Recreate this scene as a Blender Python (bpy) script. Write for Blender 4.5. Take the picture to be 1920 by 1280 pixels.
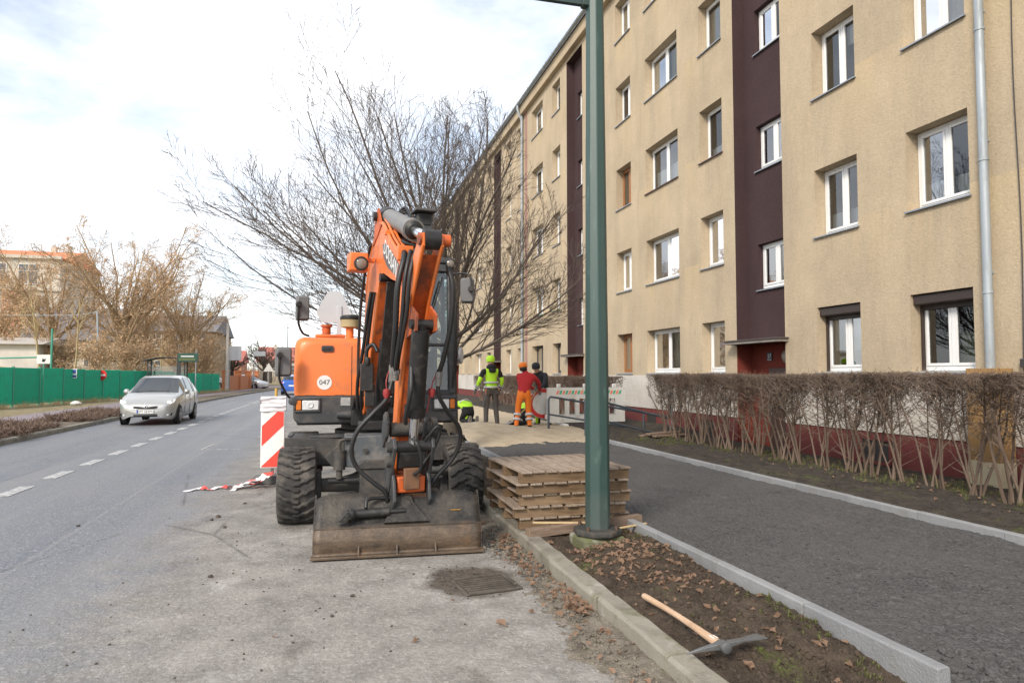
import bpy, bmesh, math, random
from mathutils import Vector, Matrix, noise as mnoise
R_ = math.radians
random.seed(7)
for _o in list(bpy.data.objects):
    bpy.data.objects.remove(_o)
SC = bpy.context.scene
COL = SC.collection

# ------------------------------------------------------------------ camera
cam_d = bpy.data.cameras.new('camera')
cam = bpy.data.objects.new('camera', cam_d); COL.objects.link(cam)
cam_d.sensor_width = 36.0; cam_d.lens = 24.0
cam_d.clip_start = 0.05; cam_d.clip_end = 3000
cam.location = (0, 0, 1.65)
cam.rotation_euler = (R_(90 + 2.773), 0, R_(-15.109))
SC.camera = cam

# ------------------------------------------------------------------ world: bright broken cloud
SUN_EL, SUN_AZ = 36.0, 222.0      # azimuth clockwise from +Y (where the light comes from)
W = bpy.data.worlds.new('World'); SC.world = W; W.use_nodes = True
wn, wl = W.node_tree.nodes, W.node_tree.links
wn.clear()
w_out = wn.new('ShaderNodeOutputWorld'); w_bg = wn.new('ShaderNodeBackground')
sky = wn.new('ShaderNodeTexSky'); sky.sky_type = 'NISHITA'; sky.sun_disc = False
sky.sun_elevation = R_(SUN_EL); sky.sun_rotation = R_(SUN_AZ); sky.air_density = 1.0; sky.dust_density = 1.0
w_tc = wn.new('ShaderNodeTexCoord'); w_map = wn.new('ShaderNodeMapping'); w_map.inputs['Scale'].default_value = (1.0, 1.0, 2.2)
w_map.inputs['Location'].default_value = (0.35, 0.1, 0.2)
w_n = wn.new('ShaderNodeTexNoise'); w_n.inputs['Scale'].default_value = 1.9; w_n.inputs['Detail'].default_value = 7; w_n.inputs['Roughness'].default_value = 0.56
w_r = wn.new('ShaderNodeValToRGB'); w_r.color_ramp.elements[0].position = 0.38; w_r.color_ramp.elements[1].position = 0.62
w_r.color_ramp.elements[0].color = (0.22, 0.22, 0.22, 1)
w_n2 = wn.new('ShaderNodeTexNoise'); w_n2.inputs['Scale'].default_value = 3.3; w_n2.inputs['Detail'].default_value = 5
w_c = wn.new('ShaderNodeMix'); w_c.data_type = 'RGBA'
w_c.inputs['A'].default_value = (7.6, 7.9, 8.4, 1); w_c.inputs['B'].default_value = (10.6, 10.55, 10.5, 1)
w_mx = wn.new('ShaderNodeMix'); w_mx.data_type = 'RGBA'
w_sc = wn.new('ShaderNodeVectorMath'); w_sc.operation = 'SCALE'; w_sc.inputs['Scale'].default_value = 1.12
wl.new(w_tc.outputs['Generated'], w_map.inputs['Vector'])
wl.new(w_map.outputs['Vector'], w_n.inputs['Vector']); wl.new(w_map.outputs['Vector'], w_n2.inputs['Vector'])
wl.new(w_n.outputs['Fac'], w_r.inputs['Fac']); wl.new(w_n2.outputs['Fac'], w_c.inputs['Factor'])
wl.new(sky.outputs['Color'], w_sc.inputs[0])
wl.new(w_r.outputs['Color'], w_mx.inputs['Factor']); wl.new(w_sc.outputs['Vector'], w_mx.inputs['A']); wl.new(w_c.outputs['Result'], w_mx.inputs['B'])
wl.new(w_mx.outputs['Result'], w_bg.inputs['Color']); w_bg.inputs['Strength'].default_value = 0.1
wl.new(w_bg.outputs['Background'], w_out.inputs['Surface'])

sun_d = bpy.data.lights.new('sun', 'SUN'); sun_d.energy = 1.9; sun_d.angle = R_(14); sun_d.color = (1.0, 0.91, 0.79)
sun = bpy.data.objects.new('sun', sun_d); COL.objects.link(sun)
_sd = Vector((math.sin(R_(SUN_AZ)) * math.cos(R_(SUN_EL)), math.cos(R_(SUN_AZ)) * math.cos(R_(SUN_EL)), math.sin(R_(SUN_EL))))
sun.rotation_euler = (-_sd).to_track_quat('-Z', 'Y').to_euler()
sun.location = (0, 0, 30)
SC.view_settings.view_transform = 'Standard'; SC.view_settings.look = 'None'
SC.view_settings.gamma = 1.0; SC.view_settings.use_curve_mapping = False
SC.view_settings.exposure = 0.86
SC.cycles.max_bounces = 5; SC.cycles.diffuse_bounces = 2; SC.cycles.glossy_bounces = 2; SC.cycles.transparent_max_bounces = 10

# ------------------------------------------------------------------ mesh builder
class MB:
    def __init__(s): s.v = []; s.f = []; s.pc = []
    def add(s, vs, fs):
        b = len(s.v); s.pc.append((b, len(s.f))); s.v.extend([tuple(p) for p in vs]); s.f.extend([tuple(i + b for i in q) for q in fs]); return s
    def box(s, c, d, rz=0.0, M=None):
        x, y, z = d[0] / 2, d[1] / 2, d[2] / 2
        P = [Vector(p) for p in ((-x, -y, -z), (x, -y, -z), (x, y, -z), (-x, y, -z), (-x, -y, z), (x, -y, z), (x, y, z), (-x, y, z))]
        if rz: m = Matrix.Rotation(rz, 3, 'Z'); P = [m @ p for p in P]
        if M is not None: P = [M @ p for p in P]
        c = Vector(c)
        return s.add([p + c for p in P], [(0, 3, 2, 1), (4, 5, 6, 7), (0, 1, 5, 4), (1, 2, 6, 5), (2, 3, 7, 6), (3, 0, 4, 7)])
    def bx(s, x0, x1, y0, y1, z0, z1):
        return s.box(((x0 + x1) / 2, (y0 + y1) / 2, (z0 + z1) / 2), (abs(x1 - x0), abs(y1 - y0), abs(z1 - z0)))
    def frame(s, p0, p1, up=(0, 0, 1)):
        d = (Vector(p1) - Vector(p0)); L = d.length; d.normalize(); u = Vector(up)
        if abs(d.dot(u)) > 0.995: u = Vector((0, 1, 0)) if abs(d.y) < .9 else Vector((1, 0, 0))
        a = d.cross(u).normalized(); b = a.cross(d).normalized()
        return d, a, b, L
    def bar(s, p0, p1, w, h, up=(0, 0, 1), w1=None, h1=None):
        d, a, b, L = s.frame(p0, p1, up); w1 = w if w1 is None else w1; h1 = h if h1 is None else h1
        P = []
        for p, ww, hh in ((Vector(p0), w, h), (Vector(p1), w1, h1)):
            for i, j in ((-1, -1), (1, -1), (1, 1), (-1, 1)): P.append(p + a * (i * ww / 2) + b * (j * hh / 2))
        return s.add(P, [(0, 1, 2, 3), (7, 6, 5, 4), (0, 4, 5, 1), (1, 5, 6, 2), (2, 6, 7, 3), (3, 7, 4, 0)])
    def cyl(s, p0, p1, r0, r1=None, n=14, cap=True):
        return s.tube([p0, p1], [r0, r0 if r1 is None else r1], n, cap)
    def tube(s, pts, rs, n=8, cap=True):
        pts = [Vector(p) for p in pts]
        if not hasattr(rs, '__len__'): rs = [rs] * len(pts)
        vs = []; fs = []; a = None
        for i, p in enumerate(pts):
            t = (pts[min(i + 1, len(pts) - 1)] - pts[max(i - 1, 0)])
            if t.length < 1e-9: t = Vector((0, 0, 1))
            t.normalize()
            if a is None:
                u = Vector((0, 0, 1)) if abs(t.z) < .95 else Vector((1, 0, 0)); a = t.cross(u).normalized()
            else:
                a = (a - t * a.dot(t))
                if a.length < 1e-6: a = t.orthogonal()
                a.normalize()
            b = t.cross(a)
            for k in range(n):
                q = 2 * math.pi * k / n; vs.append(p + (a * math.cos(q) + b * math.sin(q)) * rs[i])
        for i in range(len(pts) - 1):
            for k in range(n):
                k2 = (k + 1) % n; fs.append((i * n + k, i * n + k2, (i + 1) * n + k2, (i + 1) * n + k))
        if cap and n > 2:
            fs.append(tuple(range(n - 1, -1, -1))); e = (len(pts) - 1) * n; fs.append(tuple(e + k for k in range(n)))
        return s.add(vs, fs)
    def prism(s, poly, o, ax, ay, n, t0, t1):
        """polygon (2-D) in the plane o + ax*u + ay*v, extruded along n from t0 to t1"""
        o, ax, ay, n = Vector(o), Vector(ax), Vector(ay), Vector(n); k = len(poly)
        A = [o + ax * u + ay * v + n * t0 for u, v in poly]; B = [o + ax * u + ay * v + n * t1 for u, v in poly]
        return s.add(A + B, [tuple(range(k - 1, -1, -1)), tuple(range(k, 2 * k))] + [(i, (i + 1) % k, k + (i + 1) % k, k + i) for i in range(k)])
    def lathe(s, prof, o, ax, n=20, caps=True):
        """prof: [(r, t)] about axis ax from o"""
        o, ax = Vector(o), Vector(ax).normalized(); a = ax.orthogonal().normalized(); b = ax.cross(a); vs = []; fs = []
        for r, t in prof:
            for k in range(n):
                q = 2 * math.pi * k / n; vs.append(o + ax * t + (a * math.cos(q) + b * math.sin(q)) * r)
        for i in range(len(prof) - 1):
            for k in range(n):
                k2 = (k + 1) % n; fs.append((i * n + k, i * n + k2, (i + 1) * n + k2, (i + 1) * n + k))
        if caps and prof[0][0] > 1e-5: fs.append(tuple(range(n - 1, -1, -1)))
        if caps and prof[-1][0] > 1e-5: e = (len(prof) - 1) * n; fs.append(tuple(e + k for k in range(n)))
        return s.add(vs, fs)
    def grid(s, nx, ny, fn):
        vs = [fn(i / nx, j / ny) for j in range(ny + 1) for i in range(nx + 1)]; w = nx + 1
        return s.add(vs, [(j * w + i, j * w + i + 1, (j + 1) * w + i + 1, (j + 1) * w + i) for j in range(ny) for i in range(nx)])
    def mesh(s, name, smooth=None, fix=False):
        m = bpy.data.meshes.new(name); m.from_pydata(s.v, [], s.f)
        if fix:
            bm = bmesh.new(); bm.from_mesh(m); bmesh.ops.recalc_face_normals(bm, faces=bm.faces); bm.to_mesh(m); bm.free()
        m.update()
        if smooth is not None:
            m.polygons.foreach_set('use_smooth', [True] * len(m.polygons))
            if smooth < 179: m.set_sharp_from_angle(angle=R_(smooth))
        return m
    def build(s, name, mat, parent=None, bevel=0, smooth=None, loc=None, seg=2, fix=False, split=False):
        if split and len(s.pc) > 1:                      # one object for each piece that was added
            out = []; ends = s.pc[1:] + [(len(s.v), len(s.f))]
            for (v0, f0), (v1, f1) in zip(s.pc, ends):
                q = MB(); q.v = s.v[v0:v1]; q.f = [tuple(i - v0 for i in f) for f in s.f[f0:f1]]; out.append(q.build(name, mat, parent, bevel, smooth, loc, seg, fix))
            return out[0]
        m = s.mesh(name, smooth if smooth is not None else (35 if bevel else None), fix)
        return obj(name, m, mat, parent, bevel, loc, seg)

def obj(name, mesh, mat=None, parent=None, bevel=0, loc=None, seg=2):
    o = bpy.data.objects.new(name, mesh); COL.objects.link(o)
    if mat is not None and len(mesh.materials) == 0:
        for mm in (mat if isinstance(mat, (list, tuple)) else [mat]): mesh.materials.append(mm)
    if parent is not None: o.parent = parent
    if loc is not None: o.location = loc
    if bevel:
        b = o.modifiers.new('bevel', 'BEVEL'); b.width = bevel; b.segments = seg; b.limit_method = 'ANGLE'; b.angle_limit = R_(35)
    return o
def tag(o, label=None, cat=None, group=None, kind=None):
    if label: o['label'] = label
    if cat: o['category'] = cat
    if group: o['group'] = group
    if kind: o['kind'] = kind
    return o
def thing(name, label, cat, loc=(0, 0, 0), rz=0.0, group=None):
    o = bpy.data.objects.new(name, None); COL.objects.link(o); o.location = loc; o.rotation_euler = (0, 0, rz); o.empty_display_size = .2
    return tag(o, label, cat, group)
def copy_tree(o, parent=None, label=None):
    c = o.copy(); COL.objects.link(c)
    if parent is not None: c.parent = parent
    for ch in o.children: copy_tree(ch, c)
    if label: c['label'] = label
    return c
def fbm(x, y, z=0.0, o=4): return mnoise.fractal(Vector((x, y, z)), 1.0, 2.0, o)   # about -1..1
def lerp(a, b, t): return a + (b - a) * t
def sst(a, b, x):
    t = max(0.0, min(1.0, (x - a) / (b - a))); return t * t * (3 - 2 * t)
def spline(pts, n=6):
    """Catmull-Rom through pts"""
    P = [Vector(p) for p in pts]; P = [P[0] * 2 - P[1]] + P + [P[-1] * 2 - P[-2]]; out = []
    for i in range(1, len(P) - 2):
        for k in range(n):
            t = k / n; a, b, c, d = P[i - 1], P[i], P[i + 1], P[i + 2]
            out.append(0.5 * ((2 * b) + (c - a) * t + (2 * a - 5 * b + 4 * c - d) * t * t + (3 * b - a - 3 * c + d) * t ** 3))
    out.append(P[-2]); return out

# ------------------------------------------------------------------ materials
MATS = {}
class NT:
    def __init__(s, name):
        s.m = bpy.data.materials.new(name); s.m.use_nodes = True; s.t = s.m.node_tree; s.n = s.t.nodes; s.l = s.t.links
        s.b = s.n['Principled BSDF']; s.tc = None
    def coord(s, kind='Object'):
        if s.tc is None: s.tc = s.n.new('ShaderNodeTexCoord')
        if kind == 'World':
            g = s.n.new('ShaderNodeNewGeometry'); return g.outputs['Position']
        return s.tc.outputs[kind]
    def mapping(s, vec, scale=(1, 1, 1), loc=(0, 0, 0), rot=(0, 0, 0)):
        m = s.n.new('ShaderNodeMapping'); m.inputs['Scale'].default_value = scale; m.inputs['Location'].default_value = loc; m.inputs['Rotation'].default_value = rot
        s.l.new(vec, m.inputs['Vector']); return m.outputs['Vector']
    def noise(s, vec, scale, detail=4, rough=.55, dist=0):
        n = s.n.new('ShaderNodeTexNoise'); n.inputs['Scale'].default_value = scale; n.inputs['Detail'].default_value = max(1.0, min(detail, math.log2(170.0 / scale))) if scale < 85 else 1.0
        n.inputs['Roughness'].default_value = rough; n.inputs['Distortion'].default_value = dist
        s.l.new(vec, n.inputs['Vector']); return n.outputs['Fac']
    def voro(s, vec, scale, feat='F1', out='Distance', rnd=1):
        n = s.n.new('ShaderNodeTexVoronoi'); n.feature = feat; n.inputs['Scale'].default_value = scale; n.inputs['Randomness'].default_value = rnd
        s.l.new(vec, n.inputs['Vector']); return n.outputs[out]
    def ramp(s, fac, lo, hi, c0=(0, 0, 0, 1), c1=(1, 1, 1, 1)):
        n = s.n.new('ShaderNodeValToRGB'); e = n.color_ramp.elements; e[0].position = lo; e[1].position = hi
        e[0].color = tuple(c0) + ((1,) if len(c0) == 3 else ()); e[1].color = tuple(c1) + ((1,) if len(c1) == 3 else ())
        s.l.new(fac, n.inputs['Fac']); return n.outputs['Color']
    def mix(s, fac, a, b, mode='MIX'):
        n = s.n.new('ShaderNodeMix'); n.data_type = 'RGBA'; n.blend_type = mode
        for k, v in (('Factor', fac), ('A', a), ('B', b)):
            i = n.inputs[k] if k != 'Factor' else n.inputs[0]
            if isinstance(v, (int, float)): i.default_value = v
            elif isinstance(v, tuple): i.default_value = v + ((1,) if len(v) == 3 else ())
            else: s.l.new(v, i)
        return n.outputs['Result']
    def math(s, op, a, b=0.0, clamp=False):
        n = s.n.new('ShaderNodeMath'); n.operation = op; n.use_clamp = clamp
        for i, v in ((0, a), (1, b)):
            if isinstance(v, (int, float)): n.inputs[i].default_value = v
            else: s.l.new(v, n.inputs[i])
        return n.outputs[0]
    def sep(s, vec):
        n = s.n.new('ShaderNodeSeparateXYZ'); s.l.new(vec, n.inputs[0]); return n.outputs
    def rand(s):
        n = s.n.new('ShaderNodeObjectInfo'); return n.outputs['Random']
    def bump(s, h, strength=.3, dist=.01):
        n = s.n.new('ShaderNodeBump'); n.inputs['Strength'].default_value = strength; n.inputs['Distance'].default_value = dist
        s.l.new(h, n.inputs['Height']); s.l.new(n.outputs['Normal'], s.b.inputs['Normal'])
    def set(s, **k):
        for kk, v in k.items():
            i = s.b.inputs[{'col': 'Base Color', 'rough': 'Roughness', 'metal': 'Metallic', 'spec': 'Specular IOR Level', 'coat': 'Coat Weight', 'alpha': 'Alpha', 'emit': 'Emission Color', 'estr': 'Emission Strength', 'trans': 'Transmission Weight', 'ior': 'IOR', 'crough': 'Coat Roughness', 'sss': 'Subsurface Weight'}[kk]]
            if isinstance(v, (int, float)): i.default_value = v
            elif isinstance(v, tuple): i.default_value = v + ((1,) if len(v) == 3 else ())
            else: s.l.new(v, i)
        return s.m
def mul(c, k): return tuple(min(1.0, x * k) for x in c)

def M(name, col, rough=.6, metal=0.0, var=.14, vs=4.0, bump=.12, bs=60.0, dirt=None, spec=.5, coat=0.0, obvar=0.0, streak=False):
    """general weathered paint / plastic / metal: broad tone variation, optional dirt (colour, amount, scale), fine relief"""
    if name in MATS: return MATS[name]
    t = NT(name); P = t.coord('Object'); Q = t.mapping(P, (1, 1, .15)) if streak else P
    n1 = t.noise(Q, vs, 5, .6)
    c = t.mix(n1, mul(col, 1 - var), mul(col, 1 + var))
    if obvar:
        r = t.rand(); c = t.mix(r, c, t.mix(1.0, c, mul((1, 1, 1), 1 - obvar), 'MULTIPLY'))
    rr = rough
    if dirt:
        dc, amt, ds = dirt
        d1 = t.ramp(t.noise(Q, ds, 7, .68), .62 - .3 * amt, .80 - .3 * amt)
        d1 = t.math('MULTIPLY', d1, min(1.0, .45 + amt * .5))
        c = t.mix(d1, c, tuple(dc)); rr = t.math('MULTIPLY_ADD', d1, .3); rr.node.inputs[2].default_value = rough; rr.node.use_clamp = True
    t.set(col=c, rough=rr, metal=metal, spec=spec, coat=coat)
    if bump: t.bump(t.noise(P, bs, 4, .6), bump, .004)
    MATS[name] = t.m; return t.m
# ================================================================== SETTING
def road_bend(y): return 0.0009 * max(0.0, y - 30) ** 2
def mat_ground():
    t = NT('ground_field'); P = t.coord('World')
    c = t.mix(t.ramp(t.noise(P, .25, 6), .35, .65), (.115, .095, .05), (.19, .165, .085))
    t.set(col=c, rough=.95); t.bump(t.noise(P, 8, 5), .5, .05); return t.m
def mat_road():
    t = NT('road_asphalt'); P = t.coord('World'); X, Y, Z = t.sep(P)
    wob = t.noise(P, .5, 6, .6); wob2 = t.noise(P, 4.0, 7, .75)
    edge = t.math('ADD', X, t.math('MULTIPLY', t.math('SUBTRACT', wob, .5), 1.6))
    edge = t.math('ADD', edge, t.math('MULTIPLY', t.math('SUBTRACT', wob2, .5), 1.5))
    dust = t.ramp(t.math('MULTIPLY_ADD', edge, .5), 0.26, .66); dust.node.inputs[0].links[0].from_node.inputs[2].default_value = 1.22
    agg = t.sep(t.voro(P, 55, 'F1', 'Color')); agg2 = t.sep(t.voro(P, 130, 'F1', 'Color'))
    fine = t.noise(P, 30, 8, .8)
    asph = t.mix(t.ramp(fine, .25, .75), (.088, .096, .112), (.205, .215, .238))
    asph = t.mix(t.math('MULTIPLY', t.ramp(agg[0], .78, .92), .55), asph, (.36, .37, .385))
    asph = t.mix(t.math('MULTIPLY', t.ramp(agg2[1], .75, .95), .5), asph, (.055, .06, .07))
    tracks = t.noise(t.mapping(P, (1.4, .045, 1), (.3, 0, 0)), 1.0, 4, .5)
    asph = t.mix(t.math('MULTIPLY', t.ramp(tracks, .42, .64), .42), asph, (.255, .25, .25))
    patch = t.ramp(t.noise(P, .55, 7, .65, .6), .44, .66)
    asph = t.mix(t.math('MULTIPLY', patch, .30), asph, (.25, .235, .215))
    dusty = t.mix(t.ramp(t.noise(P, 2.2, 9, .72), .32, .70), (.215, .203, .187), (.41, .392, .364))
    dusty = t.mix(t.ramp(fine, .30, .72), t.mix(1.0, dusty, (.66, .64, .62), 'MULTIPLY'), dusty)
    dusty = t.mix(t.math('MULTIPLY', t.ramp(agg[0], .82, .95), .35), dusty, (.44, .42, .39))
    chalk = t.ramp(t.noise(t.mapping(P, (1.0, .7, 1), (3.1, 7.7, 0)), .95, 9, .70, .4), .54, .70)
    chalk = t.math('MULTIPLY', chalk, t.ramp(t.noise(P, 14, 7, .8), .35, .65))
    dusty = t.mix(t.math('MULTIPLY', chalk, .85), dusty, (.56, .545, .52))
    dark = t.ramp(t.noise(t.mapping(P, (1.1, .5, 1), (11.3, 2.7, 0)), 2.1, 9, .72, .3), .58, .72)
    dusty = t.mix(t.math('MULTIPLY', dark, .6), dusty, (.095, .08, .065))
    c = t.mix(dust, asph, dusty)
    sp = t.ramp(t.voro(P, 20, 'F1', 'Distance'), .06, .13, (1, 1, 1, 1), (0, 0, 0, 1))
    spm = t.math('MULTIPLY', sp, t.ramp(t.noise(P, 3.1, 5), .48, .58)); c = t.mix(t.math('MULTIPLY', spm, .75), c, (.06, .05, .042))
    cr = t.ramp(t.voro(t.mapping(P, (1, .6, 1), (0, 0, 0)), .30, 'DISTANCE_TO_EDGE', 'Distance'), .0, .006, (1, 1, 1, 1), (0, 0, 0, 1))
    crm = t.math('MULTIPLY', cr, t.ramp(wob, .47, .53)); c = t.mix(t.math('MULTIPLY', t.math('MULTIPLY', crm, .6), t.ramp(X, -1.6, -1.2, (1, 1, 1, 1), (.15, .15, .15, 1))), c, (.05, .05, .05))
    # long paving seam between the lanes
    sx = t.math('ABSOLUTE', t.math('ADD', t.math('ADD', X, 2.55), t.math('MULTIPLY', t.math('SUBTRACT', wob2, .5), .06)))
    seam = t.ramp(sx, .012, .035, (1, 1, 1, 1), (0, 0, 0, 1)); c = t.mix(t.math('MULTIPLY', seam, .3), c, (.31, .30, .285))
    ddx = t.math('MULTIPLY', t.math('ADD', X, -1.13), 2.45); ddy = t.math('MULTIPLY', t.math('ADD', Y, -5.44), 2.0); dd = t.math('SQRT', t.math('ADD', t.math('MULTIPLY', ddx, ddx), t.math('MULTIPLY', ddy, ddy)))
    dd = t.math('ADD', dd, t.math('MULTIPLY', t.math('SUBTRACT', wob2, .5), .9)); damp_ = t.ramp(dd, .72, 1.02, (1, 1, 1, 1), (0, 0, 0, 1)); c = t.mix(t.math('MULTIPLY', damp_, .93), c, t.mix(t.ramp(t.noise(P, 9, 5, .7), .35, .65), (.042, .032, .025), (.115, .092, .07)))
    r = t.mix(dust, (.52, .52, .52), (.92, .92, .92)); t.set(col=c, rough=r, spec=.4)
    h = t.math('ADD', t.math('MULTIPLY', fine, .9), t.math('MULTIPLY', agg[0], .45)); h = t.math('ADD', h, t.math('MULTIPLY', t.noise(P, 7, 7, .75), 1.3))
    t.bump(h, .8, .016); return t.m
def mat_soil(name, a, b, moss=0.0, sc=6):
    t = NT(name); P = t.coord('World')
    n1 = t.noise(P, sc, 8, .7); c = t.mix(t.ramp(n1, .3, .7), a, b)
    c = t.mix(t.math('MULTIPLY', t.ramp(t.noise(P, 55, 4, .7), .55, .7), .5), c, mul(b, 1.5))
    if moss:
        mk = t.ramp(t.noise(P, 1.4, 6, .65), .60 - moss * .2, .68 - moss * .2); mk = t.math('MULTIPLY', mk, t.ramp(t.noise(P, 30, 4), .42, .58))
        c = t.mix(mk, c, (.085, .098, .03))
    t.set(col=c, rough=.96, spec=.25); t.bump(t.math('ADD', n1, t.math('MULTIPLY', t.noise(P, 70, 5, .7), .4)), .9, .03); return t.m
def mat_gravel():
    t = NT('crushed_stone'); P = t.coord('World')
    v = t.voro(P, 58, 'F1', 'Color'); d = t.voro(P, 58, 'F1', 'Distance'); f = t.noise(P, 110, 4, .7)
    s0 = t.sep(v)[0]; c = t.mix(s0, (.042, .041, .042), (.122, .118, .118))
    c = t.mix(t.math('MULTIPLY', t.ramp(t.noise(P, 1.1, 7, .7), .38, .66), .6), c, (.118, .112, .108))
    c = t.mix(t.math('MULTIPLY', f, .5), c, (.055, .053, .053))
    pit = t.ramp(t.voro(P, 9, 'F1', 'Distance'), .05, .22, (1, 1, 1, 1), (0, 0, 0, 1)); c = t.mix(t.math('MULTIPLY', t.math('MULTIPLY', pit, t.ramp(t.noise(P, 2.3, 5, .7), .45, .6)), .7), c, (.03, .029, .03))
    t.set(col=c, rough=.9, spec=.35)
    h = t.math('SUBTRACT', t.math('MULTIPLY', s0, .6), t.math('MULTIPLY', d, 1.2)); h = t.math('ADD', h, t.math('MULTIPLY', t.noise(P, 12, 5, .7), .9)); t.bump(h, .6, .012); return t.m
def mat_concrete(name, col, dirtcol=(.12, .105, .085), moss=False, amt=.5):
    t = NT(name); P = t.coord('World'); r = t.rand()
    c = t.mix(t.noise(P, 5, 7, .65), mul(col, .78), mul(col, 1.18)); c = t.mix(r, c, t.mix(1.0, c, (.84, .84, .85), 'MULTIPLY'))
    dk = t.ramp(t.noise(P, 2.6, 8, .7), .60 - .2 * amt, .78 - .2 * amt); c = t.mix(t.math('MULTIPLY', dk, .7), c, dirtcol)
    if moss:
        mk = t.ramp(t.noise(P, 3.3, 6, .7), .55, .66); c = t.mix(t.math('MULTIPLY', mk, .6), c, (.12, .125, .05))
        wk = t.ramp(t.noise(P, 1.7, 6, .6), .60, .70); c = t.mix(t.math('MULTIPLY', wk, .65), c, (.55, .54, .51))
    t.set(col=c, rough=.88, spec=.35); t.bump(t.math('ADD', t.noise(P, 60, 6, .75), t.math('MULTIPLY', t.noise(P, 9, 4), .8)), .5, .012); return t.m

m_soil = mat_soil('bed_soil', (.030, .022, .016), (.088, .066, .048), .10)
m_soil2 = mat_soil('hedge_soil', (.025, .021, .018), (.075, .062, .05), .18)
m_dust = mat_soil('gutter_dirt', (.10, .085, .065), (.24, .21, .17), .05)
m_gravel = mat_gravel()
m_oldkerb = mat_concrete('old_kerb_concrete', (.27, .25, .205), moss=True)
m_newkerb = mat_concrete('new_kerb_concrete', (.285, .29, .295), (.2, .19, .17), amt=.3)
m_road = mat_road()

tag(MB().grid(40, 40, lambda u, v: (lerp(-900, 900, u), lerp(-300, 1500, v), -.06)).build('ground', mat_ground()), kind='structure')
road = MB().grid(8, 60, lambda u, v: (lerp(-7.34, 1.84, u) + road_bend(lerp(-12, 220, v)), lerp(-12, 220, v), 0)).build('road', m_road)
tag(road, kind='structure')
m_line = M('worn_white_line', (.52, .52, .51), .8, var=.2, vs=7, dirt=((.20, .205, .21), .75, 9.0))
y = 1.27
while y < 40:
    MB().box((0, 0, 0), (.2, .88, .006)).build('lane_marking', m_line, road, loc=(-4.25 + road_bend(y), y, .0045)); y += 1.66
for k in range(14):
    for dx in (-.12, .12):
        yy = 41.5 + k * 5.0
        MB().bar((-4.3 + dx + road_bend(yy), yy, .005), (-4.3 + dx + road_bend(yy + 4.9), yy + 4.9, .005), .12, .004).build('lane_marking', m_line, road)
for a, b in (((-2.65, 16.35), (-2.57, 17.6)), ((-2.65, 16.35), (-1.85, 16.22)), ((-1.75, 19.2), (-1.55, 20.4))):
    MB().bar((a[0], a[1], .005), (b[0], b[1], .005), .05, .004).build('chalk_mark', m_line, road)

# --- left side: kerb, planting strip, pavement, verge
def strip(name, x0, x1, z0, z1, y0, y1, mat, ny=50, nx=6, amp=0.0, fr=1.0):
    def fn(u, v):
        yy = lerp(y0, y1, v); b = road_bend(yy)
        return (lerp(x0, x1, u) + b, yy, lerp(z0, z1, u) + (amp * fbm(lerp(x0, x1, u) * fr, yy * fr) if 0 < u < 1 else 0))
    return tag(MB().grid(nx, ny, fn).build(name, mat, smooth=60), kind='structure')
kl = MB()
prof = [(-7.46, -.05), (-7.3, -.05), (-7.31, .10), (-7.33, .125), (-7.46, .125)]
def kerbline(prof, y0, y1, n):
    m = MB(); k = len(prof); vs = []; fs = []
    for i in range(n + 1):
        yy = lerp(y0, y1, i / n); b = road_bend(yy); vs += [(x + b, yy, z) for x, z in prof]
    for i in range(n):
        for j in range(k): fs.append((i * k + j, i * k + (j + 1) % k, (i + 1) * k + (j + 1) % k, (i + 1) * k + j))
    fs.append(tuple(range(k))); m.add(vs, fs); return m
tag(kerbline(prof, 2, 140, 60).build('kerb_across', m_oldkerb), kind='structure')
m_pave = mat_concrete('pavement_across', (.255, .215, .225), (.17, .145, .14), amt=.35)
m_verge = mat_soil('dry_verge', (.16, .125, .075), (.33, .27, .16), .2, 3)
strip('planting_strip', -8.75, -7.45, .13, .12, 2, 140, mat_soil('strip_soil', (.10, .08, .06), (.2, .165, .125), .1), amp=.03)
strip('pavement_across', -11.1, -8.75, .13, .125, 2, 140, m_pave, nx=3)
strip('verge', -40, -11.1, .35, .13, 2, 140, m_verge, nx=24, amp=.10, fr=.4)

# --- right side: bed between the old kerb and the new kerb, stone path, hedge bed
def bed_z(x, y):
    base = .10 + .03 * fbm(x * 2.1, y * 2.1, 3) + .022 * fbm(x * 7, y * 7, 5) + .014 * fbm(x * 19, y * 19, 8)
    u = (x - 1.95) / .98
    base += .05 * math.sin(max(0, min(1, u)) * math.pi) * sst(2.6, 3.6, y)
    base -= .22 * math.exp(-(((x - 2.62) / .28) ** 2 + ((y - 2.75) / .55) ** 2))      # dug hole by the kerb end
    base += .05 * math.exp(-(((x - 2.75) / .2) ** 2 + ((y - 3.7) / .5) ** 2))
    base += .06 * math.exp(-(((x - 2.6) / .45) ** 2 + ((y - 5.5) / .5) ** 2))
    base -= .13 * math.exp(-(((x - 2.46) / .33) ** 4 + ((y - 5.98) / .34) ** 4))
    return base
def fine_strip(name, x0, x1, y0, y1, nx, ny, fz, mat):
    def fn(u, v):
        x, y = lerp(x0, x1, u), lerp(y0, y1, v); return (x, y, fz(x, y))
    return tag(MB().grid(nx, ny, fn).build(name, mat, smooth=179), kind='structure')
fine_strip('planting_bed', 1.88, 2.97, -3, 9, 60, 460, bed_z, m_soil)
fine_strip('planting_bed', 1.88, 2.97, 9, 30, 16, 160, bed_z, m_soil)
def work_lift(y): return .2 * sst(14.0, 16.8, y)
def path_z(x, y): return .085 + .012 * fbm(x * 1.7, y * 1.7) + .012 * fbm(x * 8, y * 8, 2) + .009 * fbm(x * 26, y * 26, 4) + work_lift(y) - .10 * sst(2.9, 1.6, y) * sst(5.2, 3.2, x)
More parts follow.
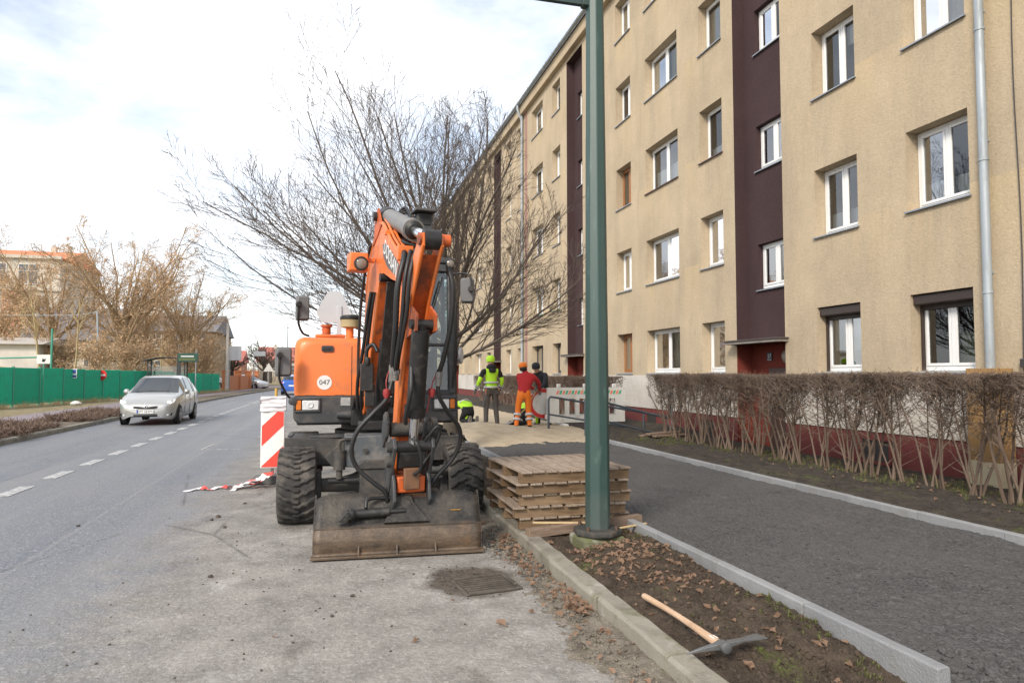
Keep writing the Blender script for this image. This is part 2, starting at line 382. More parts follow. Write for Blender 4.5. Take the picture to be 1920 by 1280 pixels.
fine_strip('stone_path', 2.97, 6.24, -3, 8, 150, 500, path_z, m_gravel)
fine_strip('stone_path', 2.97, 6.24, 8, 15.2, 60, 140, path_z, m_gravel)
m_sand = mat_soil('building_sand', (.36, .29, .20), (.50, .42, .31), 0, 3)
def sand_z(x, y):
    h = .09 + work_lift(y) + .012 * fbm(x * 3, y * 3)
    h += .15 * math.exp(-(((x - 3.75) / .75) ** 2 + ((y - 17.0) / 1.2) ** 2)) * (1 + .15 * fbm(x * 4, y * 4, 3)) + .10 * math.exp(-(((x - 4.6) / .7) ** 2 + ((y - 15.9) / .75) ** 2)) + .12 * math.exp(-(((x - 3.2) / .6) ** 2 + ((y - 15.3) / .8) ** 2))
    h -= .10 * sst(14.9, 14.0, y + .5 * fbm(x * 1.3, y * .6, 9))
    return h
fine_strip('sand_bed', 2.98, 6.24, 13.4, 34, 60, 260, sand_z, m_sand)
def hedge_z(x, y):
    lift = work_lift(y) if y > 14 else 0
    return .12 + .03 * fbm(x * 2, y * 2, 7) + .018 * fbm(x * 9, y * 9, 1) - .05 * sst(8.4, 9.3, x) + lift * .8
fine_strip('hedge_bed', 6.26, 9.42, -3, 15, 70, 300, hedge_z, m_soil2)
fine_strip('hedge_bed', 6.26, 9.42, 15, 60, 20, 120, hedge_z, m_soil2)
fine_strip('gutter_dirt', 1.15, 1.83, -3, 12, 44, 520, lambda x, y: -.016 + .05 * sst(1.30, 1.85, x + .22 * fbm(x * .8, y * 1.1, 2) + .10 * fbm(x * 5, y * 5, 6)) + .012 * fbm(x * 14, y * 14, 3) - .03 * sst(1.3, 1.15, x), m_dust)

# kerb stones, one by one
def kerb_stone_mesh(w, h, L, ch, seed, jag=.004):
    rnd = random.Random(seed); pr = [(0, -h), (w, -h), (w, -ch), (w - ch, 0), (ch, 0), (0, -ch)]; n = 6; m = MB(); vs = []; k = len(pr); fs = []
    for i in range(n + 1):
        yy = L * i / n
        for x, z in pr: vs.append((x + rnd.uniform(-jag, jag), yy + (rnd.uniform(-jag, jag) if 0 < i < n else 0), z + (rnd.uniform(-jag, jag) if z > -h else 0)))
    for i in range(n):
        for j in range(k): fs.append((i * k + j, i * k + (j + 1) % k, (i + 1) * k + (j + 1) % k, (i + 1) * k + j))
    fs.append(tuple(range(k - 1, -1, -1))); fs.append(tuple(n * k + j for j in range(k))); m.add(vs, fs)
    return m.mesh('kerb_stone', None, True)
def kerb_root(name):
    o = bpy.data.objects.new(name, None); COL.objects.link(o); o['kind'] = 'structure'; return o
def kerb_run(name, x, ztop, w, h, L, y0, y1, mat, ch, jag, wob, zlift=None):
    root = kerb_root(name); ms = [kerb_stone_mesh(w, h, L - .008, ch, s, jag) for s in range(4)]
    for m in ms: m.materials.append(mat)
    rnd = random.Random(hash(name) % 1000 if False else len(name)); y = y0; i = 0
    while y < y1:
        o = obj('kerb_stone', ms[i % 4], None, root, .004); z = ztop + (zlift(y) if zlift else 0)
        o.location = (x + rnd.uniform(-wob, wob), y, z + rnd.uniform(-wob, wob)); o.rotation_euler = (rnd.uniform(-wob, wob) * .5, rnd.uniform(-wob, wob), rnd.uniform(-wob, wob)); y += L; i += 1
    return root
kerb_run('old_kerb', 1.80, .125, .16, .3, 1.0, -2.55, 30, m_oldkerb, .018, .006, .009)
kerb_run('new_kerb', 2.93, .20, .08, .32, 1.0, 2.78, 14, m_newkerb, .008, .001, .002)
kerb_run('new_kerb', 6.20, .165, .08, .3, 1.0, -2.9, 15, m_newkerb, .008, .001, .003)

# ================================================================== APARTMENT BLOCK
XF = 9.35; YA, YZ = -3.0, 92.0; ZT = 14.70
def mat_stucco(name, col, dirt=.4, wash=False):
    t = NT(name); P = t.coord('World'); S = t.mapping(P, (1, 1, .14)); X, Y, Z = t.sep(P)
    c = t.mix(t.ramp(t.noise(P, .55, 8, .68), .30, .70), mul(col, .80), mul(col, 1.10))
    c = t.mix(t.math('MULTIPLY', t.ramp(t.noise(S, 1.5, 8, .7), .44, .72), dirt), c, (col[0] * .60, col[1] * .60, col[2] * .62))
    if wash:
        ph = t.math('FRACT', t.math('MULTIPLY_ADD', Z, 1 / 2.81)); ph.node.inputs[0].links[0].from_node.inputs[2].default_value = .385
        under = t.math('MULTIPLY', t.ramp(ph, .45, .97), t.ramp(t.noise(t.mapping(P, (1, .9, .10), (0, 3, 0)), 1.1, 5, .6), .46, .62))
        c = t.mix(t.math('MULTIPLY', under, .6), c, (col[0] * 1.12, col[1] * 1.06, col[2] * .90))
        drip = t.math('MULTIPLY', t.ramp(ph, .55, .99), t.ramp(t.noise(t.mapping(P, (1, 1, .03), (0, 8, 0)), 5.5, 5, .6), .58, .70))
        c = t.mix(t.math('MULTIPLY', drip, .45), c, (col[0] * .50, col[1] * .52, col[2] * .52))
        low = t.ramp(Z, 1.6, 3.2, (1, 1, 1, 1), (0, 0, 0, 1)); c = t.mix(t.math('MULTIPLY', t.math('MULTIPLY', low, t.noise(P, 2.5, 6, .7)), .5), c, mul(col, .66))
    g = t.noise(P, 17, 7, .8)
    c = t.mix(t.ramp(g, .30, .70), t.mix(1.0, c, (.86, .855, .85), 'MULTIPLY'), t.mix(1.0, c, (1.05, 1.05, 1.05), 'MULTIPLY'))
    t.set(col=c, rough=.93, spec=.2); t.bump(t.math('ADD', t.noise(P, 26, 7, .8), t.math('MULTIPLY', t.noise(P, 90, 3, .7), .5)), .65, .015); return t.m
m_stucco = mat_stucco('stucco_beige', (.57, .462, .325), .5, True)
m_brown = mat_stucco('stucco_brown', (.070, .043, .045), .2)
m_white = mat_stucco('stucco_white', (.66, .62, .56), .25)
m_plinth = mat_stucco('plinth_red', (.20, .062, .058), .25)
m_entr = mat_stucco('entrance_red', (.20, .045, .032), .2)
m_pink = mat_stucco('joint_pink', (.42, .24, .20), .2)
m_zinc = M('zinc_pipe', (.36, .40, .43), .5, .25, .25, 9, .1, 40, dirt=((.25, .27, .28), .5, 6), streak=True)
m_sill = M('sill_metal', (.28, .31, .35), .5, .2, .15, 5)
m_frame = M('window_frame_white', (.80, .80, .79), .35, 0, .05, 3, .02)
m_framew = M('window_frame_wood', (.33, .14, .05), .5, 0, .2, 20, .1)
m_framed = M('window_frame_dark', (.05, .045, .045), .5)
m_shut = M('shutter_brown', (.045, .032, .028), .45, 0, .1, 8)
m_conc = mat_concrete('canopy_concrete', (.30, .27, .24), (.1, .085, .07), amt=.5)
m_roof = M('roof_felt', (.08, .075, .075), .9)
def mat_glass():
    t = NT('window_glass'); t.n.remove(t.b); out = t.n['Material Output']
    fr = t.n.new('ShaderNodeFresnel'); fr.inputs['IOR'].default_value = 1.55
    rn = t.rand(); k = t.math('ADD', t.math('MULTIPLY', fr.outputs[0], t.math('MULTIPLY_ADD', rn, 2.4)), t.math('MULTIPLY', t.ramp(rn, .45, .9), .5), True); [setattr(n.inputs[2], 'default_value', 1.2) for n in t.n if n.type == 'MATH' and n.operation == 'MULTIPLY_ADD']
    tr = t.n.new('ShaderNodeBsdfTransparent'); tr.inputs['Color'].default_value = (.84, .87, .86, 1)
    gl = t.n.new('ShaderNodeBsdfGlossy'); gl.inputs['Roughness'].default_value = .015; gl.inputs['Color'].default_value = (.95, .97, 1, 1)
    b = t.n.new('ShaderNodeBump'); b.inputs['Strength'].default_value = .04; b.inputs['Distance'].default_value = .05
    P = t.coord('World'); t.l.new(t.noise(P, .9, 2), b.inputs['Height']); t.l.new(b.outputs[0], gl.inputs['Normal'])
    mx = t.n.new('ShaderNodeMixShader'); t.l.new(k, mx.inputs[0]); t.l.new(tr.outputs[0], mx.inputs[1]); t.l.new(gl.outputs[0], mx.inputs[2]); t.l.new(mx.outputs[0], out.inputs['Surface'])
    return t.m
m_glass = mat_glass()
def mat_curtain(name, col, f):
    t = NT(name); P = t.coord('Object'); w = t.noise(t.mapping(P, (1, 1, .06)), f, 3); c = t.mix(w, mul(col, .6), col); t.set(col=c, rough=.9); t.bump(w, .6, .03); return t.m
m_curt = [mat_curtain('curtain_white', (.75, .74, .70), 14), mat_curtain('curtain_cream', (.55, .50, .38), 9), mat_curtain('blind_green', (.30, .31, .20), 5), mat_curtain('lace_white', (.8, .8, .8), 22)]

block = thing('apartment_block', 'long five storey beige stucco apartment block with dark brown stairwell bays', 'building', (0, 0, 0))
TOPS = [2.97, 5.71, 8.52, 11.35, 14.24]; SILLS = [1.70, 4.38, 7.16, 10.03, 12.90]
COLS = [(8.05, 9.20), (10.30, 11.44), (14.70, 15.75), (16.90, 18.90), (19.95, 21.10), (22.65, 23.74), (26.83, 27.90), (29.25, 30.98), (32.62, 33.55), (34.82, 35.92),
        (39.5, 40.5), (41.9, 43.8), (45.08, 46.17), (47.5, 48.63), (52.3, 53.3), (54.5, 56.3), (58.6, 59.6), (60.8, 61.9), (65.6, 66.6), (68, 69.9), (71.2, 72.3), (73.6, 74.7), (78.4, 79.4), (80.6, 82.5), (84.6, 85.6), (87, 88)]
RECS = [(12.43, 14.20), (24.25, 26.02), (37.0, 38.7), (49.66, 51.4), (63.0, 64.7), (76.0, 77.7)]
RX = XF + .32; RTOP = 14.45
wall = MB(); brown = MB(); whiteb = MB(); plinth = MB()
def rect(m, x, y0, y1, z0, z1): m.add([(x, y0, z0), (x, y1, z0), (x, y1, z1), (x, y0, z1)], [(0, 3, 2, 1)])
def reveal(m, x0, x1, y0, y1, z0, z1, sides='lrtb'):
    a = [(x0, y0, z0), (x0, y1, z0), (x0, y1, z1), (x0, y0, z1)]; b = [(x1, y0, z0), (x1, y1, z0), (x1, y1, z1), (x1, y0, z1)]
    fs = {'b': (0, 1, 5, 4), 'l': (1, 2, 6, 5), 't': (2, 3, 7, 6), 'r': (3, 0, 4, 7)}
    m.add(a + b, [fs[s] for s in sides])
REV = .30
ZW = 1.63; ZP = .645
# plain wall pieces between recesses, with openings left out
ys = [YA] + [v for r in RECS for v in r] + [YZ]
segs = [(ys[i], ys[i + 1]) for i in range(0, len(ys), 2)]
for s0, s1 in segs:
    cs = [c for c in COLS if s0 <= c[0] < s1]
    yy = s0
    for c0, c1 in cs + [(s1, s1)]:
        if c0 > yy: rect(wall, XF, yy, c0, ZW, ZT)
        if c1 > c0:
            zz = ZW
            for k in range(5):
                rect(wall, XF, c0, c1, zz, SILLS[k]); reveal(wall, XF, XF + REV, c0, c1, SILLS[k], TOPS[k]); zz = TOPS[k]
            rect(wall, XF, c0, c1, zz, ZT)
        yy = c1
    # white band and red plinth step slightly proud
    rect(whiteb, XF - .03, s0, s1, ZP, ZW); whiteb.add([(XF - .03, s0, ZW), (XF - .03, s1, ZW), (XF, s1, ZW), (XF, s0, ZW)], [(0, 1, 2, 3)])
    rect(plinth, XF - .012, s0, s1, -.3, ZP)
    for s in (s0, s1):
        whiteb.add([(XF - .03, s, ZP), (XF, s, ZP), (XF, s, ZW), (XF - .03, s, ZW)], [(0, 1, 2, 3)])
    whiteb.add([(XF - .03, s0, ZP), (XF - .03, s1, ZP), (XF, s1, ZP), (XF, s0, ZP)], [(3, 2, 1, 0)])
door = MB(); RW = []
for r0, r1 in RECS:
    wy0, wy1 = r0 + .22, r1 - .42; yy = [(3.62 + 2.79 * k, 4.67 + 2.79 * k) for k in range(4)]
    reveal(brown, XF, RX, r0, r1, 2.42, RTOP, 'lrt'); zz = 2.42
    rect(brown, RX, r0, wy0, zz, RTOP); rect(brown, RX, wy1, r1, zz, RTOP)
    for a, b in yy:
        rect(brown, RX, wy0, wy1, zz, a); reveal(brown, RX, RX + .18, wy0, wy1, a, b); zz = b; RW.append((wy0, wy1, a, b))
    rect(brown, RX, wy0, wy1, zz, RTOP)
    rect(wall, XF, r0, r1, RTOP, ZT); brown.build('stairwell_bay', m_brown, block); brown = MB()
    reveal(door, XF, XF + .42, r0, r1, -.3, 2.33, 'lrt'); rect(door, XF + .42, r0, r1, -.3, 2.33); door.build('entrance_recess', m_entr, block); door = MB()
wall.build('wall', m_stucco, block); whiteb.build('wall_band', m_white, block); plinth.build('plinth', m_plinth, block)
# back, ends, floors (keep the rooms dark), cornice and roof
bk = MB(); rect(bk, XF + 11, YA, YZ, -.3, ZT + .4)
bk.add([(XF, YA, -.3), (XF + 11, YA, -.3), (XF + 11, YA, ZT + .4), (XF, YA, ZT + .4)], [(0, 1, 2, 3)]); bk.add([(XF, YZ, -.3), (XF + 11, YZ, -.3), (XF + 11, YZ, ZT + .4), (XF, YZ, ZT + .4)], [(0, 1, 2, 3)])
bk.build('rear_wall', m_stucco, block)
fl = MB()
for k in range(5): fl.bx(XF + .5, XF + 10.9, YA + .1, YZ - .1, SILLS[k] - 1.0, SILLS[k] - .8)
fl.bx(XF + 4.5, XF + 4.6, YA + .1, YZ - .1, -.2, ZT)
yq = YA + 1.5
while yq < YZ: fl.bx(XF + .75, XF + 4.45, yq, yq + .1, -.2, ZT); yq += 3.07
fl.build('floor_slab', M('room_plaster', (.22, .20, .17), .9), block)
cor = MB(); cor.bx(XF - .2, XF + .5, YA, YZ, 14.62, 15.10); cor.build('cornice', m_stucco, block, .01)
rf = MB(); rf.add([(XF - .24, YA - .3, 15.12), (XF - .24, YZ + .3, 15.12), (XF + 5.5, YZ + .3, 16.6), (XF + 5.5, YA - .3, 16.6), (XF + 11.3, YZ + .3, 15.12), (XF + 11.3, YA - .3, 15.12)], [(0, 3, 2, 1), (3, 5, 4, 2), (0, 1, 4, 5)]).build('roof', m_roof, block)
gut = MB(); prof = [(.085 * math.cos(a), .085 * math.sin(a)) for a in [math.pi + math.pi * k / 8 for k in range(9)]] + [(.075 * math.cos(a), .075 * math.sin(a)) for a in [2 * math.pi - math.pi * k / 8 for k in range(9)]]
gut.prism(prof, (XF - .32, 0, 15.16), (1, 0, 0), (0, 0, 1), (0, 1, 0), YA, YZ)
g = gut.build('gutter', m_zinc, block, smooth=40, fix=True)
br = MB(); yq = YA
while yq < YZ:
    br.tube([(XF - .2, yq, 15.12), (XF - .225, yq, 15.05), (XF - .32, yq, 15.06), (XF - .42, yq, 15.12), (XF - .415, yq, 15.18)], .012, 5); yq += .9
br.build('gutter_bracket', m_zinc, g)['kind'] = 'stuff'
# windows
def window(c0, c1, z0, z1, xg, fm, npane, shutter=False, curt=None, sill=True, sm=None, cw=1.0):
    w = MB(); fw = .065; x0, x1 = xg, xg + .06
    w.bx(x0, x1, c0, c1, z1 - fw, z1); w.bx(x0, x1, c0, c1, z0, z0 + fw + .02)
    w.bx(x0, x1, c0, c0 + fw, z0 + fw + .02, z1 - fw); w.bx(x0, x1, c1 - fw, c1, z0 + fw + .02, z1 - fw)
    edges = [c0 + fw]; L = c1 - c0
    for i in range(1, npane):
        p = c0 + L * i / npane; w.bx(x0 - .012, x1 - .002, p - .03, p + .03, z0 + fw + .02, z1 - fw); edges += [p - .03, p + .03]
    edges.append(c1 - fw); o = w.build('window', fm, block, .006)
    for i in range(npane):
        a, b = edges[2 * i], edges[2 * i + 1]; s = MB(); q = .045; za, zb = z0 + fw + .02, z1 - fw; xs0, xs1 = x0 - .014, x0 + .03
        s.bx(xs0, xs1, a + .004, b - .004, za, za + q); s.bx(xs0, xs1, a + .004, b - .004, zb - q, zb); s.bx(xs0, xs1, a + .004, a + q, za + q, zb - q); s.bx(xs0, xs1, b - q, b - .004, za + q, zb - q)
        s.build('sash', fm, o, .004)
        g = MB(); g.add([(x0 + .012, a + q, za + q), (x0 + .012, b - q, za + q), (x0 + .012, b - q, zb - q), (x0 + .012, a + q, zb - q)], [(0, 3, 2, 1)]); g.build('pane', m_glass, o)
    if sill:
        s = MB(); s.prism([(xg, z0 + .012), (XF - .05 if xg < RX else RX - .05, z0 - .022), (XF - .05 if xg < RX else RX - .05, z0 - .047), (xg, z0 - .012)], (0, 0, 0), (1, 0, 0), (0, 0, 1), (0, 1, 0), c0 - .035, c1 + .035)
        s.build('sill', sm or m_sill, o, fix=True)
    if curt is not None:
        kind, top, bot = curt; cu = MB(); n = 24; za, zb = lerp(z0, z1, bot) + .03, lerp(z0, z1, top) - .03
        cu.grid(n, 1, lambda u, v: (xg + .12 + .02 * math.sin(u * 40 + c0), lerp(c0 + .05, lerp(c0, c1, cw) - .05, u), lerp(za, zb, v))); cu.build('curtain', m_curt[kind], o, smooth=60)
    if shutter:
        s = MB(); s.bx(xg - .2, xg - .01, c0 + .004, c1 - .004, z1 - .17, z1 - .004); s.build('shutter_box', m_shut, o, .02)
        s = MB(); s.bx(xg - .05, xg - .01, c0 + .004, c0 + .05, z0 + .02, z1 - .17); s.bx(xg - .05, xg - .01, c1 - .05, c1 - .004, z0 + .02, z1 - .17)
        s.bx(xg - .04, xg - .015, c0 + .05, c1 - .05, z1 - .25, z1 - .17); s.build('shutter_rail', m_shut, o)
    return o
rw = random.Random(11)
for ci, (c0, c1) in enumerate(COLS):
    for k in range(5):
        if c1 < 13 and k == 4: pass
        cu = None; fm = m_frame; sh = False; sm = None; npn = 2 if (c1 - c0) > 1.09 else 1
        r = rw.random()
        if ci < 2:
            npn = 2
            if k == 0: sh = True; cu = (2, .5, 0.) if ci == 0 else (0, 1, .3)
            elif k == 1: cu = (3, .36, 0)
            else: cu = (1, 1, 0) if ci == 0 else (0, 1, .62)
        elif r < .35: cu = (3, rw.uniform(.3, .5), 0)
        elif r < .62: cu = (rw.choice((0, 1, 2)), 1, rw.choice((0, .0, .5)))
        elif r < .8: cu = (rw.choice((0, 1, 2)), 1, 0, )
        if ci == 4 and k in (0, 2): fm = m_framew
        if ci in (6, 7) and k == 0: fm = m_framed
        if ci in (6, 7) and k == 1: sm = M('sill_green', (.16, .26, .14), .6)
        if ci in (2, 3) and k == 2: sm = M('sill_brown', (.10, .06, .06), .6)
        window(c0 + .004, c1 - .004, SILLS[k] + .006, TOPS[k] - .006, XF + REV - .055, fm, npn, sh, cu, True, sm, rw.choice((1, 1, .55)))
for wy0, wy1, a, b in RW: window(wy0 + .004, wy1 - .004, a + .006, b - .006, RX + .13, m_frame, 2, False, (2, 1, 0) if rw.random() < .6 else None)
# canopies, entrance doors, number plate, lamp
m_door = M('door_dark', (.055, .03, .026), .5)
for i, (r0, r1) in enumerate(RECS):
    MB().bx(XF - .26, XF + .41, r0 - .1, r1 + .1, 2.345, 2.40).build('canopy', m_conc, block, .006)
    MB().bx(XF - .28, XF + .40, r0 - .12, r1 + .12, 2.402, 2.44).build('canopy_flashing', M('flashing_brown', (.07, .055, .05), .7), block, .004)
    if i < 3:
        d = MB().bx(XF + .37, XF + .415, r0 + .2, r0 + 1.1, -.2, 1.80).build('entrance_door', m_door, block, .01)
        MB().bx(XF + .36, XF + .368, r0 + .45, r0 + .8, .9, 1.6).build('pane', m_glass, d)
        MB().bx(XF + .33, XF + .368, r0 + 1.0, r0 + 1.03, .75, .95).build('handle', m_zinc, d, .005)
r0, r1 = RECS[0]
pl = MB().bx(XF + .395, XF + .418, 13.44, 13.62, 1.96, 2.16).build('number_plate', M('plate_blue', (.03, .035, .06), .4), block, .004)
def text(name, s, size, loc, rot, mat, parent, ext=.003, align='CENTER', sx=1.0):
    c = bpy.data.curves.new(name, 'FONT'); c.body = s; c.size = size; c.extrude = ext; c.align_x = align; c.align_y = 'CENTER'; c.space_character = 1.0; c.resolution_u = 3
    tmp = bpy.data.objects.new('tmp_text', c); COL.objects.link(tmp); dg = bpy.context.evaluated_depsgraph_get(); me = bpy.data.meshes.new_from_object(tmp.evaluated_get(dg)); bpy.data.objects.remove(tmp)
    me.name = name; me.materials.clear(); o = obj(name, me, mat, parent); o.location = loc; o.rotation_euler = rot; o.scale = (sx, 1, 1); return o
m_wht = M('paint_white', (.80, .80, .78), .5, 0, .05)
text('number', '17', .13, (XF + .392, 13.53, 2.07), (R_(90), 0, R_(-90)), m_wht, pl)
MB().bx(XF + .391, XF + .3945, 13.46, 13.60, 1.985, 1.995).build('number_line', m_wht, pl)
lp = MB().lathe([(.12, 0), (.13, .02), (.125, .05), (.09, .09), (.0, .10)], (XF + .419, 12.91, 2.05), (-1, 0, 0), 24).build('entrance_lamp', M('lamp_glass_milky', (.45, .40, .33), .3), block, smooth=60)
MB().lathe([(.125, .0), (.145, .01), (.145, .055), (.125, .06)], (XF + .419, 12.91, 2.05), (-1, 0, 0), 24, False).build('lamp_ring', M('lamp_ring_metal', (.35, .32, .28), .5, .6), lp, smooth=40)
# basement windows in the plinth
for yb in (9.7, 15.2, 18.3, 21.0):
    o = MB().bx(XF - .016, XF + .0, yb, yb + .62, .14, .50).build('basement_window', m_framed, block)
    b = MB(); b.bx(XF - .04, XF - .014, yb - .04, yb, .10, .54); b.bx(XF - .04, XF - .014, yb + .62, yb + .66, .10, .54); b.bx(XF - .04, XF - .014, yb, yb + .62, .5, .54); b.bx(XF - .06, XF - .014, yb - .04, yb + .66, .08, .12)
    b.build('frame', m_plinth, o)
# joint strip, downpipes, cable
MB().bx(XF - .012, XF + .01, 31.75, 32.1, ZW, 14.6).build('joint_strip', m_pink, block)
def downpipe(yp, zb, label_only=False):
    p = MB(); p.tube(spline([(XF - .32, yp, 15.08), (XF - .32, yp, 14.85), (XF - .2, yp, 14.55), (XF - .11, yp, 14.3), (XF - .11, yp, 13.9), (XF - .11, yp, zb)], 5), .062, 14)
    o = p.build('downpipe', m_zinc, block, smooth=40)
    z = zb + 1.1
    while z < 14:
        MB().lathe([(.064, 0), (.072, .002), (.072, .035), (.064, .037)], (XF - .11, yp, z), (0, 0, 1), 14).build('collar', m_zinc, o, smooth=40)
        MB().bx(XF - .05, XF + .0, yp - .012, yp + .012, z + .3, z + .33).build('bracket', m_zinc, o); z += 1.95
for yp, zb in ((7.72, 1.72), (32.35, .4), (57.4, .4)): downpipe(yp, zb)
m_och = mat_stucco('pipe_box_ochre', (.40, .245, .11), .3)
pb = MB().bx(XF - .34, XF - .04, 7.44, 7.92, .42, 1.74).build('pipe_box', m_och, block, .006)
MB().bx(XF - .345, XF - .035, 7.435, 7.925, -.1, .418).build('pipe_box_base', M('pipe_box_cream', (.58, .50, .34), .8, 0, .08, 5), block, .004)
cb = MB(); cb.tube([(XF - .03, 7.28 + .02 * math.sin(z * 1.3), z) for z in [1.4 + .5 * k for k in range(27)]], .009, 5); cb.build('wall_cable', m_framed, block)
cj = MB().bx(XF - .07, XF - .01, 7.25, 7.32, 1.75, 1.87).build('junction_box', m_framed, block, .005)
# ================================================================== WHEELED EXCAVATOR
m_or = M('excavator_orange', (.74, .175, .034), .42, 0, .10, 2.5, .06, 30, dirt=((.34, .15, .075), .38, 3.4), coat=.1)
m_orw = M('excavator_orange_worn', (.56, .105, .02), .5, 0, .2, 4, .1, 40, dirt=((.07, .042, .03), .62, 5.0))
m_blk = M('hydraulic_black', (.017, .016, .016), .48, 0, .3, 6, .15, 30, dirt=((.09, .078, .066), .28, 9.0))
m_gry = M('excavator_grey', (.042, .044, .047), .5, 0, .2, 5, .12, 40, dirt=((.12, .105, .09), .4, 4.0))
m_chs = M('chassis_dirty_grey', (.046, .045, .044), .65, 0, .3, 6, .3, 40, dirt=((.13, .11, .09), .5, 5.0))
m_hose = M('rubber_hose', (.018, .018, .019), .45, 0, .2, 12, .1)
m_tyre = M('tyre_rubber_dusty', (.040, .038, .037), .85, 0, .25, 8, .4, 60, dirt=((.155, .138, .118), .5, 5.0))
m_lensd = M('lamp_lens_dull', (.20, .17, .14), .12, 0, .4, 40, .25, 90, spec=.7)
m_rim = M('wheel_rim_grey', (.16, .155, .15), .6, .2, .2, 7, .2, dirt=((.18, .15, .12), .5, 6))
m_chrome = M('chrome_rod', (.75, .76, .78), .12, 1.0, .05, 5, 0)
m_cylg = M('cylinder_grey', (.17, .165, .16), .42, .1, .15, 6, .08, dirt=((.30, .27, .23), .4, 9))
def mat_bucket():
    t = NT('bucket_steel'); P = t.coord('Object'); X, Y, Z = t.sep(P); w = t.noise(P, 3.5, 7, .7)
    low = t.mix(t.ramp(t.noise(t.mapping(P, (1, 1, 3)), 5, 8, .72), .35, .66), (.058, .042, .030), (.145, .102, .068))
    low = t.mix(t.math('MULTIPLY', t.ramp(t.noise(P, 2.2, 6, .7), .58, .70), .6), low, (.21, .105, .04))
    up = t.mix(t.ramp(t.noise(P, 4, 8, .7), .42, .66), (.018, .016, .015), (.075, .064, .049))
    k = t.ramp(t.math('ADD', Z, t.math('MULTIPLY', w, .06)), .275, .32); c = t.mix(k, low, up)
    c = t.mix(t.math('MULTIPLY', t.ramp(t.noise(P, 40, 5, .75), .62, .75), .28), c, (.24, .20, .16))
    t.set(col=c, rough=t.math('MULTIPLY_ADD', w, .4), metal=.15); t.b.inputs['Roughness'].links[0].from_node.inputs[2].default_value = .3
    t.bump(t.math('ADD', t.noise(P, 30, 6, .7), t.math('MULTIPLY', w, 1.5)), .4, .01); return t.m
m_steel = mat_bucket()
m_rust = M('rusty_steel', (.17, .085, .045), .75, .1, .3, 8, .3, 40, dirt=((.07, .05, .04), .4, 9))
m_lens = M('lamp_lens', (.62, .64, .64), .1, 0, .15, 30, .25, 90, spec=.8)
m_amber = M('amber_lens', (.62, .17, .02), .2, 0, .1, 20, .1, 80)
m_mirr = M('mirror_back_grey', (.15, .15, .15), .5, 0, .1, 4, .08)
m_plt = M('warning_plate_grey', (.50, .51, .52), .45, .3, .1, 3, .03)
m_seat = M('cab_interior', (.03, .03, .032), .8)
EX = (.62, 8.1, 0.0); OFF = (-.62, -8.1, 0.0)
exc = thing('excavator', 'orange wheeled excavator with raised boom and wide bucket resting on the road', 'excavator', EX)
MULTI = {'steering_knuckle', 'step_tread', 'box_bolt', 'gusset', 'hood_hinge', 'vent_slot', 'boom_foot_pin', 'cylinder_pin', 'cylinder_bracket', 'arm_pin', 'cylinder_lug', 'link_arm', 'link_pin', 'coupler_hook', 'hose_fitting', 'bucket_side', 'windscreen', 'cab_window', 'cab_pillar', 'pipe_clamp', 'boom_edge_pipe', 'arm_edge', 'cab_panel', 'grab_rail', 'lamp_bezel', 'cab_sill', 'dust_cap', 'cylinder_cap', 'bucket_lip', 'tilt_frame'}
def E(m, name, mat, bevel=0, smooth=None, parent=None, fix=False, seg=2):
    return m.build(name, mat, parent or exc, bevel, smooth, OFF if parent is None else None, seg, fix, split=name in MULTI)
# --- wheels
def wheel(cx, cy, cz, R, w, steer=0.0):
    e = obj('wheel', MB().lathe([(.10, -.16), (.235, -.15), (.25, -.175), (.255, .175), (.235, .15), (.12, .11), (.0, .11)], (0, 0, 0), (1, 0, 0), 32).mesh('wheel', 40), m_rim, exc)
    e.location = (cx - EX[0], cy - EX[1], cz); e.rotation_euler = (0, 0, steer)
    h = w / 2; pr = [(.25, -h * .80), (R * .70, -h * 1.0), (R * .86, -h * 1.02), (R * .915, -h * .93), (R * .925, -h * .6), (R * .93, 0), (R * .925, h * .6), (R * .915, h * .93), (R * .86, h * 1.02), (R * .70, h), (.25, h * .80)]
    ty = MB().lathe(pr, (0, 0, 0), (1, 0, 0), 48).build('tyre', m_tyre, e, smooth=50)
    tr = MB(); N = 20
    for k in range(N):
        a0 = 2 * math.pi * k / N
        for side in (-1, 1):
            off = 0 if side > 0 else math.pi / N
            us = [-.16, .12, .34, .52, .74, .98]; zz = [0.0, .0, .075, .08, .17, .22]; wd = [.048, .05, .05, .054, .06, .07]
            vs = []; fs = []
            for u, z, t in zip(us, zz, wd):
                x = side * u * h
                for rr in (R * .90, R):
                    r2 = rr - (.02 * R if u > .9 and rr > R * .95 else 0)
                    for sg in (-1, 1):
                        q = a0 + off + z + sg * t * (1.0 if rr < R * .95 else .78); vs.append((x, r2 * math.cos(q), r2 * math.sin(q)))
            n = len(us)
            for i in range(n - 1):
                b = i * 4; c = b + 4; fs += [(b + 2, b + 3, c + 3, c + 2), (b, b + 2, c + 2, c), (b + 3, b + 1, c + 1, c + 3)]
            fs += [(0, 1, 3, 2), ((n - 1) * 4, (n - 1) * 4 + 2, (n - 1) * 4 + 3, (n - 1) * 4 + 1)]
            tr.add(vs, fs)
    o = tr.build('tread', m_tyre, e, bevel=.006, seg=1, fix=True); o['kind'] = 'stuff'
    nb = MB(); nb.lathe([(.10, .0), (.10, .05), (.07, .07), (0, .07)], (.10, 0, 0), (1, 0, 0), 18)
    for k in range(8): q = k * math.pi / 4; nb.cyl((.11, .15 * math.cos(q), .15 * math.sin(q)), (.135, .15 * math.cos(q), .15 * math.sin(q)), .014, n=6)
    nb.build('hub', m_rim, e, smooth=40)
    return e
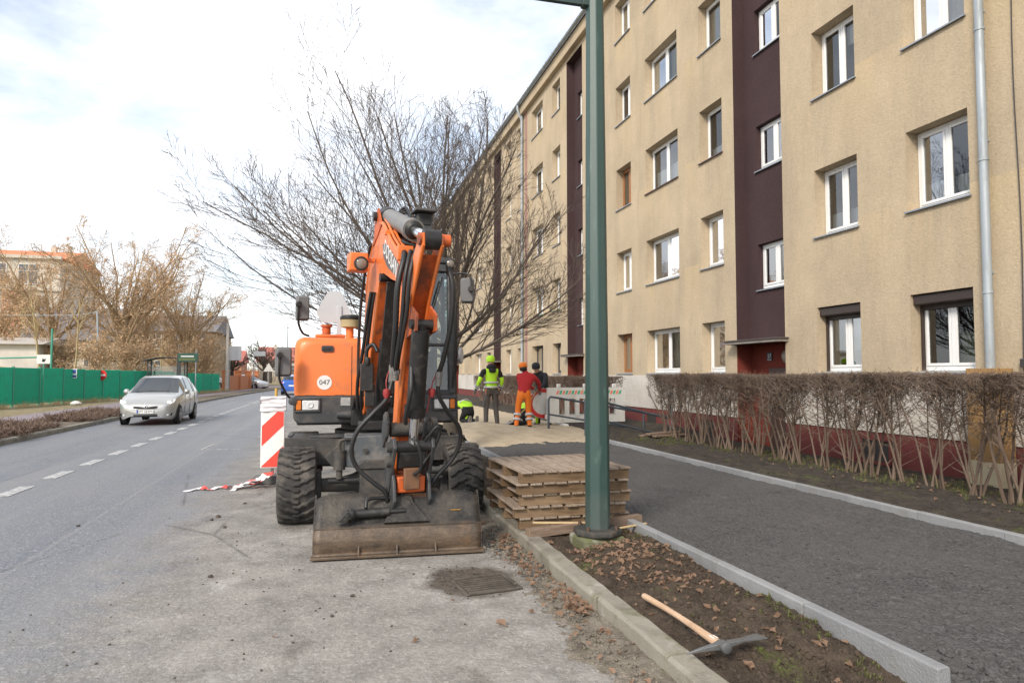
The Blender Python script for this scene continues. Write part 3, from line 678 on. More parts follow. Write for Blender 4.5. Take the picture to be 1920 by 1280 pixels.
for wx, wy in ((-.31, 8.1), (1.555, 8.1), (-.31, 10.35), (1.555, 10.35)):
    wh = wheel(wx, wy, .415, .42, .40)
    if wx < 0: wh.rotation_euler = (0, 0, math.pi)
# --- axle, steering, chassis
for yy in (8.1, 10.35):
    a = MB(); a.tube([(-.12, yy, .40), (.15, yy, .40), (.3, yy, .42), (.42, yy, .43), (.82, yy, .43), (.94, yy, .42), (1.1, yy, .40), (1.37, yy, .40)], [.075, .085, .10, .155, .155, .10, .085, .075], 16); E(a, 'axle', m_chs, smooth=40)
    f = MB()
    for x in (-.10, 1.34): f.box((x, yy, .41), (.10, .24, .26)); f.cyl((x, yy, .25), (x, yy, .58), .05, n=12)
    E(f, 'steering_knuckle', m_chs, .02)
s = MB(); s.cyl((.02, 7.90, .47), (.34, 7.90, .47), .032); s.cyl((.34, 7.90, .47), (.9, 7.9, .47), .045); s.cyl((.9, 7.9, .47), (1.3, 7.9, .47), .02); E(s, 'steering_cylinder', m_blk, smooth=40)
s = MB(); s.cyl((1.02, 7.88, .56), (1.36, 7.88, .56), .038); s.cyl((.95, 7.88, .56), (1.02, 7.88, .56), .022); E(s, 'axle_lock_cylinder', m_chs, smooth=40)
v = MB(); v.cyl((.14, 7.86, .60), (.14, 7.86, .80), .065, n=16); v.cyl((.14, 7.86, .5), (.14, 7.86, .60), .035); v.cyl((.14, 7.86, .80), (.14, 7.86, .815), .072, n=16); E(v, 'support_cylinder', m_chs, smooth=40)
v = MB(); v.tube(spline([(.14, 7.84, .81), (.14, 7.82, .90), (.18, 7.82, .93), (.30, 7.86, .93)], 5), .02, 8); E(v, 'support_pipe', m_chs, smooth=40)
c = MB(); c.bx(-.44, 1.60, 8.52, 9.9, .60, .84); E(c, 'chassis_frame', m_chs, .02)
c = MB(); c.prism([(-.47, .84), (-.47, .92), (-.40, .92), (.30, .885), (.30, .60), (-.43, .60)], (0, 0, 0), (1, 0, 0), (0, 0, 1), (0, 1, 0), 8.30, 8.36); c.bx(-.47, .3, 8.36, 8.75, .86, .885); E(c, 'front_step', m_chs, .006, fix=True)
c = MB(); c.bx(.98, 1.61, 8.26, 8.31, .62, .90); c.bx(1.56, 1.61, 8.31, 8.9, .62, .90); c.bx(.98, 1.03, 8.31, 8.9, .62, .9); c.bx(1.03, 1.56, 8.31, 8.9, .70, .72); c.bx(.96, 1.63, 8.255, 8.27, .885, .915); E(c, 'tool_tray', m_chs, .006)
c = MB(); c.bx(-.44, .30, 8.43, 8.50, .60, .70); c.bx(-.44, -.38, 8.4, 8.75, .92, .945); c.bx(-.2, .28, 8.38, 8.6, .9, .935); E(c, 'step_tread', m_gry, .006)
c = MB(); c.bx(.20, .90, 7.86, 8.32, .62, .965); E(c, 'front_box', M('front_box_grey', (.085, .095, .105), .6, 0, .15, 3, .15, 30, dirt=((.22, .20, .18), .5, 5)), .015)
c = MB()
for x in (.26, .42, .74, .86): c.cyl((x, 7.835, .80), (x, 7.865, .80), .028, n=14); c.cyl((x, 7.83, .80), (x, 7.84, .8), .014, n=8)
E(c, 'box_bolt', m_chs, smooth=40)
c = MB(); c.prism([(.34, .60), (.78, .60), (.78, .70), (.40, .70), (.34, .66)], (0, 0, 0), (1, 0, 0), (0, 0, 1), (0, 1, 0), 7.80, 7.855); c.bx(.36, .80, 7.82, 8.2, .30, .60); E(c, 'axle_mount', m_chs, .01, fix=True)
c = MB(); c.prism([(-.02, .73), (.20, .93), (.20, .62), (.06, .62)], (0, 0, 0), (1, 0, 0), (0, 0, 1), (0, 1, 0), 7.95, 8.0); c.prism([(.9, .93), (1.0, .80), (1.0, .62), (.9, .62)], (0, 0, 0), (1, 0, 0), (0, 0, 1), (0, 1, 0), 7.95, 8.0); E(c, 'gusset', m_chs, .006, fix=True)
c = MB(); c.lathe([(.50, .0), (.52, .02), (.52, .10), (.44, .11), (.44, .17)], (.62, 9.25, .84), (0, 0, 1), 40); E(c, 'slew_ring', m_blk, smooth=40)
# --- upper structure
u = MB(); u.bx(-.36, 1.58, 8.78, 11.0, 1.03, 1.14); E(u, 'upper_frame', m_gry, .02)
def rounded_panel(x0, x1, z0, z1, r, n=5, corners='tl'):
    P = []
    def arc(cx, cz, a0): return [(cx + r * math.cos(a0 + math.pi / 2 * k / n), cz + r * math.sin(a0 + math.pi / 2 * k / n)) for k in range(n + 1)]
    P += arc(x1 - r, z1 - r, 0) if 'tr' in corners else [(x1, z1)]
    P += arc(x0 + r, z1 - r, math.pi / 2) if 'tl' in corners else [(x0, z1)]
    P += arc(x0 + r, z0 + r, math.pi) if 'bl' in corners else [(x0, z0)]
    P += arc(x1 - r, z0 + r, 3 * math.pi / 2) if 'br' in corners else [(x1, z0)]
    return P
hood = MB()
# hood: rounded front-left corner and top in a loft
def hood_ring(y, inset, ztop, zbot=1.395):
    x0, x1 = -.39 + inset, .40; r = .11 + inset; P = [(x1, y, zbot), (x1, y, ztop)]
    for k in range(7): a = math.pi / 2 * k / 6; P.append((x0 + r - r * math.sin(a), y, ztop - r + r * math.cos(a)))
    P.append((x0 - .012, y, zbot + .2)); P.append((x0, y, zbot)); return P
rings = [hood_ring(8.70, .09, 2.02), hood_ring(8.715, .05, 2.065), hood_ring(8.75, .02, 2.095), hood_ring(8.82, .0, 2.11), hood_ring(9.6, .0, 2.14), hood_ring(10.9, .0, 2.14), hood_ring(11.0, .06, 2.08)]
k = len(rings[0]); vs = [p for r in rings for p in r]; fs = []
for i in range(len(rings) - 1):
    for j in range(k): fs.append((i * k + j, i * k + (j + 1) % k, (i + 1) * k + (j + 1) % k, (i + 1) * k + j))
fs.append(tuple(range(k))); fs.append(tuple(range((len(rings) - 1) * k + k - 1, (len(rings) - 1) * k - 1, -1)))
hood.add(vs, fs); ho = E(hood, 'hood', m_or, smooth=50, fix=True)
E(MB().bx(.285, .291, 8.694, 8.70, 1.40, 2.0), 'seam', m_seat, parent=ho)
hd = MB(); hd.prism(rounded_panel(-.075, .07, 1.93, 2.005, .02, 3, 'tltrblbr'), (0, 0, 0), (1, 0, 0), (0, 0, 1), (0, 1, 0), 8.680, 8.699); E(hd, 'hood_handle', m_gry, .004, parent=ho, fix=True)
E(MB().bx(-.06, .04, 8.672, 8.681, 1.95, 1.985), 'handle_recess', m_seat, .004, parent=ho)
dc = MB().lathe([(.088, 0), (.088, .004), (0, .004)], (-.035, 8.699, 1.553), (0, -1, 0), 36); dsc = E(dc, 'number_disc', M('decal_white', (.74, .74, .73), .4, 0, .04), parent=ho)
t_ = text('number', '047', .085, (-.035, 8.693, 1.553), (R_(90), 0, 0), M('decal_grey', (.09, .09, .1), .5), ho, .0015)
hg = MB()
for x in (-.2, .15): hg.bx(x - .06, x + .06, 8.685, 8.70, 1.385, 1.40)
E(hg, 'hood_hinge', m_seat, parent=ho)
# bumpers with lamp clusters
def bumper(x0, x1, name):
    r = .10; poly = rounded_panel(x0, x1, 1.05, 1.39, r, 5, 'blbr'); m = MB(); m.prism(poly, (0, 0, 0), (1, 0, 0), (0, 0, 1), (0, 1, 0), 8.66, 9.3); return E(m, name, m_gry, .02, fix=True)
b1 = bumper(-.395, .42, 'bumper'); b2 = bumper(1.0, 1.615, 'bumper')
for (x0, xa) in ((-.385, -.375), (1.29, 1.515)):
    fr = MB(); X0, X1, Z0, Z1 = x0, x0 + .31, 1.195, 1.365
    fr.bx(X0, X1, 8.635, 8.66, Z0, Z0 + .022); fr.bx(X0, X1, 8.635, 8.66, Z1 - .022, Z1); fr.bx(X0, X0 + .02, 8.635, 8.66, Z0 + .022, Z1 - .022); fr.bx(X1 - .02, X1, 8.635, 8.66, Z0 + .022, Z1 - .022); fo = E(fr, 'lamp_bezel', m_gry, .008)
    left = x0 < 0; a0, a1 = (X0 + .022, X0 + .085) if left else (X1 - .085, X1 - .022); h0, h1 = (X0 + .095, X1 - .022) if left else (X0 + .022, X1 - .095)
    E(MB().bx(a0, a1, 8.640, 8.66, Z0 + .025, Z1 - .025), 'indicator', m_amber, .008)
    E(MB().bx(h0, h1, 8.640, 8.66, Z0 + .025, Z1 - .025), 'headlight', m_lens, .012)
    E(MB().lathe([(.045, 0), (.03, .012), (.012, .006), (0, .006)], ((h0 + h1) / 2, 8.642, (Z0 + Z1) / 2), (0, -1, 0), 16), 'reflector', m_lens, smooth=40)
E(MB().bx(.16, .30, 8.652, 8.662, 1.27, 1.37), 'data_plate', M('plate_data', (.35, .35, .34), .5, 0, .5, 45, 0))
E(MB().bx(1.03, 1.11, 8.652, 8.662, 1.30, 1.37), 'warning_decal', M('decal_yellow', (.70, .42, .06), .5, 0, .35, 40, 0))
vg = MB()
for k in range(5): vg.bx(.35 + k * .03, .362 + k * .03, 8.652, 8.662, 1.20, 1.33)
E(vg, 'vent_slot', m_seat)
e_ = MB(); e_.cyl((.12, 8.62, 1.16), (.30, 8.62, 1.16), .045, .055, 14); e_.cyl((.30, 8.6, 1.16), (.34, 8.6, 1.16), .09, n=16); E(e_, 'swing_cylinder', m_gry, smooth=40)
# rails, caps and filter on the hood
q = MB(); q.lathe([(.055, 0), (.055, .13), (.075, .135), (.075, .16), (.06, .165)], (-.02, 9.3, 2.14), (0, 0, 1), 16); E(q, 'filler_neck', m_orw, smooth=40)
q = MB(); q.bx(-.16, .22, 9.15, 9.45, 2.13, 2.17); E(q, 'hood_plate', m_or, .01)
q = MB(); q.cyl((.27, 9.0, 2.11), (.27, 9.0, 2.24), .05, n=16); E(q, 'filter_neck', m_or, smooth=40)
q = MB(); q.lathe([(.08, 0), (.115, .015), (.118, .10), (.12, .105)], (.27, 9.0, 2.245), (0, 0, 1), 24); fb = E(q, 'air_filter_bowl', M('filter_cream', (.42, .36, .20), .4, 0, .1), smooth=40)
q = MB(); q.lathe([(.12, 0), (.125, .01), (.12, .045), (.09, .06), (0, .062)], (.27, 9.0, 2.35), (0, 0, 1), 24); E(q, 'air_filter_lid', m_blk, smooth=40)
q = MB(); hexp = [(-.17, -.22), (.17, -.22), (.24, -.09), (.10, .225), (-.08, .225), (-.24, -.07)]
q.prism(hexp, (.075, 9.95, 2.60), (1, 0, 0), (0, 0, 1), (0, 1, 0), -.004, .004); E(q, 'warning_plate', m_plt, fix=True)
q = MB(); q.bar((.15, 9.93, 2.12), (.15, 9.93, 2.62), .065, .02); E(q, 'plate_post', m_plt, .004)
# mirrors
def mirror(c, w, h, tilt, arm, name='mirror'):
    m = MB(); P = rounded_panel(-w / 2, w / 2, -h / 2, h / 2, .035, 4, 'tltrblbr'); Mx = Matrix.Rotation(tilt, 3, 'Z')
    ax = Mx @ Vector((1, 0, 0)); nn = Mx @ Vector((0, 1, 0)); sm = [(u * .86, v * .9) for u, v in P]
    m.prism(P, c, ax, (0, 0, 1), nn, -.015, .02); m.prism(sm, c, ax, (0, 0, 1), nn, -.05, -.012); o = E(m, 'mirror', m_mirr, .012, smooth=40, fix=True)
    a = MB(); a.tube(spline(arm, 6), .014, 8); E(a, 'mirror_arm', m_blk, smooth=50)
    a = MB(); p = Vector(arm[-1]); a.lathe([(.03, -.02), (.036, 0), (.036, .05), (.025, .06), (0, .06)], p - nn * .05, tuple(nn), 12); E(a, 'mirror_joint', m_blk, smooth=40)
mirror(Vector((-.305, 8.70, 2.46)), .165, .31, .25, [(-.23, 8.85, 2.13), (-.30, 8.78, 2.16), (-.345, 8.70, 2.26), (-.35, 8.63, 2.37), (-.35, 8.62, 2.50)])
mirror(Vector((-.505, 8.5, 1.80)), .19, .35, .22, [(-.36, 8.72, 1.36), (-.44, 8.66, 1.375), (-.50, 8.55, 1.48), (-.545, 8.44, 1.62), (-.545, 8.42, 1.88)])
mirror(Vector((1.73, 8.62, 2.73)), .18, .33, -.22, [(1.52, 8.74, 2.95), (1.62, 8.66, 2.955), (1.72, 8.58, 2.94), (1.765, 8.55, 2.86), (1.76, 8.54, 2.74)])
mm = MB(); mm.lathe([(.03, 0), (.05, .01), (.05, .03), (.02, .04)], (-.40, 8.66, 1.33), (0, -1, 0), 14); E(mm, 'mirror_base', m_gry, smooth=40)
mm = MB(); mm.lathe([(.11, 0), (.11, .02), (.10, .03), (0, .035)], (1.68, 8.86, 1.90), (.92, -.38, 0), 20); E(mm, 'convex_mirror', m_plt, smooth=40)
# cab
cab = MB(); X0, X1, Y0, Y1, Z0, Z1 = .735, 1.60, 8.74, 10.25, 1.40, 3.12
def post(p0, p1, w=.075, h=.075): cab.bar(p0, p1, w, h, (0, 1, 0))
post((X1 - .04, Y0 + .03, Z0), (X1 - .055, Y0 + .12, Z1), .09, .09); post((X0 + .04, Y0 + .03, Z0), (X0 + .055, Y0 + .12, Z1), .08, .09)
post((X1 - .04, Y1, Z0), (X1 - .05, Y1, Z1)); post((X0 + .04, Y1, Z0), (X0 + .05, Y1, Z1)); post((X1 - .035, 9.55, Z0), (X1 - .045, 9.55, Z1), .05, .06)
E(cab, 'cab_pillar', m_gry, .015)
r = MB(); r.bx(X0, X1, Y0 + .06, Y1 + .04, Z1 - .03, Z1 + .06); E(r, 'cab_roof', m_gry, .03)
r = MB(); r.bx(X0 + .05, X1 - .05, Y0 + .04, Y0 + .12, Z1 - .13, Z1 - .035); E(r, 'cab_header', m_gry, .012)
r = MB(); r.bx(X0 + .05, X1 - .03, Y0 - .01, Y0 + .05, 1.385, 1.455); r.bx(X0 + .06, X1 - .08, Y0 + .02, Y0 + .06, 2.02, 2.055); E(r, 'cab_sill', m_gry, .01)
r = MB(); r.bx(X0 + .03, X1 - .01, Y1 - .03, Y1 + .02, Z0, 2.0); r.bx(X0 + .0, X0 + .03, Y0 + .1, Y1, Z0, 2.0); r.bx(X1 - .03, X1 - .005, Y0 + .06, 9.5, 1.4, 1.85); E(r, 'cab_panel', m_gry, .008)
r = MB()
for a in ([(X0 + .08, Y0 + .045, 1.455), (X1 - .08, Y0 + .045, 1.455), (X1 - .095, Y0 + .075, 2.02), (X0 + .095, Y0 + .075, 2.02)], [(X0 + .09, Y0 + .075, 2.055), (X1 - .09, Y0 + .075, 2.055), (X1 - .1, Y0 + .11, 3.0), (X0 + .1, Y0 + .11, 3.0)]): r.add(a, [(0, 1, 2, 3)])
m_cabgl = None
def mat_cabglass():
    t = NT('cab_glass'); t.n.remove(t.b); out = t.n['Material Output']; fr = t.n.new('ShaderNodeFresnel'); fr.inputs['IOR'].default_value = 1.5
    k = t.math('MULTIPLY_ADD', fr.outputs[0], 2.0, True); k.node.inputs[2].default_value = .03
    tr = t.n.new('ShaderNodeBsdfTransparent'); tr.inputs['Color'].default_value = (.55, .68, .66, 1); gl = t.n.new('ShaderNodeBsdfGlossy'); gl.inputs['Roughness'].default_value = .02
    mx = t.n.new('ShaderNodeMixShader'); t.l.new(k, mx.inputs[0]); t.l.new(tr.outputs[0], mx.inputs[1]); t.l.new(gl.outputs[0], mx.inputs[2]); t.l.new(mx.outputs[0], out.inputs['Surface']); return t.m
m_cabgl = mat_cabglass(); E(r, 'windscreen', m_cabgl)
r = MB(); r.add([(X1 - .03, Y0 + .1, 1.87), (X1 - .03, 9.5, 1.87), (X1 - .045, 9.5, 3.05), (X1 - .045, Y0 + .16, 3.05)], [(0, 1, 2, 3)]); r.add([(X0 + .1, Y1, 2.02), (X1 - .1, Y1, 2.02), (X1 - .1, Y1, 3.05), (X0 + .1, Y1, 3.05)], [(0, 1, 2, 3)]); r.add([(X0 + .03, Y0 + .15, 2.02), (X0 + .03, Y1, 2.02), (X0 + .045, Y1, 3.05), (X0 + .045, Y0 + .15, 3.05)], [(0, 1, 2, 3)])
E(r, 'cab_window', m_cabgl)
r = MB(); r.bx(.92, 1.42, 9.35, 9.85, 1.75, 1.9); r.bx(.94, 1.40, 9.78, 9.95, 1.9, 2.65); r.bx(1.02, 1.32, 9.8, 9.92, 2.68, 2.86); E(r, 'seat', m_seat, .04)
r = MB(); r.tube(spline([(1.17, 9.0, 1.42), (1.17, 9.02, 1.8), (1.17, 9.12, 2.05)], 4), .035, 8); r.lathe([(.17, 0), (.185, .012), (.17, .024)], (1.17, 9.12, 2.05), (0, .5, .86), 20); E(r, 'steering_wheel', m_seat, smooth=40)
r = MB(); r.bx(X0 + .03, X1 - .03, Y0 + .05, Y1, 1.38, 1.42); E(r, 'cab_floor', m_seat)
r = MB(); r.lathe([(.03, .0), (.055, .0), (.062, -.05), (.055, -.07), (.05, -.072)], (1.53, 8.80, 3.09), (0, 1, 0), 18); wl_ = E(r, 'work_lamp', m_blk, smooth=40)
E(MB().lathe([(.05, 0), (.03, .012), (0, .014)], (1.53, 8.73, 3.09), (0, -1, 0), 18), 'work_lamp_lens', m_lensd, smooth=40)
r = MB(); r.tube(spline([(1.56, 8.73, 2.95), (1.585, 8.68, 2.6), (1.59, 8.67, 2.2), (1.58, 8.69, 1.75), (1.56, 8.72, 1.48)], 5), .014, 7); r.tube([(1.615, 8.80, 2.5), (1.625, 8.78, 2.0), (1.61, 8.80, 1.5)], .012, 7); E(r, 'grab_rail', m_blk, smooth=40)
r = MB(); r.bar((1.42, 8.71, 2.9), (1.20, 8.70, 2.15), .018, .02); E(r, 'wiper', m_blk)

# --- boom: plane through the foot, leaning towards the camera's right
BA = math.atan(.136); bd = Vector((math.sin(BA), -math.cos(BA), 0)); bn = Vector((math.cos(BA), math.sin(BA), 0)); BF = Vector((.53, 8.3, 0))
def dropz(z): return z - .12 * sst(2.55, 3.3, z)
def bp(s_, z, t=0.0): return BF + bd * s_ + bn * t + Vector((0, 0, dropz(z)))
def plate(poly, t0, t1): m = MB(); m.prism([(u, dropz(v)) for u, v in poly], tuple(BF), tuple(bd), (0, 0, 1), tuple(bn), t0, t1); return m
k_ = MB(); k_.cyl((.53, 8.42, .98), (.53, 8.42, 1.5), .13, n=20); k_.box((.53, 8.36, 1.05), (.36, .3, .12)); k_.box((.53, 8.36, 1.44), (.30, .28, .10)); k_.box((.53, 8.55, 1.2), (.5, .3, .34)); E(k_, 'swing_post', m_blk, .02)
k_ = MB(); k_.cyl(bp(0, 1.32, -.24), bp(0, 1.32, .24), .06, n=16); k_.cyl(bp(0, 1.32, -.255), bp(0, 1.32, -.24), .09, n=16); k_.cyl(bp(0, 1.32, .24), bp(0, 1.32, .255), .09, n=16); E(k_, 'boom_foot_pin', m_blk, smooth=40)
BO = [(-.10, 1.24), (-.09, 1.6), (-.02, 2.1), (.12, 2.6), (.32, 3.0), (.56, 3.25), (.80, 3.37), (.95, 3.375), (1.12, 3.29), (1.40, 3.08), (1.93, 2.70), (1.99, 2.62), (1.96, 2.54), (1.86, 2.505), (1.45, 2.60), (1.18, 2.69), (1.05, 2.735), (.93, 2.72), (.84, 2.63), (.70, 2.35), (.50, 2.0), (.32, 1.65), (.16, 1.3), (.10, 1.22), (0, 1.18)]
bo = plate(BO, -.12, -.10); E(bo, 'boom_side_plate', m_or, fix=True)
bo = plate(BO, .10, .12); E(bo, 'boom_side_plate', m_or, fix=True)
BI = [(u, v) for u, v in BO]
core = MB(); n = len(BO)
for i in range(n):
    a, b = BO[i], BO[(i + 1) % n]
    if i in (13,): continue
    core.add([bp(a[0], a[1], -.102), bp(b[0], b[1], -.102), bp(b[0], b[1], .102), bp(a[0], a[1], .102)], [(0, 1, 2, 3)])
E(core, 'boom_shell', m_orw, fix=True)
rb = MB(); ro = BO[3:11]
for tt in (-.113, .113):
    rb.tube([bp(u, v + .012, tt) for u, v in spline([(u, v, 0) for u, v in ro], 3) for u, v in [(u, v)]] if False else [bp(p.x, p.y + .012, tt) for p in spline([(u, v, 0) for u, v in ro], 3)], .02, 8)
E(rb, 'boom_edge_pipe', m_or, smooth=50)
# logo on the boom flank
lg = MB(); pts = [(1.02, 3.13), (1.20, 3.10), (1.62, 2.82), (1.78, 2.70), (1.74, 2.62), (1.55, 2.64), (1.25, 2.78), (1.07, 2.95)]
lg.prism([(u, dropz(v)) for u, v in pts], tuple(BF), tuple(bd), (0, 0, 1), tuple(bn), -.1235, -.1205); lo_ = E(lg, 'boom_logo_field', M('decal_boom_grey', (.10, .105, .115), .45, 0, .15), fix=True)
tx = text('boom_lettering', 'DOOSAN', .205, (0, 0, 0), (0, 0, 0), m_wht, exc, .001); ang = math.atan2(-.36, .60)
ux = bd * math.cos(ang) + Vector((0, 0, 1)) * math.sin(ang); uy = -bd * math.sin(ang) + Vector((0, 0, 1)) * math.cos(ang); uz = ux.cross(uy)
mt = Matrix((ux, uy, uz)).transposed().to_4x4(); pos = bp(1.40, 2.855, -.1255); mt.translation = Vector(pos) + Vector(OFF); tx.matrix_local = mt @ Matrix.Diagonal((.78, 1.05, 1, 1))
# boom work lamp box
wb = MB(); wb.box(bp(.66, 2.93, -.32), (.20, .20, .20), BA); w_ = E(wb, 'boom_lamp_box', m_or, .015)
wb = MB(); wb.bar(bp(.66, 2.98, -.22), bp(.66, 2.98, -.13), .05, .05); E(wb, 'boom_lamp_bracket', m_or, .006)
pb_ = bp(.78, 2.90, -.30); E(MB().lathe([(.062, 0), (.068, .01), (.055, .02), (.03, .028), (0, .03)], pb_ - bd * .015, tuple(bd), 18), 'boom_lamp', m_lensd, smooth=40)
E(MB().lathe([(.062, 0), (.078, .004), (.078, .022), (.062, .026)], pb_ - bd * .015, tuple(bd), 18, False), 'boom_lamp_ring', m_blk, smooth=40)
# boom cylinder with its guard, in front of the boom leg
cy = MB(); c0, c1 = bp(.42, 1.22), bp(1.02, 2.68); cm = c0.lerp(c1, .55); cy.cyl(c0, cm, .085, n=20); cy.cyl(cm, c1, .04, n=14); E(cy, 'boom_cylinder', m_blk, smooth=40)
gd = MB(); d_ = (c1 - c0).normalized(); nn = bn.cross(d_); nn = nn if nn.dot(bd) > 0 else -nn; gd.bar(c0.lerp(c1, .30) + nn * .10, c1 + nn * .07 - d_ * .02, .025, .17, tuple(bn)); E(gd, 'cylinder_guard', m_blk, .006)
cp = MB(); cp.cyl(bp(1.02, 2.68, -.15), bp(1.02, 2.68, .15), .045, n=14); cp.cyl(bp(.42, 1.22, -.15), bp(.42, 1.22, .15), .06, n=14); E(cp, 'cylinder_pin', m_blk, smooth=40)
# valve block and pipes beside the leg
vb = MB(); vb.box(bp(.62, 1.62, -.20), (.14, .10, .30)); vb.box(bp(.60, 1.42, -.16), (.10, .10, .24)); vb.cyl(bp(.66, 1.75, -.2), bp(.66, 1.84, -.2), .03, n=10); E(vb, 'valve_block', m_blk, .01)
for tt, a in ((-.17, .0), (-.21, .06), (.18, .0)):
    h = MB(); h.tube(spline([bp(.15, 1.25, tt), bp(.30, 1.5 + a, tt * 1.15), bp(.48, 1.9, tt * 1.05), bp(.66, 2.35, tt * .95), bp(.72, 2.55, tt * .85)], 5), .019, 8); E(h, 'boom_hose', m_hose, smooth=60)
h = MB(); h.tube(spline([bp(-.06, 1.5, -.17), bp(.0, 2.0, -.18), bp(.14, 2.5, -.18), bp(.36, 2.95, -.17), bp(.6, 3.2, -.165)], 5), .017, 8); E(h, 'boom_hose', m_hose, smooth=60)
h = MB(); h.tube(spline([bp(.60, 1.78, -.20), bp(.62, 1.92, -.2), bp(.66, 1.98, -.14), bp(.7, 1.9, -.1)], 5), .022, 8); E(h, 'boom_hose', m_hose, smooth=60)
# arm cylinder on top of the boom
a0, a1 = bp(.78, 3.50), bp(2.44, 2.87); d_ = (a1 - a0).normalized(); L = (a1 - a0).length
ac = MB(); ac.cyl(a0 - d_ * .10, a0 + d_ * L * .60, .092, n=24); ac.cyl(a0 + d_ * L * .585, a0 + d_ * L * .64, .108, n=24); E(ac, 'arm_cylinder', m_cylg, smooth=40)
ac = MB(); ac.cyl(a0 + d_ * L * .635, a0 + d_ * L * .655, .10, .06, n=24); ac.cyl(a0 - d_ * .14, a0 + d_ * .05, .10, n=20); E(ac, 'cylinder_cap', m_blk, smooth=40)
E(MB().cyl(a0 + d_ * L * .65, a1, .05, n=18), 'arm_cylinder_rod', m_chrome, smooth=40)
E(MB().cyl(bp(.74, 3.50, -.17), bp(.74, 3.50, .17), .05, n=14), 'cylinder_pin', m_blk, smooth=40)
br_ = MB()
for tt in (-.13, .11): br_.prism([(.55, 3.08), (.66, 3.42), (.80, 3.46), (.90, 3.33), (.98, 3.24)], tuple(BF), tuple(bd), (0, 0, 1), tuple(bn), tt, tt + .02)
E(br_, 'cylinder_bracket', m_orw, fix=True)
for tt in (-.085, -.045, .07, .10):
    p = MB(); p.tube([bp(.98, 3.42, tt), bp(1.12, 3.345, tt), bp(1.40, 3.135, tt), bp(1.86, 2.81, tt)], .014, 7); E(p, 'boom_pipe', m_or, smooth=50)
pc = MB(); pc.box(bp(1.25, 3.22, -.08), (.14, .05, .05), BA); pc.box(bp(1.86, 2.83, -.09), (.15, .07, .14), BA); E(pc, 'pipe_clamp', m_or, .006)
for j in range(3):
    p = MB(); p.tube(spline([bp(.95, 3.5, .05), bp(1.02, 3.56 - .03 * j, .12 + .02 * j), bp(1.2, 3.40 - .05 * j, .13), bp(1.42, 3.2 - .03 * j, .06), bp(1.55, 3.06, .0 - .02 * j), bp(1.72, 2.98, .02), bp(1.80, 2.96, .07), bp(1.70, 3.02, .1)], 5), .017, 8); E(p, 'boom_hose', m_hose, smooth=60)
db = MB(); db.box(bp(1.30, 3.33, .24), (.16, .16, .20), BA); db.box(bp(1.36, 3.45, .23), (.22, .22, .03), BA, ); E(db, 'boom_lamp_housing', m_gry, .008)
db = MB(); db.box(bp(1.385, 3.36, .24), (.11, .01, .10), BA); E(db, 'boom_lamp', m_seat, .004)
# --- dipper arm
PV = (1.86, 2.60); TIP = (2.44, 2.87); BT = (1.40, .66)
ARM = [(2.50, 2.93), (2.40, 2.95), (2.31, 2.86), (2.14, 2.70), (1.98, 2.74), (1.80, 2.70), (1.74, 2.58), (1.66, 2.30), (1.48, 1.40), (1.32, .72), (1.36, .60), (1.45, .58), (1.50, .66), (1.66, 1.30), (1.92, 2.0), (2.10, 2.32), (2.33, 2.58), (2.50, 2.80)]
E(plate(ARM, -.092, -.074), 'arm_side_plate', m_or, fix=True); E(plate(ARM, .074, .092), 'arm_side_plate', m_or, fix=True)
sh = MB(); n = len(ARM)
for i in range(n):
    a, b = ARM[i], ARM[(i + 1) % n]
    if i in (0, 1, 2, 16, 17, 3, 15, 14): continue
    inset = .02
    sh.add([bp(a[0], a[1], -.075), bp(b[0], b[1], -.075), bp(b[0], b[1], .075), bp(a[0], a[1], .075)], [(0, 1, 2, 3)])
E(sh, 'arm_shell', m_orw, fix=True)
E(MB().add([bp(2.36, 2.72, -.073), bp(1.98, 2.25, -.073), bp(1.80, 1.85, -.073), bp(1.80, 1.85, .073), bp(1.98, 2.25, .073), bp(2.36, 2.72, .073)], [(0, 1, 4, 5), (1, 2, 3, 4)]), 'arm_web', m_orw)
E(MB().cyl(bp(TIP[0], TIP[1], -.072), bp(TIP[0], TIP[1], .072), .088, n=22), 'arm_bushing', m_blk, smooth=40)
ap = MB(); ap.cyl(bp(TIP[0], TIP[1], .092), bp(TIP[0], TIP[1], .165), .055, n=18); ap.cyl(bp(TIP[0], TIP[1], -.115), bp(TIP[0], TIP[1], -.092), .055, n=18); ap.cyl(bp(PV[0], PV[1], -.15), bp(PV[0], PV[1], -.092), .075, n=18); ap.cyl(bp(PV[0], PV[1], .092), bp(PV[0], PV[1], .15), .075, n=18); E(ap, 'arm_pin', m_orw, smooth=40)
rr = MB()
for tt in (-.083, .083):
    rr.tube([bp(u - .004, v, tt) for u, v in (ARM[17], ARM[16], ARM[15], ARM[14], ARM[13], ARM[12])], .018, 8)
E(rr, 'arm_edge', m_or, smooth=50)
E(MB().bx(0, .001, 0, .001, 0, .001) if False else plate([(2.02, 2.45), (2.10, 2.45), (2.04, 2.2), (1.96, 2.22)], -.095, -.092), 'warning_decal', M('decal_yellow', (.70, .42, .06), .5), fix=True)
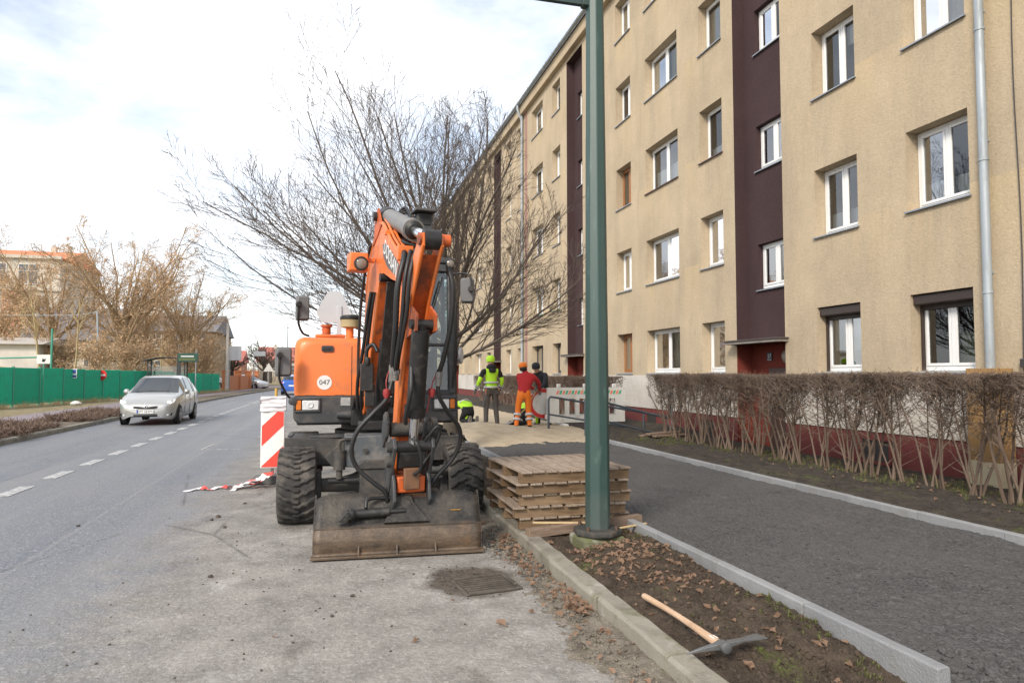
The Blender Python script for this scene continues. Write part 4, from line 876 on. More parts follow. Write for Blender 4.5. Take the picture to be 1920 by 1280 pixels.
# bucket cylinder in front of the arm
b0, b1 = bp(2.20, 2.10, -.02), bp(1.86, .98, .0); d_ = (b1 - b0).normalized(); L = (b1 - b0).length
bc = MB(); bc.cyl(b0, b0 + d_ * .08, .06, n=16); bc.cyl(b0 + d_ * .04, b0 + d_ * L * .70, .083, n=22); bc.cyl(b0 + d_ * L * .66, b0 + d_ * L * .74, .10, n=22); E(bc, 'bucket_cylinder', m_blk, smooth=40)
E(MB().cyl(b0 + d_ * L * .74, b1, .046, n=14), 'bucket_cylinder_rod', m_chrome, smooth=40)
bb = MB(); bb.cyl(bp(2.20, 2.10, -.12), bp(2.20, 2.10, .10), .045, n=14); bb.cyl(bp(1.86, .98, -.18), bp(1.86, .98, .20), .055, n=14); E(bb, 'cylinder_pin', m_blk, smooth=40)
lug = MB()
for tt in (-.092, .085): lug.prism([(2.05, 2.3), (2.30, 2.18), (2.28, 2.04), (2.14, 2.02), (1.9, 1.98)], tuple(BF), tuple(bd), (0, 0, 1), tuple(bn), tt, tt + .02)
E(lug, 'cylinder_lug', m_orw, fix=True)
# linkage: two dog-bone links, rocker, quick coupler
lk = MB()
for tt in (-.20, .165):
    lk.prism([(1.76, 1.05), (1.90, 1.06), (1.94, .97), (1.84, .80), (1.74, .56), (1.66, .50), (1.58, .55), (1.66, .72), (1.74, .88)], tuple(BF), tuple(bd), (0, 0, 1), tuple(bn), tt, tt + .035)
    lk.prism([(1.50, 1.10), (1.56, 1.26), (1.66, 1.30), (1.74, 1.2), (1.70, 1.06), (1.62, 1.0), (1.55, .94)], tuple(BF), tuple(bd), (0, 0, 1), tuple(bn), tt - .02, tt + .01)
E(lk, 'link_arm', m_gry, .008, fix=True)
rk = MB(); rk.prism([(1.76, .92), (1.84, 1.0), (1.88, .92), (1.84, .78), (1.76, .74)], tuple(BF), tuple(bd), (0, 0, 1), tuple(bn), -.13, .13); E(rk, 'rocker', m_blk, .012, fix=True)
ck = MB(); ck.cyl(bp(1.86, .98, -.25), bp(1.86, .98, -.17), .05, n=14); ck.cyl(bp(1.80, .84, -.24), bp(1.8, .84, -.17), .055, n=14); ck.cyl(bp(1.66, .58, -.23), bp(1.66, .58, .23), .045, n=14); ck.cyl(bp(1.62, 1.12, -.16), bp(1.62, 1.12, .26), .07, n=16); ck.cyl(bp(1.62, 1.12, .24), bp(1.62, 1.12, .29), .11, n=18); E(ck, 'link_pin', m_chs, smooth=40)
qc = MB(); qc.box(bp(1.74, .62, .0), (.27, .16, .15), BA); E(qc, 'quick_coupler', m_orw, .015)
qc = MB(); qc.box(bp(1.86, .68, -.01), (.15, .05, .20), BA, ); E(qc, 'coupler_latch', m_rust, .012)
qh = MB()
for tt in (-.185, .15): qh.prism([(1.50, .80), (1.74, .80), (1.84, .66), (1.88, .48), (1.80, .36), (1.66, .36), (1.50, .52)], tuple(BF), tuple(bd), (0, 0, 1), tuple(bn), tt, tt + .035)
E(qh, 'coupler_hook', m_gry, .01, fix=True)
# hoses along the arm, big loops to the coupler
def hose(pts, r=.022, n=5, name='hydraulic_hose', rib=False):
    P = spline(pts, 8 if not rib else 14); rs = [r * (1 + (.10 if rib and i % 2 else 0)) for i in range(len(P))]; m = MB(); m.tube(P, rs, 9); return E(m, name, m_hose, smooth=70)
hose([bp(1.88, 2.84, -.10), bp(2.02, 2.72, -.14), bp(2.05, 2.45, -.2), bp(1.98, 2.1, -.2), bp(1.86, 1.85, -.19), bp(1.78, 1.72, -.18)], .026, rib=True)
hose([bp(1.88, 2.86, -.04), bp(2.05, 2.78, -.09), bp(2.12, 2.52, -.15), bp(2.05, 2.15, -.16), bp(1.9, 1.8, -.17), bp(1.82, 1.68, -.16)], .02)
hose([bp(1.88, 2.86, .0), bp(2.10, 2.80, -.05), bp(2.18, 2.55, -.12), bp(2.10, 2.2, -.13), bp(1.92, 1.85, -.15), bp(1.80, 1.70, -.14)], .02)
hose([bp(2.30, 2.62, .20), bp(2.33, 2.42, .235), bp(2.27, 2.1, .235), bp(2.12, 1.8, .215), bp(2.02, 1.66, .20)], .023, rib=True)
fit = MB()
for p, q in ((bp(1.78, 1.74, -.18), bp(1.74, 1.58, -.18)), (bp(2.04, 1.68, .20), bp(2.0, 1.55, .20)), (bp(1.82, 1.7, -.15), bp(1.78, 1.6, -.15))): fit.cyl(p, q, .03, n=10); fit.cyl(p, p.lerp(q, .4), .036, n=6)
E(fit, 'hose_fitting', m_cylg, smooth=40)
rc = MB(); rc.lathe([(0, 0), (.03, .01), (.034, .05), (.02, .09), (0, .09)], bp(1.80, 1.52, -.24), (0, 0, -1), 12); rc.lathe([(0, 0), (.03, .01), (.034, .05), (.02, .09), (0, .09)], bp(2.0, 1.53, .14), (0, 0, -1), 12)
rc.tube(spline([bp(1.74, 1.7, -.2), bp(1.79, 1.6, -.24), bp(1.8, 1.52, -.24), bp(1.8, 1.4, -.22)], 4), .006, 5); rc.tube(spline([bp(2.02, 1.66, .18), bp(2.0, 1.55, .14), bp(1.98, 1.3, .10)], 4), .006, 5)
E(rc, 'dust_cap', M('cap_red', (.30, .03, .03), .45), smooth=50)
# left loop and right loop, hanging out to the sides
hose([bp(1.76, 1.58, -.18), bp(1.80, 1.42, -.24), bp(1.82, 1.30, -.36), bp(1.80, 1.14, -.50), bp(1.76, .96, -.55), bp(1.74, .80, -.50), bp(1.76, .66, -.36), bp(1.76, .56, -.24), bp(1.74, .46, -.21)], .021)
hose([bp(2.0, 1.56, .20), bp(1.98, 1.44, .22), bp(1.92, 1.30, .32), bp(1.84, 1.14, .46), bp(1.78, .98, .49), bp(1.74, .82, .42), bp(1.74, .68, .28), bp(1.72, .56, .20)], .021)
hose([bp(1.86, 1.0, .10), bp(1.92, 1.08, .14), bp(1.96, 1.16, .20), bp(1.94, 1.12, .24), bp(1.88, .96, .2), bp(1.84, .80, .10), bp(1.82, .72, .06)], .016)
hose([bp(1.90, 1.06, -.02), bp(2.0, 1.02, .0), bp(2.0, .90, .04), bp(1.96, .78, .05), bp(1.9, .72, .0)], .016)
hose([bp(2.10, 1.72, -.08), bp(2.16, 1.5, -.10), bp(2.06, 1.3, -.115), bp(1.98, 1.2, -.10)], .02)
# --- tilting ditch bucket
KA = math.atan2(-.088, 1.525); kx = Vector((math.cos(KA), math.sin(KA), 0)); ky = Vector((-math.sin(KA), math.cos(KA), 0)); KO = Vector((.65, 6.37, .0))
def kp(x, y, z): return KO + kx * x + ky * y + Vector((0, 0, z))
W2 = .755
prof = [(-.03, .035), (.0, .05), (-.015, .12), (-.01, .19), (.025, .255), (.06, .29), (.12, .37), (.20, .49), (.235, .535)]
sh = MB(); nx = 24
sh.grid(nx, len(prof) - 1, lambda u, v: tuple(kp(lerp(-W2, W2, u), prof[round(v * (len(prof) - 1))][0], prof[round(v * (len(prof) - 1))][1] - (.0 if v < .95 else .05 * (sst(.86, 1.0, abs(2 * u - 1)))))))
so = E(sh, 'bucket_shell', m_steel, smooth=35); sm_ = so.modifiers.new('thick', 'SOLIDIFY'); sm_.thickness = .014; sm_.offset = 0
bs = MB()
for x in (-W2 - .006, W2 - .006):
    A = [tuple(kp(x, a, b)) for a, b in prof] + [tuple(kp(x, .55, .42)), tuple(kp(x, .60, .06)), tuple(kp(x, .55, .03))]
    B = [tuple(Vector(p) + kx * .014) for p in A]; n = len(A); bs.add(A + B, [tuple(range(n - 1, -1, -1)), tuple(range(n, 2 * n))] + [(i, (i + 1) % n, n + (i + 1) % n, n + i) for i in range(n)])
E(bs, 'bucket_side', m_steel, fix=True)
lip = MB(); lip.bar(kp(-W2 - .02, -.045, .026), kp(W2 + .02, -.045, .026), .085, .022); lip.bar(kp(-W2, .3, .02), kp(W2, .3, .02), .6, .02); E(lip, 'bucket_lip', m_steel, .004)
for x in (-.36, -.02, .33):
    E(MB().prism([(-.07, .037), (.0, .037), (-.01, .12)], tuple(kp(x, 0, 0)), tuple(ky), (0, 0, 1), tuple(kx), -.007, .007), 'lip_rib', m_steel, fix=True)
cr = MB(); cr.bar(kp(-W2, .026, .262), kp(W2, .026, .262), .02, .012); E(cr, 'bucket_seam', m_steel, .003)
tp = MB(); tp.prism([(-.22, .0), (.20, .0), (.06, .20), (.05, .27), (-.09, .27), (-.10, .20)], tuple(kp(.08, .035, .285)), tuple(kx), (0, .58, .81), (0, -.81, .58), -.002, .03); E(tp, 'tilt_bracket', m_steel, .006, fix=True)
tp = MB(); tp.cyl(kp(.085, .10, .445), kp(.085, .20, .46), .03, n=12); E(tp, 'tilt_pin', m_chs, smooth=40)
tf = MB(); tf.box(kp(.10, .34, .50), (.34, .30, .06), KA); tf.box(kp(.10, .24, .46), (.28, .05, .16), KA); E(tf, 'tilt_frame', m_rust, .01)
tc_ = MB(); q0, q1 = kp(-.52, .06, .375), kp(-.04, .07, .39); tc_.cyl(q0.lerp(q1, .10), q0.lerp(q1, .90), .042, n=18); tc_.cyl(q0.lerp(q1, .9), q1.lerp(q0, -.2), .022, n=12); E(tc_, 'tilt_cylinder', m_blk, smooth=40)
tc_ = MB(); tc_.prism([(-.57, .33), (-.52, .36), (-.47, .42), (-.41, .42), (-.43, .35), (-.50, .33)], tuple(kp(0, .045, 0)), tuple(kx), (0, 0, 1), tuple(ky), -.07, -.03); tc_.cyl(kp(-.46, -.03, .375), kp(-.46, .06, .375), .022, n=12); tc_.cyl(kp(-.445, .0, .39), kp(-.41, .01, .395), .052, n=16); E(tc_, 'tilt_cylinder_eye', m_blk, .006, fix=True)
hose([kp(-.30, .06, .43), kp(-.28, .10, .50), kp(-.15, .16, .50), kp(.0, .18, .50), kp(.06, .2, .56)], .018)
dcl = MB(); dcl.bar(kp(.48, .115, .375), kp(.58, .113, .375), .004, .03, tuple(ky)); E(dcl, 'bucket_decal', M('decal_ochre', (.42, .22, .05), .7, 0, .3, 40, 0))
# ================================================================== THINGS ON THE STREET
# --- green lamp post
def mat_post():
    t = NT('post_green'); P = t.coord('Object'); X, Y, Z = t.sep(P); S = t.mapping(P, (1, 1, .2))
    c = t.mix(t.noise(S, 4, 6, .6), (.022, .051, .045), (.042, .084, .074))
    c = t.mix(t.math('MULTIPLY', t.ramp(t.noise(S, 11, 7, .7), .60, .70), .55), c, (.10, .165, .145))
    c = t.mix(t.math('MULTIPLY', t.ramp(t.noise(P, 9, 7, .75), .66, .70), .85), c, (.075, .045, .03))
    low = t.ramp(t.math('ADD', Z, t.math('MULTIPLY', t.noise(P, 3, 5), .9)), .55, 1.5, (1, 1, 1, 1), (0, 0, 0, 1)); c = t.mix(t.math('MULTIPLY', low, .65), c, (.085, .095, .092))
    t.set(col=c, rough=.45); t.bump(t.noise(P, 25, 5, .7), .2, .004); return t.m
m_post = mat_post()
post_ = thing('lamp_post', 'tall green octagonal lamp post on a mossy concrete footing beside the pallets', 'lamp post', (2.50, 6.13, 0))
pr = []
for z, r in ((.2, .122), (2.2, .111), (2.21, .1095), (3.95, .099), (3.96, .0975), (8.4, .07)): pr.append((r, z))
m = MB(); n = 8; vs = []; fs = []
for r, z in pr:
    for k in range(n): a = math.pi / 8 + 2 * math.pi * k / n + .16; vs.append((r * math.cos(a), r * math.sin(a), z))
for i in range(len(pr) - 1):
    for k in range(n): fs.append((i * n + k, i * n + (k + 1) % n, (i + 1) * n + (k + 1) % n, (i + 1) * n + k))
fs.append(tuple((len(pr) - 1) * n + k for k in range(n))); m.add(vs, fs); m.build('shaft', m_post, post_, .008)
m = MB(); m.lathe([(.15, .0), (.235, .0), (.24, .02), (.232, .055), (.18, .062), (.12, .06)], (0, 0, .142), (0, 0, 1), 8); fl_ = m.build('base_flange', M('flange_iron', (.045, .048, .045), .7, .2, .3, 9, .3, 50, dirt=((.12, .09, .07), .5, 8)), post_, .01); fl_.rotation_euler = (0, 0, .2)
MB().box((-.01, 0, .04), (.43, .36, .20), .1).build('footing', mat_concrete('footing_mossy', (.15, .15, .09), (.10, .13, .03), moss=True, amt=.8), post_, .03)
m = MB()
for k in range(4): a = k * math.pi / 2 + .7; m.cyl((.195 * math.cos(a), .195 * math.sin(a), .19), (.195 * math.cos(a), .195 * math.sin(a), .235), .016, n=6)
m.build('bolt', M('bolt_rust', (.10, .06, .04), .8), post_, split=True)
m = MB(); m.bar((-.02, 0, 5.29), (-2.6, .25, 5.42), .05, .06, w1=.04, h1=.045); m.box((-.06, 0, 5.29), (.15, .09, .075), 0); m.build('cantilever_arm', M('arm_dark_green', (.03, .055, .05), .5), post_, .006)
m = MB(); m.tube(spline([(0, 0, 8.3), (-.3, 0, 8.8), (-1.2, 0, 9.1), (-2.0, 0, 9.15)], 5), .035, 8); m.build('lamp_arm', m_post, post_, smooth=50)
m = MB(); m.lathe([(.0, 0), (.10, .03), (.12, .25), (.09, .55), (0, .6)], (-1.9, 0, 9.15), (-1, 0, .05), 14); m.build('lamp_head', m_gry, post_, smooth=50)

# --- stack of pallets
def mat_wood(name, a, b, obv=.25, ax='Y'):
    t = NT(name); P = t.coord('Object'); sc = (14, 1.2, 14) if ax == 'Y' else (1.2, 14, 14); r = t.rand()
    n_ = t.noise(t.mapping(P, sc), 3, 6, .65, .5); c = t.mix(t.ramp(n_, .3, .7), a, b); c = t.mix(t.math('MULTIPLY', t.ramp(t.noise(P, 6, 6, .7), .5, .7), .45), c, mul(a, .6))
    c = t.mix(r, c, t.mix(1.0, c, (1 - obv, 1 - obv * 1.1, 1 - obv * 1.2), 'MULTIPLY')); t.set(col=c, rough=.85, spec=.25); t.bump(n_, .4, .006); return t.m
m_wy = mat_wood('pallet_board_wood', (.23, .175, .13), (.43, .355, .29)); m_wx = mat_wood('pallet_stringer_wood', (.165, .108, .064), (.30, .21, .13), .4, 'X')
def board_mesh(w, L, h, seed, name='deck_board'):
    r = random.Random(seed); m = MB(); n = 4; vs = []; fs = []
    for i in range(n + 1):
        y = -L / 2 + L * i / n; o = r.uniform(-.003, .003); q = r.uniform(-.002, .003)
        vs += [(-w / 2 + o, y, -h / 2 + q), (w / 2 + o, y, -h / 2 + q), (w / 2 + o, y, h / 2 + q), (-w / 2 + o, y, h / 2 + q)]
    for i in range(n):
        for j in range(4): fs.append((i * 4 + j, i * 4 + (j + 1) % 4, (i + 1) * 4 + (j + 1) % 4, (i + 1) * 4 + j))
    fs += [(3, 2, 1, 0), (n * 4, n * 4 + 1, n * 4 + 2, n * 4 + 3)]; return m.add(vs, fs).mesh(name, None, True)
dbm = [board_mesh(w, 1.26, .021, s) for s, w in ((1, .112), (2, .118), (3, .106), (4, .115))]
for x in dbm: x.materials.append(m_wy)
stm = []
for s in range(3):
    x = MB(); x.box((0, 0, 0), (1.17, .095, .094)); mm = x.mesh('stringer'); mm.materials.append(m_wx); stm.append(mm)
rp = random.Random(5); LBL = ['lowest wooden pallet of the stack, resting on the kerb edge soil', 'wooden pallet second from the bottom of the stack', 'wooden pallet in the middle of the stack behind the green post', 'wooden pallet second from the top of the stack', 'topmost wooden pallet of the stack with pale worn deck boards']
for k in range(5):
    dx, dy, rz = [(.02, .0, .01), (-.03, -.03, -.012), (.03, -.02, .0), (-.02, -.05, .016), (.0, -.06, .035)][k]
    t = thing('wooden_pallet', LBL[k], 'pallet', (2.40 + dx, 7.16 + dy, .125 + k * .1155), rz + .01, 'pallets stacked by the lamp post')
    for j, y in enumerate((-.555, 0, .555)):
        o = obj('stringer', stm[j], None, t, .004); o.location = (rp.uniform(-.01, .01), y, .047)
    for j in range(9):
        o = obj('deck_board', rp.choice(dbm), None, t, .003); o.location = (-.533 + j * .1333 + rp.uniform(-.006, .006), rp.uniform(-.018, .012), .1045); o.rotation_euler = (0, 0, rp.uniform(-.008, .008))
def timber(name, label, cat, p0, p1, w, h, mat, bev=.004, group=None):
    p0, p1 = Vector(p0), Vector(p1); d = p1 - p0; L = d.length; m = MB(); m.box((0, 0, 0), (L, w, h)); o = m.build(name, mat, None, bev)
    o.location = (p0 + p1) / 2; o.rotation_euler = (0, -math.atan2(d.z, math.hypot(d.x, d.y)), math.atan2(d.y, d.x)); return tag(o, label, cat, group)
m_beam = mat_wood('timber_beam', (.16, .11, .08), (.30, .22, .165), .1, 'X'); m_lath = mat_wood('timber_lath', (.42, .30, .16), (.62, .48, .29), .1, 'X')
timber('timber_beam', 'grey brown squared timber lying in front of the pallets behind the post', 'timber', (1.84, 6.26, .155), (3.10, 6.47, .185), .09, .085, m_beam)
timber('wooden_lath', 'thin pale lath lying on the timber left of the green post', 'lath', (1.93, 6.38, .225), (2.48, 6.30, .21), .03, .018, m_lath)
timber('wooden_lath', 'short yellow lath lying right of the post footing', 'lath', (2.70, 6.16, .17), (3.06, 6.24, .185), .03, .016, m_lath)
timber('wooden_lath', 'pale lath poking up behind the timber right of the post', 'lath', (2.70, 6.52, .17), (2.98, 6.62, .25), .022, .014, m_lath)

# --- pickaxe on the soil
px0 = Vector((2.045, 4.22, .185)); px1 = Vector((2.06, 3.33, .195))
pk = thing('pickaxe', 'pickaxe with pale wooden handle lying on the soil bed by the kerb', 'pickaxe', tuple(px1)); po = tuple(-px1)
m = MB(); P = [px0.lerp(px1, t) + Vector((0, 0, .012 * math.sin(t * 3.1))) for t in (0, .02, .1, .3, .5, .7, .9, 1.0)]; m.tube(P, [.017, .021, .0205, .018, .017, .019, .023, .026], 12)
m.build('handle', mat_wood('pick_handle_wood', (.42, .27, .17), (.60, .43, .30), 0), pk, smooth=50, loc=po)
m_pick = M('pick_steel', (.17, .175, .18), .5, .5, .25, 12, .2, 60, dirt=((.10, .08, .06), .4, 8))
hd = [Vector((1.855, 3.33, .170)), Vector((1.93, 3.325, .185)), Vector((2.02, 3.32, .196)), Vector((2.06, 3.32, .20)), Vector((2.10, 3.325, .20)), Vector((2.20, 3.345, .203)), Vector((2.36, 3.385, .195))]
m = MB(); ww = [.004, .010, .018, .026, .02, .02, .024]; hh = [.006, .018, .028, .044, .026, .014, .008]
for i in range(len(hd) - 1): m.bar(hd[i], hd[i + 1], ww[i], hh[i], w1=ww[i + 1] + .001 * i, h1=hh[i + 1])
mb2 = MB(); vs = []; fs = []
for i, p in enumerate(hd):
    d = (hd[min(i + 1, 6)] - hd[max(i - 1, 0)]).normalized(); a = d.cross(Vector((0, 0, 1))).normalized()
    w_, h_ = ww[i], hh[i]; w_ = w_ * (1 + (.7 if i == 6 else 0)); vs += [p - a * w_ + Vector((0, 0, -h_ / 2)), p + a * w_ + Vector((0, 0, -h_ / 2)), p + a * w_ + Vector((0, 0, h_ / 2)), p - a * w_ + Vector((0, 0, h_ / 2))]
for i in range(6):
    for j in range(4): fs.append((i * 4 + j, i * 4 + (j + 1) % 4, (i + 1) * 4 + (j + 1) % 4, (i + 1) * 4 + j))
fs += [(3, 2, 1, 0), (24, 25, 26, 27)]; mb2.add(vs, fs).build('pick_head', m_pick, pk, .003, loc=po, fix=True)
MB().lathe([(.026, -.03), (.03, -.02), (.03, .03), (.024, .034), (0, .034)], px1 + Vector((.004, -.03, .006)), (.06, -1, .02), 20).build('pick_eye', m_pick, pk, smooth=40, loc=po)
MB().box(px0.lerp(px1, .93) + Vector((0, 0, .024)), (.03, .045, .002), .06).build('sticker', m_wht, pk, loc=po)

# --- street drain in its hollow of dirt
dr = thing('drain_grate', 'cast iron street drain grate half buried in damp dirt', 'drain', (1.22, 5.31, 0), .12)
m_iron = M('drain_iron', (.11, .095, .078), .85, .1, .3, 12, .3, 60, dirt=((.05, .04, .032), .6, 7))
for j in range(7): MB().bx(-.19, .19, -.165 + j * .05, -.147 + j * .05, .002, .014).build('grate_bar', m_iron, dr, .003)
m = MB(); m.bx(-.23, -.20, -.21, .21, .002, .009); m.bx(.20, .23, -.21, .21, .004, .018); m.bx(-.20, .20, -.21, -.18, .004, .018); m.bx(-.20, .20, .19, .21, .004, .018); m.build('grate_frame', m_iron, dr, .003, split=True)
MB().bx(-.199, .199, -.179, .189, .0055, .0062).build('silt_bed', M('drain_silt', (.05, .040, .032), .95, 0, .3, 20, .5), dr)  # dark brown silt showing between the grate bars
t = NT('damp_dirt'); P = t.coord('World'); n_ = t.noise(P, 9, 7, .7); t.set(col=t.mix(n_, (.038, .030, .024), (.11, .09, .068)), rough=.85); t.bump(n_, .9, .03); m_damp = t.m

# --- red and white warning board with its foot, tape on the ground
wbd = thing('warning_board', 'red and white striped roadworks warning board left of the excavator', 'barricade', (-.80, 11.15, 0), -.04)
m_brd = M('board_white', (.80, .80, .78), .45, 0, .06, 4, .03, dirt=((.45, .43, .40), .2, 4)); m_red = M('board_red', (.78, .075, .05), .45, 0, .08, 4, .03)
BW, B0, B1 = .35, .22, 1.20
MB().bx(-BW / 2, BW / 2, -.02, .02, B0, B1).build('board', m_brd, wbd, .012)
def clip(poly, ax, lim, sg):
    out = []
    for i in range(len(poly)):
        a, b = poly[i], poly[(i + 1) % len(poly)]; da, db = sg * (lim - a[ax]), sg * (lim - b[ax])
        if da >= 0: out.append(a)
        if da * db < 0: q = da / (da - db); out.append((a[0] + (b[0] - a[0]) * q, a[1] + (b[1] - a[1]) * q))
    return out
h = BW / 2 - .016
for k in range(-1, 4):
    v0 = B0 + .02 + .005 + k * .612 - .30; poly = [(-h, v0), (h, v0 + .31), (h, v0 + .31 + .305), (-h, v0 + .305)]
    poly = clip(clip(poly, 1, B1 - .12, 1), 1, B0 + .018, -1)
    if len(poly) > 2: MB().prism(poly, (0, 0, 0), (1, 0, 0), (0, 0, 1), (0, 1, 0), -.0235, -.0205).build('red_stripe', m_red, wbd, fix=True)
def wrapf(u, v):
    a = 2 * math.pi * u; c, s = math.cos(a), math.sin(a); sx = (BW / 2 + .014) * (1 if c > 0 else -1) * min(1, abs(c) * 3.0); sy = .034 * (1 if s > 0 else -1) * min(1, abs(s) * 3.0); z = lerp(1.09, 1.315, v)
    k = .010 * fbm(u * 12, v * 5, 2) + .008 * fbm(u * 30, v * 24, 4); return (sx * (1 + .25 * k), sy + k * 2.2 * (1 if s > 0 else -1), z + .006 * fbm(u * 9, v * 2))
MB().grid(80, 16, wrapf).build('plastic_wrap', M('plastic_film_white', (.74, .74, .77), .3, 0, .1, 12, .3, 25), wbd, smooth=50)
m_foot = M('recycled_rubber', (.12, .12, .118), .8, 0, .2, 8, .2)
MB().prism([(-.30, 0), (.30, 0), (.28, .09), (.10, .125), (-.10, .125), (-.28, .09)], (0, 0, 0), (1, 0, 0), (0, 0, 1), (0, 1, 0), -.19, .19).build('foot_block', m_foot, wbd, .012, fix=True)
MB().bx(-.02, .02, -.02, .02, .1, B0).build('stem', m_foot, wbd, .003); MB().cyl((.04, 0, 1.31), (.04, 0, 1.44), .022, n=10).build('lamp_stub', M('lamp_stub_amber', (.55, .35, .08), .4), wbd, smooth=40)
t = NT('barrier_tape'); U = t.coord('UV'); wv = t.math('FRACT', t.math('MULTIPLY', t.sep(U)[0], 4.5)); t.set(col=t.mix(t.ramp(wv, .48, .52), (.80, .78, .76), (.74, .07, .05)), rough=.35); m_tape = t.m
def ribbon(name, pts, w, seed, tw=7):
    P = spline(pts, 10); me = bpy.data.meshes.new(name); vs = []; fs = []; uv = []; r = random.Random(seed); n = len(P)
    for i, p in enumerate(P):
        d = (P[min(i + 1, n - 1)] - P[max(0, i - 1)]).normalized(); a = d.cross(Vector((0, 0, 1))).normalized(); q = .9 * fbm(i * .13, seed); b = a * math.cos(q) + Vector((0, 0, 1)) * math.sin(q) * .8
        c = p + Vector((0, 0, abs(b.z) * w * .5 + .008)); vs += [c - b * w / 2, c + Vector((0, 0, .012 * fbm(i * .4, 3))), c + b * w / 2]
    for i in range(n - 1): fs += [(i * 3, i * 3 + 1, i * 3 + 4, i * 3 + 3), (i * 3 + 1, i * 3 + 2, i * 3 + 5, i * 3 + 4)]
    me.from_pydata([tuple(v) for v in vs], [], fs); ul = me.uv_layers.new(); 
    for l in me.loops: ul.data[l.index].uv = ((l.vertex_index // 3) / n, (l.vertex_index % 3) / 2)
    me.polygons.foreach_set('use_smooth', [True] * len(fs)); me.update(); return obj(name, me, m_tape)
tag(ribbon('barrier_tape', [(-1.92, 10.55, .0), (-1.75, 10.72, .01), (-1.6, 10.62, .0), (-1.5, 10.75, .02), (-1.36, 10.68, .01), (-1.2, 10.62, .03), (-1.05, 10.9, .08), (-.98, 10.66, .10), (-.86, 10.85, .16), (-.7, 10.88, .2), (-.62, 10.8, .14)], .085, 4), 'crumpled red and white barrier tape trailing on the asphalt', 'tape')
tag(ribbon('barrier_tape', [(-1.28, 10.45, .0), (-1.2, 10.75, .04), (-1.08, 10.55, .06), (-1.0, 10.72, .05), (-.9, 10.55, .10), (-.8, 10.74, .17), (-.66, 10.78, .18)], .08, 9), 'bunched barrier tape over the foot of the striped board', 'tape')

# --- silver people carrier and other cars
m_silver = M('car_silver', (.46, .46, .44), .28, .55, .04, 2, 0, coat=.6); m_blue = M('car_blue', (.02, .10, .42), .3, .3, .05, 2, 0, coat=.6); m_carw = M('car_pale', (.55, .56, .58), .3, .3, .05, 2, 0, coat=.6); m_cargrey = M('car_dark', (.07, .075, .08), .3, .3, .05, 2, 0, coat=.6)
m_cblk = M('car_black_trim', (.015, .015, .016), .5); m_ctyre = M('car_tyre', (.022, .022, .022), .85); m_alloy = M('alloy_rim', (.42, .42, .43), .35, .7)
def mat_carglass():
    t = NT('car_glass'); t.set(col=(.030, .036, .042), rough=.06, spec=.9); return t.m
m_cglass = mat_carglass()
t = NT('headlight_lit'); t.set(col=(.8, .8, .78), rough=.1, emit=(1, .96, .86), estr=1.6); m_hl = t.m
t = NT('tail_light_lit'); t.set(col=(.5, .02, .02), rough=.2, emit=(1, .05, .06), estr=.7); m_tl = t.m
